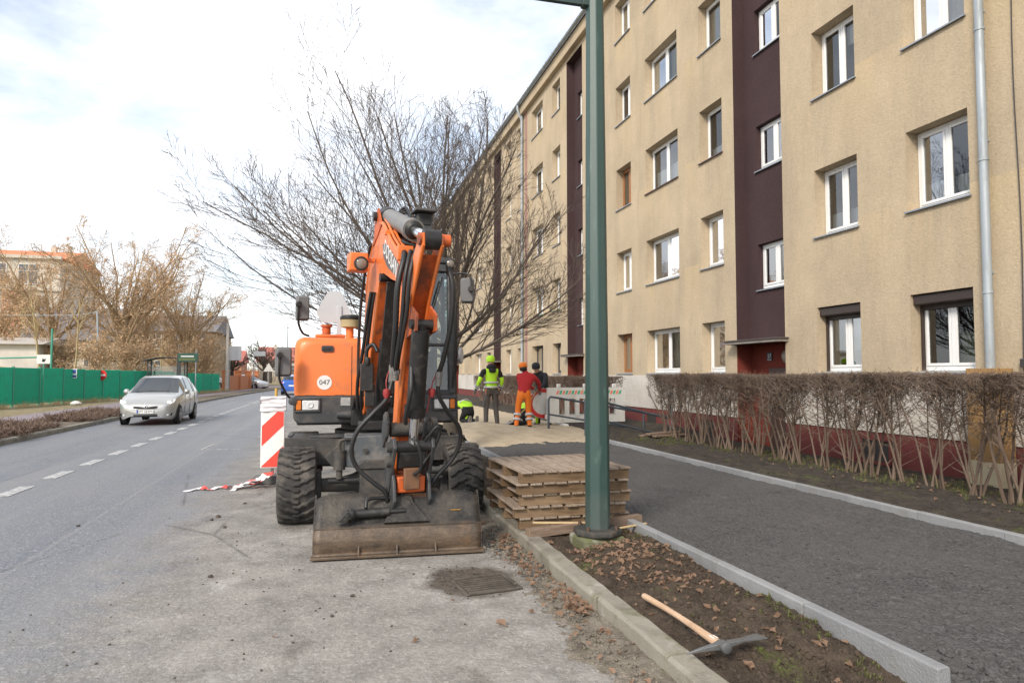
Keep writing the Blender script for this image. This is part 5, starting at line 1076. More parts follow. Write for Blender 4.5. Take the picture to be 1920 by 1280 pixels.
def car(label, loc, rz, paint, plate=None, detail=True, group='cars on the road'):
    c = thing('car', label, 'car', loc, rz, group)
    # stations: y, sill half-width, belt half-width, belt z, roof half-width, roof z, low z
    ST = [(0.0, .50, .56, .60, .50, .615, .30), (.06, .66, .70, .68, .58, .70, .23), (.22, .78, .80, .775, .66, .80, .20), (.5, .83, .85, .875, .70, .905, .19), (.85, .85, .875, .955, .72, .985, .19), (1.12, .855, .88, .99, .74, 1.035, .19),
          (1.50, .86, .885, 1.00, .68, 1.285, .19), (1.90, .86, .885, 1.01, .63, 1.525, .19), (2.3, .86, .885, 1.02, .615, 1.60, .19), (2.9, .86, .885, 1.03, .61, 1.61, .19), (3.5, .86, .88, 1.05, .60, 1.57, .20), (3.95, .85, .87, 1.07, .585, 1.47, .22), (4.22, .82, .84, 1.06, .60, 1.20, .26), (4.34, .76, .78, .98, .60, 1.02, .32)]
    rings = []
    for y, ws, wb, zb, wr, zr, zl in ST:
        P = [(ws * .92, y, zl), (ws, y, zl + .10), (wb * 1.0, y, zl + (zb - zl) * .55), (wb * .985, y, zb - .06), (wb * .955, y, zb), (lerp(wb * .955, wr, .9), y, lerp(zb, zr, .90)), (wr * .93, y, zr), (wr * .5, y, zr + .018), (0, y, zr + .022)]
        rings.append(P)
    k = len(rings[0]); body = MB(); ws_ = MB(); sw = MB(); rw_ = MB()
    for sg in (-1, 1):
        for i in range(len(rings) - 1):
            for j in range(k - 1):
                q = [rings[i][j], rings[i + 1][j], rings[i + 1][j + 1], rings[i][j + 1]]; q = [(x * sg, y, z) for x, y, z in q]; q = q if sg < 0 else q[::-1]
                tgt = body
                if i in (5, 6) and j >= 5: tgt = ws_
                elif i in (6, 7, 8, 9, 10) and j == 4: tgt = sw
                elif i == 11 and j >= 5: tgt = rw_
                tgt.v.extend(q); b = len(tgt.v) - 4; tgt.f.append((b, b + 1, b + 2, b + 3))
        for e in (0, len(rings) - 1):
            q = [(x * sg, y, z) for x, y, z in rings[e]] + [(0, rings[e][0][1], rings[e][0][2])]; b = len(body.v); body.v.extend(q); body.f.append(tuple(range(b, b + len(q))))
    def weld(mb, name, mat):
        me = mb.mesh(name); bm = bmesh.new(); bm.from_mesh(me); bmesh.ops.remove_doubles(bm, verts=bm.verts, dist=.0005); bmesh.ops.recalc_face_normals(bm, faces=bm.faces); bm.to_mesh(me); bm.free()
        me.polygons.foreach_set('use_smooth', [True] * len(me.polygons)); me.set_sharp_from_angle(angle=R_(48)); return obj(name, me, mat, c)
    bo_ = weld(body, 'body', paint); weld(ws_, 'windscreen', m_cglass); weld(sw, 'side_window', m_cglass); weld(rw_, 'rear_window', m_cglass)
    for yy in (2.28, 3.30):
        for sg in (-1, 1): MB().bar((sg * .868, yy, 1.02), (sg * .66, yy + .12, 1.55), .05, .012, (sg, 0, .3)).build('window_pillar', paint if yy < 3 else m_cblk, c)
    for yy in (.82, 3.50):
        for sg in (-1, 1):
            w = MB().lathe([(.19, -.09), (.28, -.10), (.315, -.085), (.32, 0), (.315, .085), (.28, .10), (.20, .09)], (0, 0, 0), (1, 0, 0), 26).build('wheel', m_ctyre, c, smooth=40); w.location = (sg * .79, yy, .32)
            MB().lathe([(.20, 0), (.205, .012), (.17, .0), (.05, .012), (0, .014)], (sg * .088, 0, 0), (sg, 0, 0), 22).build('rim', m_alloy, w, smooth=40)
            for q in range(6):
                a = q * math.pi / 3; MB().bar((sg * .105, 0, 0), (sg * .103, .19 * math.cos(a), .19 * math.sin(a)), .035, .014, (1, 0, 0)).build('spoke', m_cblk if q % 2 and False else m_alloy, w)
            ar = MB().lathe([(.36, .0), (.375, .004), (.0, .006)], (sg * .862, yy, .335), (sg, 0, 0), 28).build('wheel_arch', m_cblk, c); ar.location = (0, 0, 0)
    if detail:
        pr_ = lambda x: .0 + .06 * (abs(x) / .5) ** 2 + (.18 * max(0, (abs(x) - .5) / .3) if abs(x) > .5 else 0)
        def face_strip(name, x0, x1, z0, z1, mat, off=.012, n=10, f=None):
            m_ = MB(); m_.grid(n, 1, lambda u, v: (lerp(x0, x1, u), pr_(lerp(x0, x1, u)) - off, lerp(z0 if not f else z0 + f(u), z1 if not f else z1 + f(u), v))); o = m_.build(name, mat, c, smooth=60); so = o.modifiers.new('t', 'SOLIDIFY'); so.thickness = .02; so.offset = 0; return o
        face_strip('grille', -.44, .44, .565, .635, m_cblk, .02, 14, lambda u: -.05 * (1 - abs(2 * u - 1)) ** 2); face_strip('lower_grille', -.40, .40, .285, .375, m_cblk, .02)
        face_strip('bumper_seam', -.5, .5, .53, .545, paint, .03)
        for sg in (-1, 1):
            m_ = MB(); P = [(.52, .60), (.80, .74), (.83, .84), (.74, .82), (.60, .73)]; yy_ = {0: .07, 1: .20, 2: .36, 3: .34, 4: .16}
            m_.add([(sg * x, yy_[i] - .02, z) for i, (x, z) in enumerate(P)] + [(sg * x * .97, yy_[i] + .1, z - .01) for i, (x, z) in enumerate(P)], [(0, 1, 2, 3, 4), (9, 8, 7, 6, 5)] + [(i, (i + 1) % 5, 5 + (i + 1) % 5, 5 + i) for i in range(5)]); m_.build('headlight', m_lens, c, smooth=30, fix=True)
            MB().lathe([(.06, 0), (.055, .01), (0, .016)], (sg * .67, .13, .735), (0, -1, .1), 14).build('headlight_bulb', m_hl, c, smooth=40)
            m_ = MB(); m_.add([(sg * .56, .035, .30), (sg * .76, .14, .32), (sg * .77, .15, .40), (sg * .60, .05, .385)], [(0, 1, 2, 3)]); m_.build('fog_recess', m_cblk, c); MB().lathe([(.04, 0), (.03, .012), (0, .014)], (sg * .64, .06, .345), (sg * .3, -1, 0), 12).build('fog_lamp', m_lens, c, smooth=40)
            mr = MB(); mr.lathe([(.0, 0), (.08, .02), (.10, .06), (.07, .12), (0, .13)], (sg * .94, 1.44, 1.06), (0, 1, .1), 12); mr.bar((sg * .86, 1.5, 1.01), (sg * .95, 1.5, 1.05), .05, .03); mr.build('door_mirror', paint, c, smooth=50)
            for y0 in (1.55, 2.42, 3.30): MB().bar((sg * .884, y0, .30), (sg * .878, y0 + .03, 1.0), .006, .012, (sg, 0, 0)).build('door_seam', m_cblk, c)
            for y0 in (2.18, 3.10): MB().bar((sg * .892, y0, .86), (sg * .892, y0 + .18, .87), .03, .025, (0, 0, 1)).build('door_handle', paint, c, .006)
        pl_ = MB().box((0, -.035, .455), (.50, .014, .11)).build('number_plate', m_wht, c, .004); MB().box((-.228, -.044, .455), (.04, .004, .105)).build('plate_band', M('plate_band_blue', (.02, .06, .35), .5), pl_)
        if plate: text('plate_number', plate, .10, (.02, -.0435, .452), (R_(90), 0, 0), m_cblk, pl_, .001)
        lo2 = MB(); lo2.lathe([(.055, 0), (.06, .006), (.05, .012)], (0, .0, .62), (0, -1, .2), 18); lo2.build('emblem', m_chrome, c, smooth=40)
        MB().lathe([(.025, 0), (.03, .004), (.022, .008)], (0, -.012, .622), (0, -1, .2), 14).build('emblem_core', m_cblk, c)
        for x0 in (-.05, .35): MB().bar((x0 - .5, 1.16, 1.075), (x0 + .1, 1.19, 1.10), .02, .015).build('wiper', m_cblk, c)
        MB().bx(-.07, .07, 1.80, 1.84, 1.38, 1.44).build('rear_view_mirror', m_cblk, c)
        # driver visible through the glass as a dim shape is left to the glass reflection
    for sg in (-1, 1): MB().bx(sg * .62, sg * .80, 4.20, 4.335, .80, 1.02).build('tail_light', m_tl, c, .02)
    MB().bx(-.26, .26, 4.342, 4.352, .70, .81).build('rear_plate', m_wht, c)
    return c
car('silver people carrier with lit headlights driving towards the camera', (-5.66, 24.45, 0), 0, m_silver, 'SPS 583PN')
car('blue hatchback seen from behind far down the road', (-2.75, 62.4, 0), math.pi, m_blue, None, False)
car('dark car with headlights on far down the road', (-3.0 + road_bend(84) - 3.3, 84, 0), -.05, m_cargrey, None, True)
car('pale parked car beside the far street trees', (-9.2 + road_bend(84), 80, 0), 1.1, m_carw, None, False)
car('small grey parked car left of the pale one', (-13.4 + road_bend(84), 84, 0), 1.2, m_cargrey, None, False)

# --- white plastic barrier, round sign, railings, grey sign, planks
m_plw = M('barrier_plastic_white', (.66, .65, .61), .5, 0, .08, 5, .05, 40, dirt=((.40, .37, .31), .3, 4))
ZG = .40
brr = thing('plastic_barrier', 'white plastic road barrier with slots and red green hatched strip', 'barrier', (5.70, 17.5, .36), .02); brr.scale = (1.09, 1.09, 1.0)
m = MB(); L = 2.08; H_ = .94
slots = [.30 + .27 * k for k in range(6)]
m.bx(0, L, -.035, .035, .64, H_); m.bx(0, L, -.035, .035, .0, .22); xs = [0.0] + [v for s in slots for v in (s, s + .16)] + [L]
for i in range(0, len(xs), 2): m.bx(xs[i], xs[i + 1], -.035, .035, .22, .64)
m.build('panel', m_plw, brr, .0); 
for x in slots:
    mm = MB(); mm.bx(x - .015, x, -.045, .04, .205, .655); mm.bx(x + .16, x + .175, -.045, .04, .205, .655); mm.bx(x, x + .16, -.045, .04, .205, .22); mm.bx(x, x + .16, -.045, .04, .64, .655); mm.build('slot_rim', m_plw, brr, .004)
for x in (.25, .95, 1.75): MB().bx(x, x + .10, -.03, .03, H_, H_ + .10).build('lug', m_plw, brr, .012)
MB().bx(-.05, .0, -.03, .03, .1, .22).build('hook', m_plw, brr, .006); MB().bx(L, L + .09, -.03, .03, .42, .55).build('hook', m_plw, brr, .006)
m_hr = M('hatch_red', (.80, .22, .12), .5, 0, .1); m_hg = M('hatch_green', (.05, .38, .20), .5, 0, .1)
for k in range(22):
    x = .22 + k * .08; MB().prism([(x, .76), (x + .055, .76), (x + .095, .86), (x + .04, .86)], (0, 0, 0), (1, 0, 0), (0, 0, 1), (0, 1, 0), -.038, -.0355).build('hatch_mark', m_hr if k % 2 == 0 else m_hg, brr, fix=True)
for x in (.40, 1.50): MB().prism([(-.30, -.08), (.30, -.08), (.26, -.02), (-.26, -.02)], (x, 0, 0), (0, 1, 0), (0, 0, 1), (1, 0, 0), -.06, .06).build('foot', m_plw, brr, .008, fix=True)
sg_ = thing('round_sign', 'white round road sign with red rim leaning behind the barrier', 'road sign', (5.66, 17.75, .40))
MB().lathe([(.405, -.012), (.41, 0), (.405, .012)], (0, 0, .47), (0, -1, 0), 48).build('sign_disc', m_plw, sg_); MB().lathe([(.40, .0), (.40, .004), (.30, .004), (.30, 0)], (0, -.0135, .47), (0, -1, 0), 48, False).build('red_rim', M('sign_red', (.62, .035, .03), .4), sg_, fix=True)
MB().cyl((0, .03, 0), (0, .03, .9), .03, n=10).build('sign_pole', m_zinc, sg_, smooth=40)
m_rail = M('railing_blue_grey', (.07, .088, .11), .5, .2, .2, 8, .1)
rl = thing('handrail', 'blue grey handrail sloping down from the barrier to the wall', 'railing', (5.42, 16.4, .25)); ro_ = (-5.42, -16.4, -.25)
A0, A1 = Vector((5.40, 16.4, 1.10)), Vector((8.95, 16.6, .50)); m = MB(); m.tube([(5.38, 16.4, .2), (5.38, 16.4, 1.02), (5.43, 16.4, 1.09), tuple(A0 + (A1 - A0) * .04)] + [tuple(A0.lerp(A1, t)) for t in (.1, .5, .98)] + [(8.95, 16.6, .42), (8.95, 16.6, .02)], .028, 10); m.build('top_rail', m_rail, rl, smooth=50, loc=ro_)
m = MB(); m.tube([tuple(A0.lerp(A1, t) + Vector((0, 0, -.45))) for t in (0, .5, .8)], .022, 8); m.build('lower_rail', m_rail, rl, smooth=50, loc=ro_)
for t_ in (.42, .75): p = A0.lerp(A1, t_); m = MB(); m.cyl(p, (p.x, p.y, .05), .024, n=10); m.build('baluster', m_rail, rl, smooth=50, loc=ro_)
rl2 = thing('handrail', 'nearer blue grey handrail running down to the planks', 'railing', (6.02, 15.4, .2)); ro2 = (-6.02, -15.4, -.2)
B0_, B1_ = Vector((6.0, 15.4, 1.10)), Vector((8.3, 15.7, .55)); m = MB(); m.tube([(5.98, 15.4, .15), (5.98, 15.4, 1.02), (6.03, 15.4, 1.09)] + [tuple(B0_.lerp(B1_, t)) for t in (.06, .5, 1)] + [(8.32, 15.7, .15)], .028, 10); m.build('top_rail', m_rail, rl2, smooth=50, loc=ro2)
m = MB(); m.tube([tuple(B0_.lerp(B1_, t) + Vector((0, 0, -.45))) for t in (0, .5, 1)], .022, 8); m.build('lower_rail', m_rail, rl2, smooth=50, loc=ro2)
gs = thing('sign_back', 'grey back of a round sign turned edge on beside the hedge end', 'road sign', (8.72, 16.3, .15), R_(52))
MB().lathe([(.40, -.01), (.405, 0), (.40, .01)], (0, 0, .75), (0, 1, 0), 40).build('sign_disc', M('sign_back_grey', (.24, .26, .28), .45, .3, .1), gs); MB().bx(-.03, .03, -.05, -.012, 0, 1.1).build('sign_pole', m_zinc, gs, .006); MB().box((0, 0, .04), (.35, .3, .12)).build('sign_foot', m_conc, gs, .02)
for i, (p0, p1, lb) in enumerate((((7.35, 14.85, .24), (8.35, 15.2, .26), 'upper brown plank of the pile at the hedge end'), ((7.45, 14.75, .20), (8.45, 15.05, .20), 'lower brown plank of the pile at the hedge end'), ((7.25, 15.02, .19), (8.15, 15.4, .22), 'rearmost brown plank of the pile at the hedge end'))): timber('plank', lb, 'plank', p0, p1, .15, .04, m_beam, .004, 'planks at the hedge end')
# ================================================================== WORKERS
def skin_mesh(joints, edges, root=0, sub=2):
    """continuous body surface grown over a joint skeleton: joints = [(x, y, z, rx, ry)]"""
    me = bpy.data.meshes.new('skeleton'); me.from_pydata([j[:3] for j in joints], edges, []); o = bpy.data.objects.new('skeleton', me); COL.objects.link(o)
    md = o.modifiers.new('skin', 'SKIN'); md.use_smooth_shade = True
    sl = me.skin_vertices[0].data
    for i, j in enumerate(joints): sl[i].radius = (j[3], j[4]); sl[i].use_root = (i == root)
    sb = o.modifiers.new('sub', 'SUBSURF'); sb.levels = sub; sb.render_levels = sub
    dg = bpy.context.evaluated_depsgraph_get(); r = bpy.data.meshes.new_from_object(o.evaluated_get(dg)); bpy.data.objects.remove(o); return r
m_skin = M('skin', (.52, .30, .21), .55, 0, .08, 12, .05)
m_lime = M('hi_vis_lime', (.48, .86, .03), .65, 0, .08, 10, .2, 30); m_hvo = M('hi_vis_orange', (.86, .20, .015), .65, 0, .08, 10, .25, 30); m_redj = M('fleece_red', (.42, .018, .022), .85, 0, .12, 12, .25, 40)
m_navy = M('cloth_navy', (.018, .020, .026), .85, 0, .2, 12, .3, 40); m_gpant = M('trouser_grey', (.085, .075, .068), .85, 0, .2, 12, .3, 40); m_boot = M('boot_dark', (.03, .026, .022), .8); m_refl = M('reflective_grey', (.55, .56, .57), .4, .1, .08, 10, .05); m_blkc = M('cloth_black', (.012, .012, .013), .85, 0, .2, 12, .3, 40)
m_glove = M('glove_grey', (.22, .21, .19), .8); m_hair = M('hair_dark', (.02, .015, .012), .8); m_sole = M('boot_sole', (.22, .20, .18), .9)
LIMB = {}
def worker(label, loc, rz, J, zones, extra=None, group='road workers'):
    """J: joint dict -> (x, y, z) local metres; forward is +y. zones(name-of-nearest-bone, point) -> material slot"""
    w = thing('person', label, 'person', loc, rz, group)
    RAD = dict(pelvis=(.155, .125), waist=(.145, .115), chest=(.175, .13), neckb=(.10, .085), neck=(.058, .06), head0=(.072, .085), head1=(.082, .10), head2=(.058, .075),
               shL=(.085, .08), shR=(.085, .08), elL=(.056, .056), elR=(.056, .056), wrL=(.040, .040), wrR=(.040, .040), hipL=(.105, .10), hipR=(.105, .10), knL=(.078, .075), knR=(.078, .075), anL=(.062, .062), anR=(.062, .062), heL=(.055, .055), heR=(.055, .055), toL=(.048, .04), toR=(.048, .04))
    names = [n for n in RAD if n in J]; idx = {n: i for i, n in enumerate(names)}; jt = [tuple(J[n]) + RAD[n] for n in names]
    E_ = [('pelvis', 'waist'), ('waist', 'chest'), ('chest', 'neckb'), ('neckb', 'neck'), ('neck', 'head0'), ('head0', 'head1'), ('head1', 'head2'), ('chest', 'shL'), ('chest', 'shR'), ('shL', 'elL'), ('elL', 'wrL'), ('shR', 'elR'), ('elR', 'wrR'), ('pelvis', 'hipL'), ('pelvis', 'hipR'), ('hipL', 'knL'), ('knL', 'anL'), ('hipR', 'knR'), ('knR', 'anR'), ('anL', 'heL'), ('anR', 'heR'), ('heL', 'toL'), ('heR', 'toR')]
    # hands: palm plus five short finger chains on each wrist
    joints = list(jt); edges = [(idx[a], idx[b]) for a, b in E_]; tags = list(E_)
    for sd in 'LR':
        el, wr = Vector(J['el' + sd]), Vector(J['wr' + sd]); d = (wr - el).normalized(); s_ = d.cross(Vector((0, 0, 1))); s_ = s_.normalized() if s_.length > .1 else Vector((1, 0, 0)); u_ = s_.cross(d)
        b = len(joints); pm = wr + d * .07; joints.append((pm.x, pm.y, pm.z, .036, .022)); edges.append((idx['wr' + sd], b)); tags.append(('wr' + sd, 'hand' + sd))
        for f, (o, ln) in enumerate(((-.030, .055), (-.010, .07), (.011, .066), (.031, .05))):
            a1 = pm + d * .035 + s_ * o; a2 = a1 + d * ln * .6 - u_ * .012; a3 = a2 + d * ln * .3 - u_ * .03; q = len(joints)
            for p_ in (a1, a2, a3): joints.append((p_.x, p_.y, p_.z, .0098, .0098))
            edges += [(b, q), (q, q + 1), (q + 1, q + 2)]; tags += [('wr' + sd, 'hand' + sd)] * 3
        q = len(joints); a1 = wr + d * .04 - s_ * .04; a2 = a1 + d * .03 - s_ * .02 - u_ * .012
        for p_ in (a1, a2): joints.append((p_.x, p_.y, p_.z, .011, .011))
        edges += [(b, q), (q, q + 1)]; tags += [('wr' + sd, 'hand' + sd)] * 2
    me = skin_mesh(joints, edges, idx['pelvis'])
    mats = [m_skin] + zones['mats']
    for mm in mats: me.materials.append(mm)
    segs_ = [(Vector(joints[a][:3]), Vector(joints[b][:3]), tg, max(joints[a][3], joints[b][3])) for (a, b), tg in zip(edges, tags)]
    for p in me.polygons:
        c = p.center; best = None
        for a, b, tg, rr in segs_:
            ab = b - a; L2 = ab.length_squared; t_ = max(0, min(1, (c - a).dot(ab) / L2)) if L2 > 0 else 0; dd = (c - (a + ab * t_)).length - rr * .6
            if best is None or dd < best[0]: best = (dd, tg, t_)
        p.material_index = zones['fn'](best[1], best[2], c)
    b_ = obj('body', me, None, w)
    # face: nose, eyes, ears
    h1 = Vector(J['head1']); f0 = Vector(J.get('face', (0, 1, 0))).normalized(); rt = f0.cross(Vector((0, 0, 1))).normalized(); up = rt.cross(f0)
    fm = MB(); fm.lathe([(0, 0), (.016, .02), (.012, .045), (0, .05)], h1 + f0 * .075 - up * .02, tuple(-up), 8); fm.build('nose', m_skin, w, smooth=60)
    for s_ in (-1, 1):
        fm = MB(); fm.lathe([(0, -.008), (.011, -.004), (.011, .004), (0, .008)], h1 + f0 * .088 + rt * .03 * s_ + up * .012, tuple(f0), 8); fm.build('eye', m_hair, w, smooth=60)
        fm = MB(); fm.lathe([(.0, 0), (.028, .004), (.022, .014), (0, .016)], h1 + rt * .084 * s_ - up * .012, tuple(rt * s_), 10); fm.build('ear', m_skin, w, smooth=60)
    fm = MB(); fm.bar(h1 + f0 * .084 - up * .072 - rt * .022, h1 + f0 * .084 - up * .072 + rt * .022, .012, .008); fm.build('mouth', M('lips', (.35, .12, .10), .6), w)
    if extra: extra(w, J)
    return w
def dome(w, J, name, mat, k=1.12, low=-.02, brim=None, bob=False):
    h1 = Vector(J['head1']); h2 = Vector(J['head2']); ax = (h2 - Vector(J['head0'])).normalized(); f0 = Vector(J.get('face', (0, 1, 0))).normalized()
    m = MB(); m.lathe([(.098 * k, low), (.105 * k, .01), (.103 * k, .05), (.086 * k, .092), (.05 * k, .118), (.0, .126)], h1 + ax * .02, tuple(ax), 20); o = m.build(name, mat, w, smooth=60)
    if brim: m = MB(); rt = f0.cross(ax).normalized(); c = h1 + ax * (.02 + low) + f0 * .09; m.add([c - rt * .085, c - rt * .06 + f0 * .09 - ax * .015, c + rt * .06 + f0 * .09 - ax * .015, c + rt * .085, c - rt * .085 + ax * .015, c - rt * .06 + f0 * .09, c + rt * .06 + f0 * .09, c + rt * .085 + ax * .015], [(0, 1, 2, 3), (7, 6, 5, 4), (0, 4, 5, 1), (1, 5, 6, 2), (2, 6, 7, 3)]); m.build('brim', mat, o, fix=True)
    return o
def band(w, name, mat, c, ax, rx, ry, h, side=None):
    """elliptical reflective band round a limb or trunk"""
    c, ax = Vector(c), Vector(ax).normalized(); a = Vector(side) if side else (Vector((1, 0, 0)) if abs(ax.x) < .8 else Vector((0, 1, 0))); a = (a - ax * a.dot(ax)).normalized(); b = ax.cross(a); n = 24; vs = []; fs = []
    for t_ in (-h / 2, h / 2):
        for k in range(n): q = 2 * math.pi * k / n; vs.append(c + ax * t_ + a * rx * math.cos(q) + b * ry * math.sin(q))
    for k in range(n): fs.append((k, (k + 1) % n, n + (k + 1) % n, n + k))
    m = MB(); m.add(vs, fs); o = m.build(name, mat, w, smooth=60); s_ = o.modifiers.new('t', 'SOLIDIFY'); s_.thickness = .006; s_.offset = 1; return o
def is_(tg, *n): return tg[1] in n or False
# 1 standing worker in lime vest, back to the camera
J1 = dict(pelvis=(0, 0, .98), waist=(0, 0, 1.13), chest=(0, .01, 1.36), neckb=(0, .02, 1.52), neck=(0, .03, 1.585), head0=(0, .045, 1.64), head1=(0, .055, 1.715), head2=(0, .05, 1.79), shL=(-.215, .0, 1.46), elL=(-.33, -.02, 1.19), wrL=(-.36, .15, .99), shR=(.215, 0, 1.46), elR=(.30, -.02, 1.19), wrR=(.28, .12, .97), hipL=(-.105, 0, .90), knL=(-.135, .02, .50), anL=(-.15, -.02, .11), heL=(-.15, -.035, .055), toL=(-.17, .14, .04), hipR=(.105, 0, .90), knR=(.135, .03, .50), anR=(.165, -.01, .11), heR=(.165, -.03, .055), toR=(.20, .14, .04), face=(0, 1, -.15))
def z1(tg, t_, c):
    n = tg[1]
    if n in ('head0', 'head1', 'head2'): return 0
    if n == 'neck' or (n == 'neckb' and t_ > .5): return 2
    if n in ('waist', 'chest', 'neckb', 'neck'): return 1 if abs(c.x) < .16 or c.z > 1.5 else 2
    if n in ('shL', 'shR'): return 1 if abs(c.x) < .165 else 2
    if n in ('elL', 'elR'): return 1 if t_ > .62 else 2
    if n in ('wrL', 'wrR'): return 1 if .05 < t_ < .45 else (2)
    if n.startswith('hand'): return 5
    if n in ('heL', 'heR', 'toL', 'toR'): return 4
    return 3
def x1(w, J):
    dome(w, J, 'beanie', m_lime, 1.10, -.045)
    band(w, 'reflective_band', m_refl, (0, 0.0, 1.16), (0, 0, 1), .192, .15, .045); band(w, 'reflective_band', m_refl, (0, 0, 1.04), (0, 0, 1), .188, .15, .045)
    for n in ('L', 'R'):
        a, b = Vector(J['el' + n]), Vector(J['wr' + n]); band(w, 'reflective_band', m_refl, a.lerp(b, .52), b - a, .062, .062, .04); band(w, 'reflective_band', m_refl, a.lerp(b, .78), b - a, .055, .055, .035)
    m = MB(); m.lathe([(.10, 0), (.135, .03), (.13, .09), (.09, .13), (.07, .14)], (0, -.02, 1.49), (0, .12, 1), 18); m.build('hood', m_blkc, w, smooth=60)
    m = MB(); m.lathe([(0, 0), (.09, .02), (.10, .08), (.06, .14), (0, .15)], (0, -.10, 1.40), (0, .2, 1), 14); m.build('hood_back', m_blkc, w, smooth=60)
    for s_ in (-1, 1):
        m = MB(); m.box((s_ * .13, -.125, .90), (.11, .02, .11), 0); m.build('pocket', m_gpant, w, .012); m = MB(); m.box((s_ * .18, -.11, .93), (.012, .03, .13), 0); m.build('pocket_trim', m_hvo, w, .003)
        m = MB(); m.box((s_ * .20, .0, .62), (.03, .13, .16), 0); m.build('pocket', m_gpant, w, .012)
worker('worker in lime vest and beanie standing with back turned on the sand', (4.10, 17.25, .29), .10, J1, dict(mats=[m_lime, m_blkc, m_gpant, m_boot, m_glove], fn=z1), x1)
# 2 worker in red fleece and orange trousers, bent to the right
J2 = dict(pelvis=(-.02, 0, .90), waist=(0, .05, 1.05), chest=(.09, .17, 1.25), neckb=(.10, .24, 1.39), neck=(.08, .28, 1.44), head0=(.06, .32, 1.49), head1=(.05, .345, 1.56), head2=(.04, .35, 1.63), shL=(-.10, .20, 1.35), elL=(.10, .45, 1.16), wrL=(.34, .50, 1.02), shR=(.28, .16, 1.33), elR=(.46, .28, 1.16), wrR=(.52, .46, .98), hipL=(-.12, 0, .83), knL=(-.16, .06, .47), anL=(-.22, -.04, .11), heL=(-.22, -.06, .055), toL=(-.26, .11, .04), hipR=(.09, 0, .83), knR=(.12, .07, .47), anR=(.13, -.02, .11), heR=(.13, -.04, .055), toR=(.17, .13, .04), face=(.25, 1, -.35))
def z2(tg, t_, c):
    n = tg[1]
    if n in ('head0', 'head1', 'head2', 'neck'): return 0
    if n in ('waist', 'chest', 'neckb', 'shL', 'shR', 'elL', 'elR', 'wrL', 'wrR'): return 1
    if n.startswith('hand'): return 4
    if n in ('heL', 'heR', 'toL', 'toR'): return 3
    return 2
def x2(w, J):
    dome(w, J, 'cap', m_hvo, 1.08, -.02, brim=True); m = MB(); h1 = Vector(J['head1']); m.lathe([(.075, 0), (.10, .03), (.098, .08), (.06, .10)], h1 + Vector((-.01, -.045, -.085)), (0, -.15, 1), 16); m.build('hair', m_hair, w, smooth=60)
    for n in ('L', 'R'):
        a, b = Vector(J['kn' + n]), Vector(J['an' + n]); band(w, 'reflective_band', m_refl, a.lerp(b, .30), b - a, .092, .09, .06); band(w, 'reflective_band', m_refl, a.lerp(b, .62), b - a, .088, .086, .06)
    m = MB(); m.lathe([(.07, 0), (.085, .02), (.075, .05)], Vector(J['neckb']) + Vector((-.005, -.0, -.0)), (-.1, .5, 1), 16); m.build('collar', m_redj, w, smooth=60)
worker('worker in red fleece, orange trousers and orange cap bending to the right', (4.85, 16.75, .27), -.05, J2, dict(mats=[m_redj, m_hvo, m_boot, m_glove], fn=z2), x2)
# 3 worker in dark jacket leaning towards them
J3 = dict(J2); J3.update(pelvis=(0, -.05, .92), waist=(0, .0, 1.06), chest=(0, .12, 1.28), neckb=(0, .20, 1.40), neck=(0, .25, 1.46), head0=(0, .30, 1.51), head1=(0, .325, 1.58), head2=(0, .33, 1.65), shL=(-.19, .12, 1.37), elL=(-.25, .30, 1.12), wrL=(-.12, .48, .98), shR=(.19, .12, 1.37), elR=(.28, .25, 1.12), wrR=(.20, .46, .98), face=(0, 1, -.5))
def z3(tg, t_, c):
    n = tg[1]
    if n in ('head0', 'head1', 'head2', 'neck'): return 0
    if n.startswith('hand'): return 2
    if n in ('heL', 'heR', 'toL', 'toR'): return 3
    return 1
worker('worker in navy jacket and dark beanie facing the red worker', (5.72, 18.0, .26), 2.3, J3, dict(mats=[m_navy, m_glove, m_boot], fn=z3), lambda w, J: dome(w, J, 'beanie', m_navy, 1.1, -.05))
# 4 kneeling worker, soles towards the camera
J4 = dict(pelvis=(0, 0, .38), waist=(0, .12, .48), chest=(.0, .32, .56), neckb=(0, .47, .56), neck=(0, .54, .54), head0=(0, .60, .52), head1=(0, .66, .50), head2=(0, .73, .49), shL=(-.20, .40, .54), elL=(-.25, .50, .28), wrL=(-.18, .60, .08), shR=(.20, .40, .54), elR=(.25, .50, .28), wrR=(.18, .60, .08), hipL=(-.10, -.0, .33), knL=(-.13, .22, .09), anL=(-.10, -.20, .09), heL=(-.10, -.27, .12), toL=(-.10, -.26, .03), hipR=(.10, 0, .33), knR=(.13, .22, .09), anR=(.10, -.20, .09), heR=(.10, -.27, .12), toR=(.10, -.26, .03), face=(0, .6, -.8))
def z4(tg, t_, c):
    n = tg[1]
    if n in ('head0', 'head1', 'head2', 'neck'): return 0
    if n in ('chest', 'neckb', 'shL', 'shR', 'elL', 'elR', 'wrL', 'wrR') or (n == 'waist' and t_ > .25): return 1
    if n.startswith('hand'): return 4
    if n in ('heL', 'heR', 'toL', 'toR'): return 3
    return 2
def x4(w, J):
    dome(w, J, 'beanie', m_navy, 1.1, -.05)
    for s_ in (-1, 1): m = MB(); m.prism([(-.045, 0), (.045, 0), (.05, .12), (.035, .24), (-.035, .24), (-.05, .12)], (s_ * .10, -.315, .0), (1, 0, 0), (0, -.12, 1), (0, 1, 0), -.015, .03); m.build('boot_sole', m_sole, w, .01, fix=True)
    band(w, 'reflective_band', m_refl, (0, .24, .53), (0, .9, .35), .19, .14, .04)
worker('kneeling worker in lime top and black trousers with boot soles towards the camera', (3.74, 18.4, .30), .22, J4, dict(mats=[m_lime, m_blkc, m_boot, m_glove], fn=z4), x4)
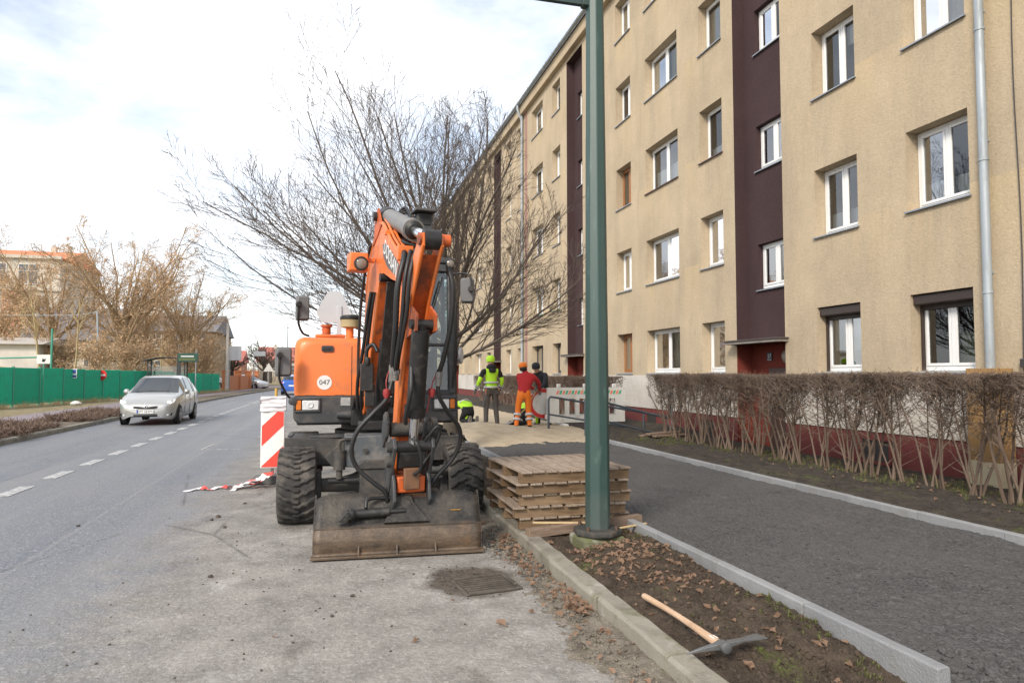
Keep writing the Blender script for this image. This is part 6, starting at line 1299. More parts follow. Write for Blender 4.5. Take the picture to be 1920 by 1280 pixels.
# 5 crouching worker half hidden behind the orange trousers
worker('crouching worker in lime top half hidden behind the orange trousers', (4.98, 17.75, .27), -.9, J4, dict(mats=[m_lime, m_navy, m_boot, m_glove], fn=z4), lambda w, J: dome(w, J, 'beanie', m_lime, 1.1, -.05))
sv = thing('shovel', 'grey shovel blade and shaft held low between the workers', 'shovel', (4.45, 17.0, .3)); so_ = (-4.45, -17.0, -.3)
MB().tube([(4.62, 17.05, .46), (4.95, 17.15, .72), (5.36, 17.25, 1.26)], .018, 8).build('shaft', m_lath, sv, smooth=50, loc=so_)
MB().grid(6, 6, lambda u, v: (lerp(4.34, 4.62, v), lerp(16.94, 17.16, u), .34 + .12 * v + .03 * math.cos((u - .5) * 3) - .02)).build('blade', m_cylg, sv, smooth=60, loc=so_)
# ================================================================== VEGETATION
m_bark = M('bark_dark', (.075, .062, .048), .9, 0, .3, 6, .4, 30, dirt=((.12, .12, .075), .3, 4)); m_twig = M('twig_brown', (.098, .077, .062), .85, 0, .25, 9, 0)
m_hbark = M('hedge_twig', (.165, .118, .088), .85, 0, .35, 5, 0, obvar=.2); m_tan = M('bark_tan', (.38, .27, .16), .9, 0, .3, 3, 0)  # bark_tan is lightened, with sun on the far branches put into its colour
def tubes(mb, P, r0, r1, n): mb.tube(P, [lerp(r0, r1, i / (len(P) - 1)) for i in range(len(P))], n, cap=False)
def grow(mb, p, d, L, r, lvl, rnd, spec):
    """spec[lvl] = (segments, wobble, up-pull, n children, start, child angle, child length factor, child radius factor)"""
    ns, wob, upp, nc, st, ang, lf, rf = spec[lvl]; P = [p.copy()]; D = [d.copy()]; q = p.copy(); e = d.copy()
    for i in range(ns):
        e = (e + Vector((rnd.gauss(0, wob), rnd.gauss(0, wob), rnd.gauss(0, wob) + upp))).normalized(); q = q + e * (L / ns); P.append(q.copy()); D.append(e.copy())
    tubes(mb, P, r, max(r * .25, spec['rmin']), 8 if r > .05 else 5 if r > .014 else 3)
    if lvl + 1 >= spec['max']: return
    for k in range(nc):
        t = st + (1 - st) * (k + rnd.random()) / nc; f = t * ns; i = min(ns - 1, int(f)); b = P[i].lerp(P[i + 1], f - i); ax = D[i + 1]
        o = ax.orthogonal().normalized(); o.rotate(Matrix.Rotation(rnd.uniform(0, 6.283), 3, ax)); a = R_(rnd.gauss(ang, 9)); c = (ax * math.cos(a) + o * math.sin(a)).normalized()
        if 'flat' in spec and rnd.random() < spec['flat'] and c.z < -.1: c.z *= -.5; c.normalize()
        rr = max(spec['rmin'], lerp(r, r * .25, t) * rf); grow(mb, b, c, L * lf * (1.15 - .75 * t) * rnd.uniform(.7, 1.2), rr, lvl + 1, rnd, spec)
# --- the bare street tree behind the excavator
rt_ = random.Random(21); tr_ = thing('bare_tree', 'wide bare street tree with upswept twigs behind the excavator', 'tree', (2.40, 13.75, .1))
tk = MB(); tk.tube([(0, 0, -.1), (.02, .0, .15), (.03, .02, .8), (.0, .0, 1.6), (-.02, .02, 2.15), (0, .02, 2.5)], [.21, .165, .145, .14, .15, .13], 14); tk.build('trunk', m_bark, tr_, smooth=60)
sp = {0: (9, .055, .045, 14, .12, 36, .50, .42), 1: (6, .045, .06, 8, .12, 33, .62, .45), 2: (4, .05, .05, 3, .15, 32, .62, .6), 3: (3, .06, .02, 0, 0, 0, 0, 0), 'max': 4, 'rmin': .0033, 'flat': .85}
cw = MB(); limbs = []
for az, el, L in ((178, 12, 4.6), (196, 22, 4.7), (160, 30, 5.0), (205, 40, 5.2), (172, 52, 5.6), (140, 44, 5.0), (225, 18, 4.2), (250, 40, 4.2), (268, 62, 3.9), (290, 30, 3.3), (310, 52, 3.6), (340, 24, 3.1), (4, 42, 3.4), (20, 14, 3.2), (55, 40, 3.6), (90, 55, 4.2), (110, 25, 4.0), (150, 72, 4.7), (60, 70, 4.3), (215, 66, 4.5), (110, 74, 4.7), (185, 35, 5.0), (168, 20, 4.8)):
    a, e = R_(az), R_(el); d = Vector((math.cos(a) * math.cos(e), math.sin(a) * math.cos(e), math.sin(e))); limbs.append(d)
    z0 = rt_.uniform(1.75, 2.5) + (.3 if el > 50 else 0); grow(cw, Vector((0, .01, z0)) + d * .05, d, L * rt_.uniform(.92, 1.08), .038 + .01 * (el > 40), 0, rt_, sp)
cw.build('crown', m_twig, tr_, smooth=60)
# --- trees with dry seed tufts across the road
def seed_tree(rnd, H, spread, nleaf, leafmat, barkmat, trunk=.3, leaf=(.10, .22)):
    t = MB(); c = MB(); lf = MB(); hb = H * .16
    t.tube([(0, 0, -.2), (.05, 0, hb * .5), (0, .05, hb), (.1, 0, H * .45)], [trunk * 1.2, trunk, trunk * .85, trunk * .5], 9)
    s_ = {0: (7, .10, .05, 9, .2, 42, .45, .5), 1: (5, .12, .04, 7, .2, 42, .5, .5), 2: (4, .14, .03, 5, .2, 42, .5, .6), 3: (2, .14, .03, 0, 0, 0, 0, 0), 'max': 4, 'rmin': .009, 'flat': .7}
    for k in range(15):
        a = rnd.uniform(0, 6.283); e = R_(rnd.uniform(15, 82)); d = Vector((math.cos(a) * math.cos(e), math.sin(a) * math.cos(e), math.sin(e))); grow(c, Vector((0, 0, rnd.uniform(hb * .7, H * .42))), d, lerp(spread, H * .62, math.sin(e)) * rnd.uniform(.8, 1.05), trunk * .34, 0, rnd, s_)
    V = c.v
    for k in range(nleaf):
        p = Vector(V[rnd.randrange(len(V))]) + Vector((rnd.gauss(0, .18), rnd.gauss(0, .18), rnd.gauss(0, .18) - .05))
        if p.z < hb * .6: continue
        s = rnd.uniform(*leaf); a = Vector((rnd.gauss(0, 1), rnd.gauss(0, 1), rnd.gauss(0, 1))).normalized(); b = a.orthogonal().normalized() * s * .6; a = a * s; n = len(lf.v); lf.v += [tuple(p - a), tuple(p + b), tuple(p + a * .7), tuple(p - b)]; lf.f.append((n, n + 1, n + 2, n + 3))
    return [m.mesh(nm, 60) for m, nm in ((t, 'trunk'), (c, 'branches'), (lf, 'seed_tufts'))]
def mat_leaf(name, a, b):
    t = NT(name); P = t.coord('World'); t.set(col=t.mix(t.noise(P, .9, 4, .7), a, b), rough=.85, spec=.2); t.b.inputs['Subsurface Weight'].default_value = 0
    tl = t.n.new('ShaderNodeBsdfTranslucent'); tl.inputs['Color'].default_value = tuple(b) + (1,); mx = t.n.new('ShaderNodeMixShader'); mx.inputs[0].default_value = .35
    t.l.new(t.b.outputs[0], mx.inputs[1]); t.l.new(tl.outputs[0], mx.inputs[2]); t.l.new(mx.outputs[0], t.n['Material Output'].inputs['Surface']); return t.m
m_tuft = mat_leaf('dry_tufts_sunlit', (.58, .36, .19), (.82, .57, .34)); m_tuft2 = mat_leaf('dry_twigs_sunlit', (.60, .38, .22), (.82, .58, .37))  # dry tufts lightened, sunlight and pale haze are put into these colours
rs = random.Random(33)
V1 = seed_tree(rs, 13.5, 5.6, 7000, m_tuft, m_tan, .30, (.03, .08)); V2 = seed_tree(rs, 12.0, 5.2, 7000, m_tuft, m_tan, .28, (.03, .08)); V3 = seed_tree(rs, 5.0, 2.8, 1500, m_tuft2, m_tan, .09, (.03, .08))
for V in (V1, V2, V3):
    V[0].materials.append(m_tan); V[1].materials.append(m_tan); V[2].materials.append(m_tuft if V is not V3 else m_tuft2)
def place_tree(V, label, loc, rz, sc, name='tawny_tree', group='tawny trees beyond the green fence'):
    t = thing(name, label, 'tree', loc, rz, group); t.scale = (sc, sc, sc)
    for m, nm in zip(V, ('trunk', 'branches', 'seed_tufts')): obj(nm, m, None, t)
    return t
for V, lb, loc, rz, sc in ((V1, 'tallest tawny tree with a full crown beyond the green fence', (-15.6, 60, 0), .3, 1.14), (V2, 'tawny tree with dark forked trunk at the left beyond the fence', (-20.6, 60, .2), 1.2, 1.12), (V1, 'tawny tree at the right end of the group near the bus stop', (-12.3, 66, 0), 2.4, .92),
                          (V2, 'tawny tree before the ochre house', (-13.6, 76, 0), .9, .78), (V2, 'thin tawny tree in front of the orange roofed building', (-26.5, 64, .2), 3.4, 1.02), (V2, 'tawny tree half hidden behind the tallest one', (-17.8, 70, 0), 4.4, 1.15), (V1, 'tawny tree at the left edge of the photo', (-30.5, 66, .2), 5.1, .70)): place_tree(V, lb, loc, rz, sc)
for lb, loc, rz, sc in (('low tawny bush behind the fence left of the shelter', (-13.6, 55, 0), .5, 1.0), ('low tawny bush behind the silver car and fence', (-15.2, 52, 0), 1.7, .95), ('round tawny bush beyond the bus stop sign', (-11.4, 60, 0), 2.9, .95), ('tawny bush at the foot of the forked tree', (-17.8, 54, 0), 4.0, 1.0), ('tawny bush on the grassy bank', (-21.2, 54, .8), 5.2, .8), ('tawny bush in front of the ochre house', (-12.6, 74, 0), 1.1, 1.25), ('tawny bush right of the shelter', (-10.6, 64, 0), 3.6, .9)): place_tree(V3, lb, loc, rz, sc, 'tawny_bush', 'tawny bushes beyond the green fence')
def sapling(label, loc, H, lean, seed):
    r = random.Random(seed); t = thing('sapling', label, 'tree', loc, 0, 'pale saplings behind the fence'); tk = MB(); top = Vector((lean, 0, H)); tk.tube([(0, 0, -.2), tuple(top * .5 + Vector((.06, 0, 0))), tuple(top)], [.07, .05, .02], 6); tk.build('trunk', M('bark_yellow', (.42, .32, .17), .85), t, smooth=60)
    c = MB(); s_ = {0: (4, .1, .06, 4, .3, 40, .5, .6), 1: (3, .1, .03, 0, 0, 0, 0, 0), 'max': 2, 'rmin': .012}
    for k in range(10): f = r.uniform(.35, .98); a = r.uniform(0, 6.28); grow(c, top * f, Vector((math.cos(a) * .6, math.sin(a) * .6, .8)).normalized(), H * .28 * (1.2 - f * .6), .022, 0, r, s_)
    c.build('crown', M('bark_yellow', (.42, .32, .17), .85), t, smooth=60)
sapling('thin leaning yellow sapling left of the floodlight pole', (-16.2, 46, .6), 7.0, -.9, 1); sapling('straight yellow sapling right of the leaning one', (-14.9, 47, .5), 5.2, .2, 2); sapling('short yellow sapling behind the fence near the shelter', (-11.8, 54, .2), 3.6, .3, 3)
# --- clipped bare hedge
def hedge_shrub(seed, top=1.53, dense=True):
    r = random.Random(seed); m = MB(); tips = []
    def clipz(P): return [Vector((p.x, p.y, min(p.z, top + r.gauss(0, .022)))) for p in P]
    for k in range(r.randint(6, 8)):
        a = r.uniform(0, 6.283); b = Vector((r.gauss(0, .06), r.gauss(0, .07), -.05)); d = Vector((math.cos(a) * .20, math.sin(a) * .22, 1)).normalized(); P = [b]; q = b.copy(); e = d.copy()
        for i in range(7): e = (e + Vector((r.gauss(0, .10), r.gauss(0, .10), .05))).normalized(); q = q + e * .235; P.append(q.copy())
        r0 = r.uniform(.012, .024); tubes(m, clipz(P), r0, .005, 5)
        for i in range(2, 8):
            for _ in range(1 if i < 4 else 5):
                c = P[min(i, 7)].lerp(P[i - 1], r.random()); a2 = r.uniform(0, 6.283); e2 = Vector((math.cos(a2) * .8, math.sin(a2) * .8, r.uniform(.1, 1.0))).normalized(); L = r.uniform(.18, .42); Q = [c]; u = c.copy()
                for j in range(3): e2 = (e2 + Vector((r.gauss(0, .22), r.gauss(0, .22), .10))).normalized(); u = u + e2 * L / 3; Q.append(u.copy())
                tubes(m, clipz(Q), .0048, .0022, 3)
                if u.z > .55:
                    for _ in range(3 if u.z < .95 else 7):
                        s0 = Q[r.randint(1, 3)]; e3 = Vector((r.gauss(0, .7), r.gauss(0, .7), r.uniform(-.1, 1))).normalized(); s1 = s0 + e3 * r.uniform(.07, .2); tubes(m, clipz([s0, s0.lerp(s1, .5) + Vector((r.gauss(0, .012), r.gauss(0, .012), 0)), s1]), .0034, .002, 3)
    if dense:
        for k in range(900):
            z = top - abs(r.gauss(0, .19)); x, y = r.uniform(-.40, .40), r.uniform(-.34, .34); e3 = Vector((r.gauss(0, .6), r.gauss(0, .6), r.uniform(.0, 1))).normalized(); s0 = Vector((x, y, z)); s1 = s0 + e3 * r.uniform(.06, .15); tubes(m, clipz([s0, s1]), .0036, .0022, 3)
    for k in range(9):
        s0 = Vector((r.uniform(-.38, .38), r.uniform(-.34, .34), top - .08)); tubes(m, [s0, s0 + Vector((r.gauss(0, .03), r.gauss(0, .03), .10)), s0 + Vector((r.gauss(0, .05), r.gauss(0, .05), r.uniform(.11, .2)))], .0036, .002, 3)
    # keep to the clipped box
    m.v = [(max(-.44, min(.44, x)), max(-.5, min(.5, y)), z) for x, y, z in m.v]
    me = m.mesh('twigs', 60); me.materials.append(m_hbark); return me
HS = [hedge_shrub(s) for s in range(4)]; rh = random.Random(3)
HL = 'bare clipped hedge shrub in the row along the beige block'
def shrub(x, y, z, i, label, group, sc=1.0):
    o = obj('hedge_shrub', HS[i % 4]); o.location = (x, y, z); o.rotation_euler = (0, 0, rh.choice((0, math.pi)) + rh.uniform(-.12, .12)); o.scale = (1, 1, sc); return tag(o, label, 'hedge', group)
y = 2.6; i = 0
while y < 15.4:
    shrub(7.95 + rh.uniform(-.05, .05), y, .115, i, HL, 'hedge shrubs by the block', rh.uniform(.985, 1.01)); y += rh.uniform(.50, .58); i += 1
y = 18.7
while y < 36:
    shrub(7.9 + rh.uniform(-.05, .05), y, .26, i, 'bare hedge shrub in the far row behind the workers', 'hedge shrubs behind the workers', .86); y += .60; i += 1
def low_shrub(seed):
    r = random.Random(seed); m = MB()
    for k in range(260):
        a = r.uniform(0, 6.283); q = r.random() ** .5 * .42; s0 = Vector((q * math.cos(a), q * math.sin(a) * 1.3, r.uniform(0, .16))); e = Vector((r.gauss(0, .7), r.gauss(0, .7), r.uniform(.1, 1))).normalized(); s1 = s0 + e * r.uniform(.12, .26); tubes(m, [s0, s0.lerp(s1, .5) + Vector((r.gauss(0, .03), r.gauss(0, .03), 0)), s1], .012, .006, 3)
    me = m.mesh('twigs', 60); me.materials.append(M('low_shrub_twig', (.17, .115, .085), .9, 0, .3, 6, 0)); return me
LS = [low_shrub(s) for s in (1, 2, 3)]
for y0, y1, lb in ((13.0, 22.9, 'brown twiggy ground cover shrub in the nearer patch across the road'), (25.3, 30.2, 'brown twiggy ground cover shrub in the farther patch across the road')):
    y = y0
    while y < y1:
        for xx in (-8.45, -7.85):
            o = obj('low_shrub', LS[rh.randrange(3)]); o.location = (xx + rh.uniform(-.12, .12), y + rh.uniform(-.15, .15), .10); o.rotation_euler = (0, 0, rh.uniform(0, 6)); o.scale = (rh.uniform(.8, 1.1),) * 2 + (rh.uniform(.8, 1.15),); tag(o, lb, 'shrub', 'ground cover shrubs across the road')
        y += .62
# --- dead leaves, clods, stones, tufts
def scatter(name, mat, pts, seed, kind, label, cat):
    r = random.Random(seed); m = MB()
    for x, y, z, s in pts:
        if kind == 'leaf':
            n = 9; c = Vector((x, y, z + s * .25)); tilt = Matrix.Rotation(r.gauss(0, .5), 3, 'X') @ Matrix.Rotation(r.gauss(0, .4), 3, 'Y') @ Matrix.Rotation(r.uniform(0, 6.283), 3, 'Z'); cu = r.uniform(.2, 1.1); vs = [c]
            for k in range(n):
                a = 2 * math.pi * k / n; rad = s * (1.0 if k % 2 == 0 else .62) * r.uniform(.8, 1.15); p = Vector((rad * math.cos(a) * .62, rad * math.sin(a), cu * s * (math.cos(a) ** 2) * .7)); vs.append(c + tilt @ p)
            m.add(vs, [(0, 1 + k, 1 + (k + 1) % n) for k in range(n)])
        elif kind == 'lump':
            vs = []; q = [r.uniform(.6, 1.2) for _ in range(14)]
            for k, (a, b) in enumerate([(0, 90), (0, 30), (72, 25), (144, 35), (216, 25), (288, 30), (36, -30), (108, -25), (180, -30), (252, -28), (324, -30)]):
                aa, bb = R_(a), R_(b); vs.append((x + s * q[k] * math.cos(aa) * math.cos(bb), y + s * q[k] * math.sin(aa) * math.cos(bb), z + s * .7 * q[k] * math.sin(bb)))
            fs = [(0, 1 + k, 1 + (k + 1) % 5) for k in range(5)] + [(1 + k, 6 + k, 1 + (k + 1) % 5) for k in range(5)] + [(6 + k, 6 + (k + 1) % 5, 1 + (k + 1) % 5) for k in range(5)]; m.add(vs, fs)
        else:
            for b in range(r.randint(12, 20)):
                a = r.uniform(0, 6.283); w = .0022; h = s * r.uniform(.5, 1.2); d = Vector((math.cos(a), math.sin(a), 0)); o = Vector((x, y, z)) + d * r.uniform(0, s * .3); t_ = o + d * h * r.uniform(.2, .8) + Vector((0, 0, h)); sd = Vector((-d.y, d.x, 0)) * w; mid = o.lerp(t_, .5) + Vector((0, 0, h * .15)); m.add([o - sd, o + sd, mid + sd * .8, t_, mid - sd * .8], [(0, 1, 2, 4), (4, 2, 3)])
    return tag(m.build(name, mat, smooth=(60 if kind == 'lump' else None)), label, cat, kind='stuff')
r = random.Random(77)
def cl(cx, cy, sx, sy, n, s0, s1, fz, lim=None):
    out = []
    while len(out) < n:
        x, y = r.gauss(cx, sx), r.gauss(cy, sy)
        if lim and not (lim[0] < x < lim[1] and lim[2] < y < lim[3]): continue
        out.append((x, y, fz(x, y), r.uniform(s0, s1)))
    return out
m_lf = mat_leaf('dead_leaf', (.17, .105, .07), (.40, .27, .19)); B = (1.98, 2.92, 2.2, 13)
gz0 = lambda x, y: .03
lv = cl(2.30, 5.25, .22, .35, 230, .018, .038, bed_z, B) + cl(2.45, 4.6, .25, .3, 90, .016, .034, bed_z, B) + cl(2.65, 5.75, .2, .35, 90, .016, .036, bed_z, B) + cl(2.5, 3.3, .3, .4, 40, .018, .04, bed_z, B) + cl(2.2, 8.6, .3, 1.2, 60, .02, .045, bed_z, B)
lv += cl(1.66, 5.7, .09, .8, 110, .02, .045, gz0, (1.45, 1.8, 2, 9)) + cl(1.70, 4.55, .05, .12, 26, .03, .06, gz0, (1.5, 1.8, 3, 6)) + cl(1.62, 3.9, .1, .5, 30, .016, .034, gz0, (1.4, 1.8, 2, 6)) + [(1.12, 4.42, .004, .05), (1.38, 4.6, .004, .035), (.55, 4.3, .004, .03), (.9, 5.0, .004, .028), (-.3, 4.6, .004, .025)]
scatter('leaf_litter', m_lf, lv, 1, 'leaf', 'dead brown oak leaves littering the soil bed and gutter', 'leaves')
cb_ = cl(2.45, 4.2, .5, 1.2, 1100, .005, .02, bed_z, B) + cl(2.55, 2.9, .3, .4, 350, .008, .032, bed_z, B) + cl(2.75, 5.2, .12, .9, 350, .008, .026, bed_z, B) + cl(2.4, 9.5, .4, 1.6, 200, .01, .03, bed_z, B)
scatter('soil_clods', m_soil, cb_, 2, 'lump', 'dark crumbs and clods of soil on the planting bed', 'soil')
gd_ = cl(1.66, 4.6, .12, 1.6, 900, .003, .013, gz0, (1.4, 1.8, 1.5, 9)) + cl(1.62, 6.6, .12, .5, 300, .006, .022, gz0, (1.4, 1.8, 2, 9))
scatter('gutter_crumbs', m_dust, gd_, 3, 'lump', 'dusty crumbs of dirt along the foot of the old kerb', 'dirt')
st_ = cl(4.4, 4.5, 1.0, 2.0, 4200, .004, .015, path_z, (3.05, 6.15, 1.2, 9)) + cl(3.35, 2.55, .25, .35, 220, .012, .045, path_z, (3.03, 4.4, 1.2, 4))
scatter('loose_stones', m_gravel, st_, 4, 'lump', 'loose dark crushed stones lying on the new path', 'stones')
rd_ = cl(-.6, 6.0, .9, 2.0, 170, .003, .011, lambda x, y: .004, (-3.5, 1.4, 2.5, 14)) + [(-1.2, 8.6, .008, .035), (-1.25, 8.45, .008, .028), (-1.05, 8.0, .006, .025), (-1.0, 9.4, .006, .03), (-.9, 6.1, .006, .028), (1.50, 3.95, .015, .035), (.05, 4.9, .008, .02), (-2.7, 6.6, .006, .03), (-2.6, 8.5, .006, .026), (.2, 5.3, .008, .022)]
rd_ += cl(1.12, 5.5, .16, .2, 160, .004, .014, lambda x, y: .004, (.7, 1.6, 4.9, 6))
scatter('road_grit', m_damp, rd_, 5, 'lump', 'small dark clods and grit scattered on the asphalt', 'grit')
hb_ = cl(7.2, 5.5, .6, 2.6, 900, .006, .024, hedge_z, (6.32, 9.0, 1, 14)); scatter('hedge_bed_clods', m_soil2, hb_, 6, 'lump', 'dark soil clods on the bed under the hedge', 'soil')
hl_ = cl(8.0, 7, .5, 3.5, 160, .02, .04, hedge_z, (6.6, 9.1, 2, 15)); scatter('hedge_litter', m_lf, hl_, 8, 'leaf', 'dead leaves under the bare hedge', 'leaves')
m_grs = M('grass_green', (.10, .105, .035), .8, 0, .4, 5, 0)
gt_ = cl(2.82, 3.75, .07, .3, 60, .012, .036, bed_z, (2.6, 2.93, 3, 5)) + cl(2.85, 2.95, .05, .15, 40, .012, .036, bed_z, (2.6, 2.93, 2.3, 3.6)) + cl(2.35, 3.75, .12, .12, 20, .008, .022, bed_z, B) + cl(8.05, 9.0, .35, 3.2, 330, .03, .09, hedge_z, (7.3, 9.1, 3, 15.4)) + cl(7.3, 14.3, .5, .5, 120, .03, .08, hedge_z, (6.4, 8.6, 13, 15.5)) + cl(2.86, 6.0, .04, .2, 10, .02, .04, bed_z, B)
scatter('grass_tufts', m_grs, gt_, 7, 'tuft', 'small green grass tufts on the soil beside the kerbs', 'grass')
# ================================================================== ACROSS THE ROAD
m_fen = M('fence_green', (.008, .46, .27), .5, 0, .12, 1.5, .05, 20, dirt=((.05, .22, .14), .3, 2), obvar=.15); m_fpost = M('fence_post_green', (.06, .30, .20), .5)
F0, F1 = Vector((-16.35, 22.0, 0)), Vector((-9.2, 65.0, 0)); fd = (F1 - F0); FL = fd.length; fd.normalize(); fa = math.atan2(fd.y, fd.x)
fen = thing('metal_fence', 'long green corrugated metal fence across the road', 'fence', tuple(F0), fa); NP = 21; PW = FL / NP
pm_ = MB(); nr = 20
def corr(u, v): a = u * nr * 2 * math.pi; return (u * (PW - .06), .014 * (1 if math.sin(a) > .2 else -1 if math.sin(a) < -.2 else math.sin(a) * 5), v * 1.72)
pm_.grid(nr * 6, 1, corr); pmesh = pm_.mesh('panel'); pmesh.materials.append(m_fen); rf_ = random.Random(2)
for k in range(NP):
    dz = .33 - .012 * k - (.10 if k > 15 else 0) + rf_.uniform(-.02, .02); o = obj('panel', pmesh, None, fen); o.location = (k * PW + .03, 0, dz); o.rotation_euler = (0, rf_.uniform(-.008, .008), 0)
    MB().bx(k * PW - .035, k * PW + .035, -.05, .05, -.1, dz + 1.78).build('post', m_fpost, fen)
def sign_plate(name, label, cat, loc, rz, build):
    t = thing(name, label, cat, loc, rz); build(t); return t
def fp(px_t, off=.06): p = F0 + fd * px_t; return (p.x + off * fd.y, p.y - off * fd.x, 0)
def noentry(t): MB().lathe([(.30, 0), (.30, .012), (0, .013)], (0, 0, 1.62), (0, -1, 0), 28).build('disc', M('sign_red', (.62, .035, .03), .4), t); MB().bx(-.21, .21, -.02, -.0145, 1.57, 1.67).build('bar', m_wht, t)
sign_plate('no_entry_sign', 'red no entry sign hung on the green fence', 'road sign', fp(22.6), -.35, noentry)
def notice(t): MB().bx(-.16, .16, -.015, 0, 1.45, 1.95).build('plate', m_wht, t); MB().bx(-.13, .13, -.02, -.0155, 1.72, 1.92).build('print', M('print_blue', (.06, .09, .35), .5), t); MB().bx(-.13, .13, -.02, -.0155, 1.50, 1.62).build('print', M('print_blue', (.06, .09, .35), .5), t)
sign_plate('notice', 'small blue and white notice on the green fence', 'notice', fp(19.6), -.2, notice)
def pboard(t): MB().cyl((0, 0, 0), (0, 0, 2.6), .03, n=8).build('pole', m_fpost, t); MB().bx(-.33, .33, -.03, -.01, 2.18, 2.62).build('board', m_plw, t); MB().prism([(-.08, 2.28), (.06, 2.26), (.14, 2.42), (.02, 2.40), (-.03, 2.46)], (0, 0, 0), (1, 0, 0), (0, 0, 1), (0, 1, 0), -.036, -.0305).build('mark', m_navy, t, fix=True)
sign_plate('white_board', 'white board with a dark mark above the green fence', 'board', (-13.4, 38.2, 0), -.3, pboard)
def flood(t): MB().tube([(0, 0, 0), (-.25, 0, 6.0)], .06, 8).build('pole', m_zinc, t, smooth=50); MB().tube(spline([(-.25, 0, 6.0), (-1.8, .2, 5.75), (-6.2, 1, 5.7)], 6), .018, 5).build('cable', m_zinc, t)
sign_plate('floodlight_pole', 'thin leaning metal pole with a wire behind the fence', 'pole', (-15.2, 53, .0), 0, flood)
def frame(t):
    for x in (0, 2.6): MB().cyl((x, 0, 0), (x, 0, 4.0 if x > 1 else 2.6), .05, n=8).build('post', m_fpost, t)
    MB().cyl((0, 0, 2.45), (2.6, 0, 2.55), .04, n=8).build('crossbar', m_fpost, t)
sign_plate('green_frame', 'green metal frame standing behind the fence at the left', 'frame', (-16.2, 39.5, 0), .1, frame)
bank = MB().grid(40, 30, lambda u, v: (lerp(-44, -12, u), lerp(38, 74, v), -.3 + 2.9 * math.exp(-(((lerp(-44, -12, u) + 23) / 7.5) ** 2 + ((lerp(38, 74, v) - 54) / 8) ** 2)) + .15 * fbm(u * 9, v * 9))).build('grass_bank', mat_soil('dry_grass_bank', (.28, .22, .11), (.46, .37, .20), .1, 2), smooth=60); tag(bank, kind='structure')
# bus shelter and stop sign
m_shd = M('shelter_dark', (.035, .04, .04), .5); sh_ = thing('bus_shelter', 'dark framed bus shelter with a curved roof behind the silver car', 'bus shelter', (-10.3, 50.0, .12), .05)
rf2 = MB(); rf2.grid(12, 4, lambda u, v: (lerp(-1.35, 1.35, u), lerp(-.7, .8, v), 2.32 + .38 * math.sin(math.pi * lerp(.12, .9, u)))); o = rf2.build('roof', m_shd, sh_, smooth=60); q = o.modifiers.new('t', 'SOLIDIFY'); q.thickness = .06
for x in (-1.1, 1.1):
    for y_ in (-.5, .7): MB().bx(x - .04, x + .04, y_ - .04, y_ + .04, 0, 2.5).build('post', m_shd, sh_)
MB().bx(-1.05, 1.05, .69, .71, .3, 2.1).build('rear_pane', m_glass, sh_); MB().bx(-.8, .8, .3, .62, .42, .47).build('bench', m_tan, sh_)
st__ = thing('stop_sign', 'dark green electronic stop sign on a post beside the bus shelter', 'bus stop sign', (-9.35, 48.6, .12)); MB().bx(-.12, .12, -.06, .06, 0, 2.9).build('post', m_shd, st__, .01); MB().bx(-.05, 1.15, -.09, .09, 2.35, 2.92).build('display', M('display_green', (.02, .07, .05), .4), st__, .02); MB().bx(.12, .9, -.10, -.092, 2.68, 2.76).build('display_text', m_plw, st__); MB().bx(.0, 1.0, -.10, -.092, 2.45, 2.60).build('display_line', M('display_amber', (.10, .13, .05), .4), st__)
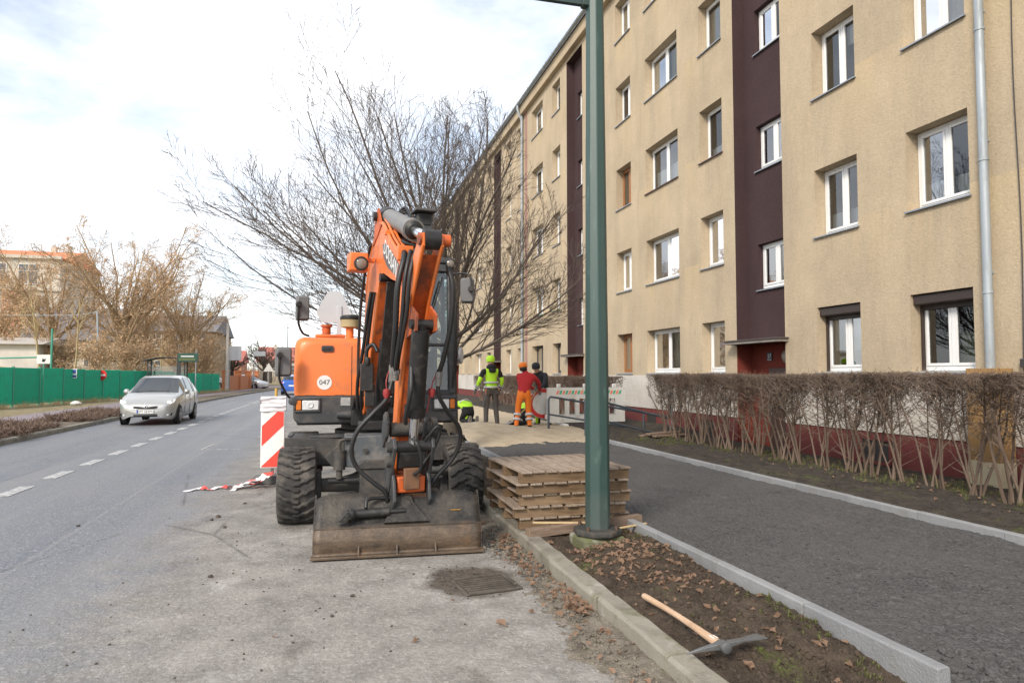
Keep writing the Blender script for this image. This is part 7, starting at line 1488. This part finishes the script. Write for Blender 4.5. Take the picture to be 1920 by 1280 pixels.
# --- buildings behind
m_cream = mat_stucco('wall_cream_far', (.62, .57, .48), .2); m_brick = M('brick_far', (.45, .20, .13), .85, 0, .25, 1.2, .1, 10); m_tile = M('roof_tile_orange', (.62, .20, .085), .8, 0, .15, 1.5, .2, 8); m_slate = M('roof_slate', (.16, .155, .16), .8, 0, .15, 1.5); m_ochre = mat_stucco('wall_ochre_far', (.45, .34, .22), .3); m_dglass = M('window_far', (.10, .115, .13), .15, 0, .3, .8, 0)
def far_house(name, label, x0, x1, y0, y1, zt, ridge, wall_m, roof_m, wins, trim=None, chim=0, cat='building', along='x'):
    b = thing(name, label, cat, ((x0 + x1) / 2, (y0 + y1) / 2, 0)); L_ = (-(x0 + x1) / 2, -(y0 + y1) / 2, 0)
    MB().bx(x0, x1, y0, y1, -.3, zt).build('wall', wall_m, b, loc=L_)
    rr = MB(); e = .4
    if along == 'x': rr.add([(x0 - e, y0 - e, zt - .05), (x1 + e, y0 - e, zt - .05), (x1 + e, y1 + e, zt - .05), (x0 - e, y1 + e, zt - .05), (x0 - e, (y0 + y1) / 2, ridge), (x1 + e, (y0 + y1) / 2, ridge)], [(0, 1, 5, 4), (2, 3, 4, 5), (0, 4, 3), (1, 2, 5), (3, 2, 1, 0)])
    else: rr.add([(x0 - e, y0 - e, zt - .05), (x1 + e, y0 - e, zt - .05), (x1 + e, y1 + e, zt - .05), (x0 - e, y1 + e, zt - .05), ((x0 + x1) / 2, y0 - e, ridge), ((x0 + x1) / 2, y1 + e, ridge)], [(0, 4, 5, 3), (1, 2, 5, 4), (0, 1, 4), (2, 3, 5), (3, 2, 1, 0)])
    ro = rr.build('roof', roof_m, b, loc=L_)
    for k in range(chim): q = MB(); xx = lerp(x0, x1, (k + .6) / max(1, chim)); q.bx(xx - .3, xx + .3, (y0 + y1) / 2 - .8, (y0 + y1) / 2 - .2, ridge - 1.2, ridge + .5); q.build('chimney', trim or wall_m, ro)
    for (a, c_, w, h) in wins:
        o = MB().bx(a - w / 2, a + w / 2, y0 - .03, y0 + .02, c_ - h / 2, c_ + h / 2).build('window', m_dglass, b, loc=L_); f = MB(); f.bx(a - w / 2 - .08, a - w / 2, y0 - .07, y0 - .0, c_ - h / 2, c_ + h / 2); f.bx(a + w / 2, a + w / 2 + .08, y0 - .07, y0, c_ - h / 2, c_ + h / 2); f.bx(a - w / 2 - .08, a + w / 2 + .08, y0 - .07, y0, c_ + h / 2, c_ + h / 2 + .08); f.bx(a - w / 2 - .12, a + w / 2 + .12, y0 - .1, y0, c_ - h / 2 - .1, c_ - h / 2); f.bx(a - .04, a + .04, y0 - .07, y0, c_ - h / 2, c_ + h / 2); f.bx(a - w / 2, a + w / 2, y0 - .065, y0, c_ + h * .15, c_ + h * .15 + .06); f.build('window_frame', m_plw, o)
    if trim:
        for (a, c_, w, h) in wins[::3]: pass
    return b
# tall cream house with orange roof at far left
wl_ = [(x, z, 1.9, 2.2) for x in (-48, -45.2, -42.4, -39.6, -36.6, -33.4) for z in (13.2,)] + [(x, z, 1.2, 1.9) for x in (-47, -43, -39, -35, -32) for z in (9.8, 6.6, 3.4)]
bh = far_house('tall_house', 'tall cream and brick house with an orange tiled roof at far left', -52, -30.2, 90, 104, 15.1, 17.0, m_cream, m_tile, wl_, m_cream, 3); BL = tuple(-v for v in bh.location)
for x in (-47, -43, -39, -35): MB().bx(x - .9, x + .9, 89.95, 90.02, .5, 11.2).build('brick_strip', m_brick, bh, loc=BL)
MB().bx(-52.2, -30, 89.7, 90.05, 11.3, 11.7).build('cornice', m_cream, bh, loc=BL); MB().bx(-52.2, -30, 89.6, 90.05, 15.0, 15.36).build('cornice', m_cream, bh, loc=BL)
far_house('low_shed', 'low white shed with a grey roof behind the fence', -26.5, -18.6, 52, 57, 3.7, 4.2, m_white, M('roof_sheet_pale', (.42, .38, .33), .7), [(-22, 2.4, 1.2, 1.0)], None, 0)
far_house('grey_house', 'grey roofed house half hidden behind the tawny trees', -27.5, -19.5, 74, 84, 5.0, 8.5, m_cream, m_slate, [(-25.5, 3.2, 1.1, 1.5), (-22, 3.2, 1.1, 1.5)], None, 1)
far_house('ochre_house', 'ochre house with a grey roof right of the tawny trees', -21, -13.3, 88, 104, 6.8, 9.3, m_ochre, m_slate, [(-19.5, 5.6, 1.2, 1.7), (-17, 5.6, 1.2, 1.7), (-14.7, 5.6, 1.2, 1.7), (-19.5, 2.4, 1.2, 1.7), (-17, 2.4, 1.2, 1.7), (-14.7, 2.4, 1.2, 1.7)], None, 2)
far_house('red_roof_house', 'pale house with a red tiled roof far down the road', -14, -3.5, 150, 162, 4.4, 7.6, m_cream, M('roof_tile_red', (.40, .13, .10), .8), [(-12, 2.6, 1.3, 1.8), (-9.4, 2.6, 1.3, 1.8), (-6.6, 2.6, 1.3, 1.8)], None, 2)
far_house('brick_house', 'brick house behind the far bare trees', -24, -16, 140, 150, 4, 6.4, m_brick, M('roof_tile_red', (.40, .13, .10), .8), [(-22, 2.4, 1.2, 1.5), (-19, 2.4, 1.2, 1.5)], None, 1)
far_house('cream_house', 'cream house closing the road to the right', 1.5, 14, 155, 168, 5, 7.5, m_cream, m_slate, [(4, 3, 1.3, 1.8), (7, 3, 1.3, 1.8), (10, 3, 1.3, 1.8)], None, 2)
# far bare trees, conifer, poles, brick fence
sp2 = {0: (6, .10, .04, 8, .2, 42, .45, .55), 1: (4, .12, .04, 6, .2, 42, .5, .6), 2: (3, .12, .02, 0, 0, 0, 0, 0), 'max': 3, 'rmin': .022, 'flat': .7}
def far_tree(label, loc, H, seed):
    r2 = random.Random(seed); t = thing('far_bare_tree', label, 'tree', loc, 0, 'bare trees far down the road'); tk = MB(); tk.tube([(0, 0, -.2), (.05, 0, H * .25), (0, 0, H * .5)], [.34, .27, .15], 8); tk.build('trunk', m_bark, t, smooth=60); c = MB()
    for k in range(11): a = r2.uniform(0, 6.283); e = R_(r2.uniform(25, 82)); grow(c, Vector((0, 0, r2.uniform(H * .22, H * .46))), Vector((math.cos(a) * math.cos(e), math.sin(a) * math.cos(e), math.sin(e))), H * .48, .12, 0, r2, sp2)
    c.build('crown', m_twig, t, smooth=60)
for i, (lb, loc, H) in enumerate((('bare tree left of the far red roof', (-8.2, 98, 0), 7.2), ('bare tree right of the far red roof', (-3.6, 112, 0), 8.2), ('smaller bare tree between the far red roofs', (-9.5, 124, 0), 7.5), ('bare tree beside the brick fence', (-12.6, 100, 0), 5.5), ('bare tree far behind the blue car', (5.5, 120, 0), 8), ('bare tree left of the distant pole', (-15.5, 118, 0), 6.5), ('bare tree at the far end of the road', (.5, 128, 0), 7.5))): far_tree(lb, loc, H, 50 + i)
cf = thing('conifer', 'dark conifer beside the far red roofed house', 'tree', (-2.6, 116, 0)); MB().cyl((0, 0, 0), (0, 0, 1.2), .2, n=8).build('trunk', m_bark, cf); cm_ = MB(); r3 = random.Random(9)
for k in range(1400): z = r3.random() ** .8 * 3.8; rad = (4.0 - z) * .40 * r3.uniform(.5, 1.05); a = r3.uniform(0, 6.283); p = Vector((rad * math.cos(a), rad * math.sin(a), z + .4)); d = Vector((math.cos(a), math.sin(a), -.4)) * .32; s_ = Vector((-math.sin(a), math.cos(a), 0)) * .12; cm_.add([p - s_, p + s_, p + d], [(0, 1, 2)])
cm_.build('crown', M('conifer_green', (.025, .045, .032), .9, 0, .3, 2, 0), cf)
def pole(label, loc, h, r0=.12, mat=m_conc): tag(MB().lathe([(r0, 0), (r0 * .7, h), (0, h + .02)], (0, 0, 0), (0, 0, 1), 10).build('street_pole', mat, None, smooth=50, loc=loc), label, 'pole', 'poles along the road')
pole('pale concrete pole at the right end of the green fence', (-8.75, 66.2, 0), 6.4, .16, m_white); pole('tall thin pole before the far red roof', (-5.2, 96, 0), 8.6, .10, m_zinc); pole('thin grey pole standing before the green fence', (-9.0, 52.5, 0), 3.4, .04, m_zinc); pole('thin pole right of the far conifer', (2.4, 100, 0), 6.2, .08, m_zinc)
bf = thing('brick_wall', 'low orange brick wall with pillars past the green fence', 'wall', (-8.6, 70, 0)); bl = (8.6, -70, 0)
m_obr = M('brick_orange', (.55, .22, .10), .85, 0, .2, 2, .2, 12)
MB().bar((-9.0, 67.5, .75), (-8.0, 84, .75), .25, 1.6).build('wall_body', m_obr, bf, loc=bl)
for t_ in (.0, .35, .7, 1.0): x, y_ = lerp(-9.0, -8.0, t_), lerp(67.5, 84, t_); MB().bx(x - .3, x + .3, y_ - .3, y_ + .3, -.1, 1.95).build('pillar', m_obr, bf, loc=bl); MB().bx(x - .36, x + .36, y_ - .36, y_ + .36, 1.95, 2.05).build('pillar_cap', m_tile, bf, loc=bl)
for lb, x, y_, w, h, z, mt in (('grey rectangular sign on the gantry past the fence', -8.2, 67, 1.1, 1.3, 3.6, m_plt), ('small grey sign at the gantry tip', -6.2, 68, 1.1, .45, 3.6, m_plt)):
    t = thing('road_sign', lb, 'road sign', (x, y_, 0), 0, 'signs far down the road'); MB().bx(-w / 2, w / 2, -.02, .02, z - h / 2, z + h / 2).build('plate', mt, t, .01); MB().cyl((-w / 2 + .1, .05, 0), (-w / 2 + .1, .05, z), .045, n=8).build('post', m_zinc, t)
t = thing('road_sign', 'white triangular give way sign back far down the road', 'road sign', (-6.6, 84, 0), 0, 'signs far down the road'); MB().prism([(-.6, 2.0), (.6, 2.0), (0, 3.0)], (0, 0, 0), (1, 0, 0), (0, 0, 1), (0, 1, 0), -.02, .02).build('plate', m_plw, t, fix=True); MB().cyl((0, .05, 0), (0, .05, 2.6), .04, n=8).build('post', m_zinc, t)
# white litter bag by the fence, far island
tag(MB().lathe([(0, 0), (.22, .02), (.26, .10), (.12, .2), (0, .22)], (0, 0, 0), (0, 0, 1), 9).build('litter_bag', m_plw, None, smooth=None, loc=(-11.9, 38.0, .15)), 'crumpled white plastic bag on the verge before the fence', 'bag')
# dry grass along the verge, dead scrub far behind
vt = []
for k in range(900):
    y_ = r.uniform(24, 66); x = lerp(F0.x, F1.x, (y_ - 22) / 43) + r.uniform(.1, 1.2); vt.append((x, y_, .16, r.uniform(.08, .32)))
scatter('dry_grass', M('grass_dry', (.42, .32, .16), .85, 0, .3, 2, 0), vt, 12, 'tuft', 'dry pale grass along the foot of the green fence', 'grass')
sc_ = MB()
for k in range(9000):
    x, y_ = r.uniform(-60, 30), r.uniform(125, 200); z = abs(r.gauss(0, 1.6)); a = Vector((r.gauss(0, .3), r.gauss(0, .3), 1)).normalized() * r.uniform(.5, 1.3); b = Vector((.05, .03, 0)); sc_.add([Vector((x, y_, z)) - b, Vector((x, y_, z)) + b, Vector((x, y_, z)) + a], [(0, 1, 2)])
tag(sc_.build('far_scrub', m_tan), 'hazy brown scrub closing the view far down the road', 'scrub', kind='stuff')
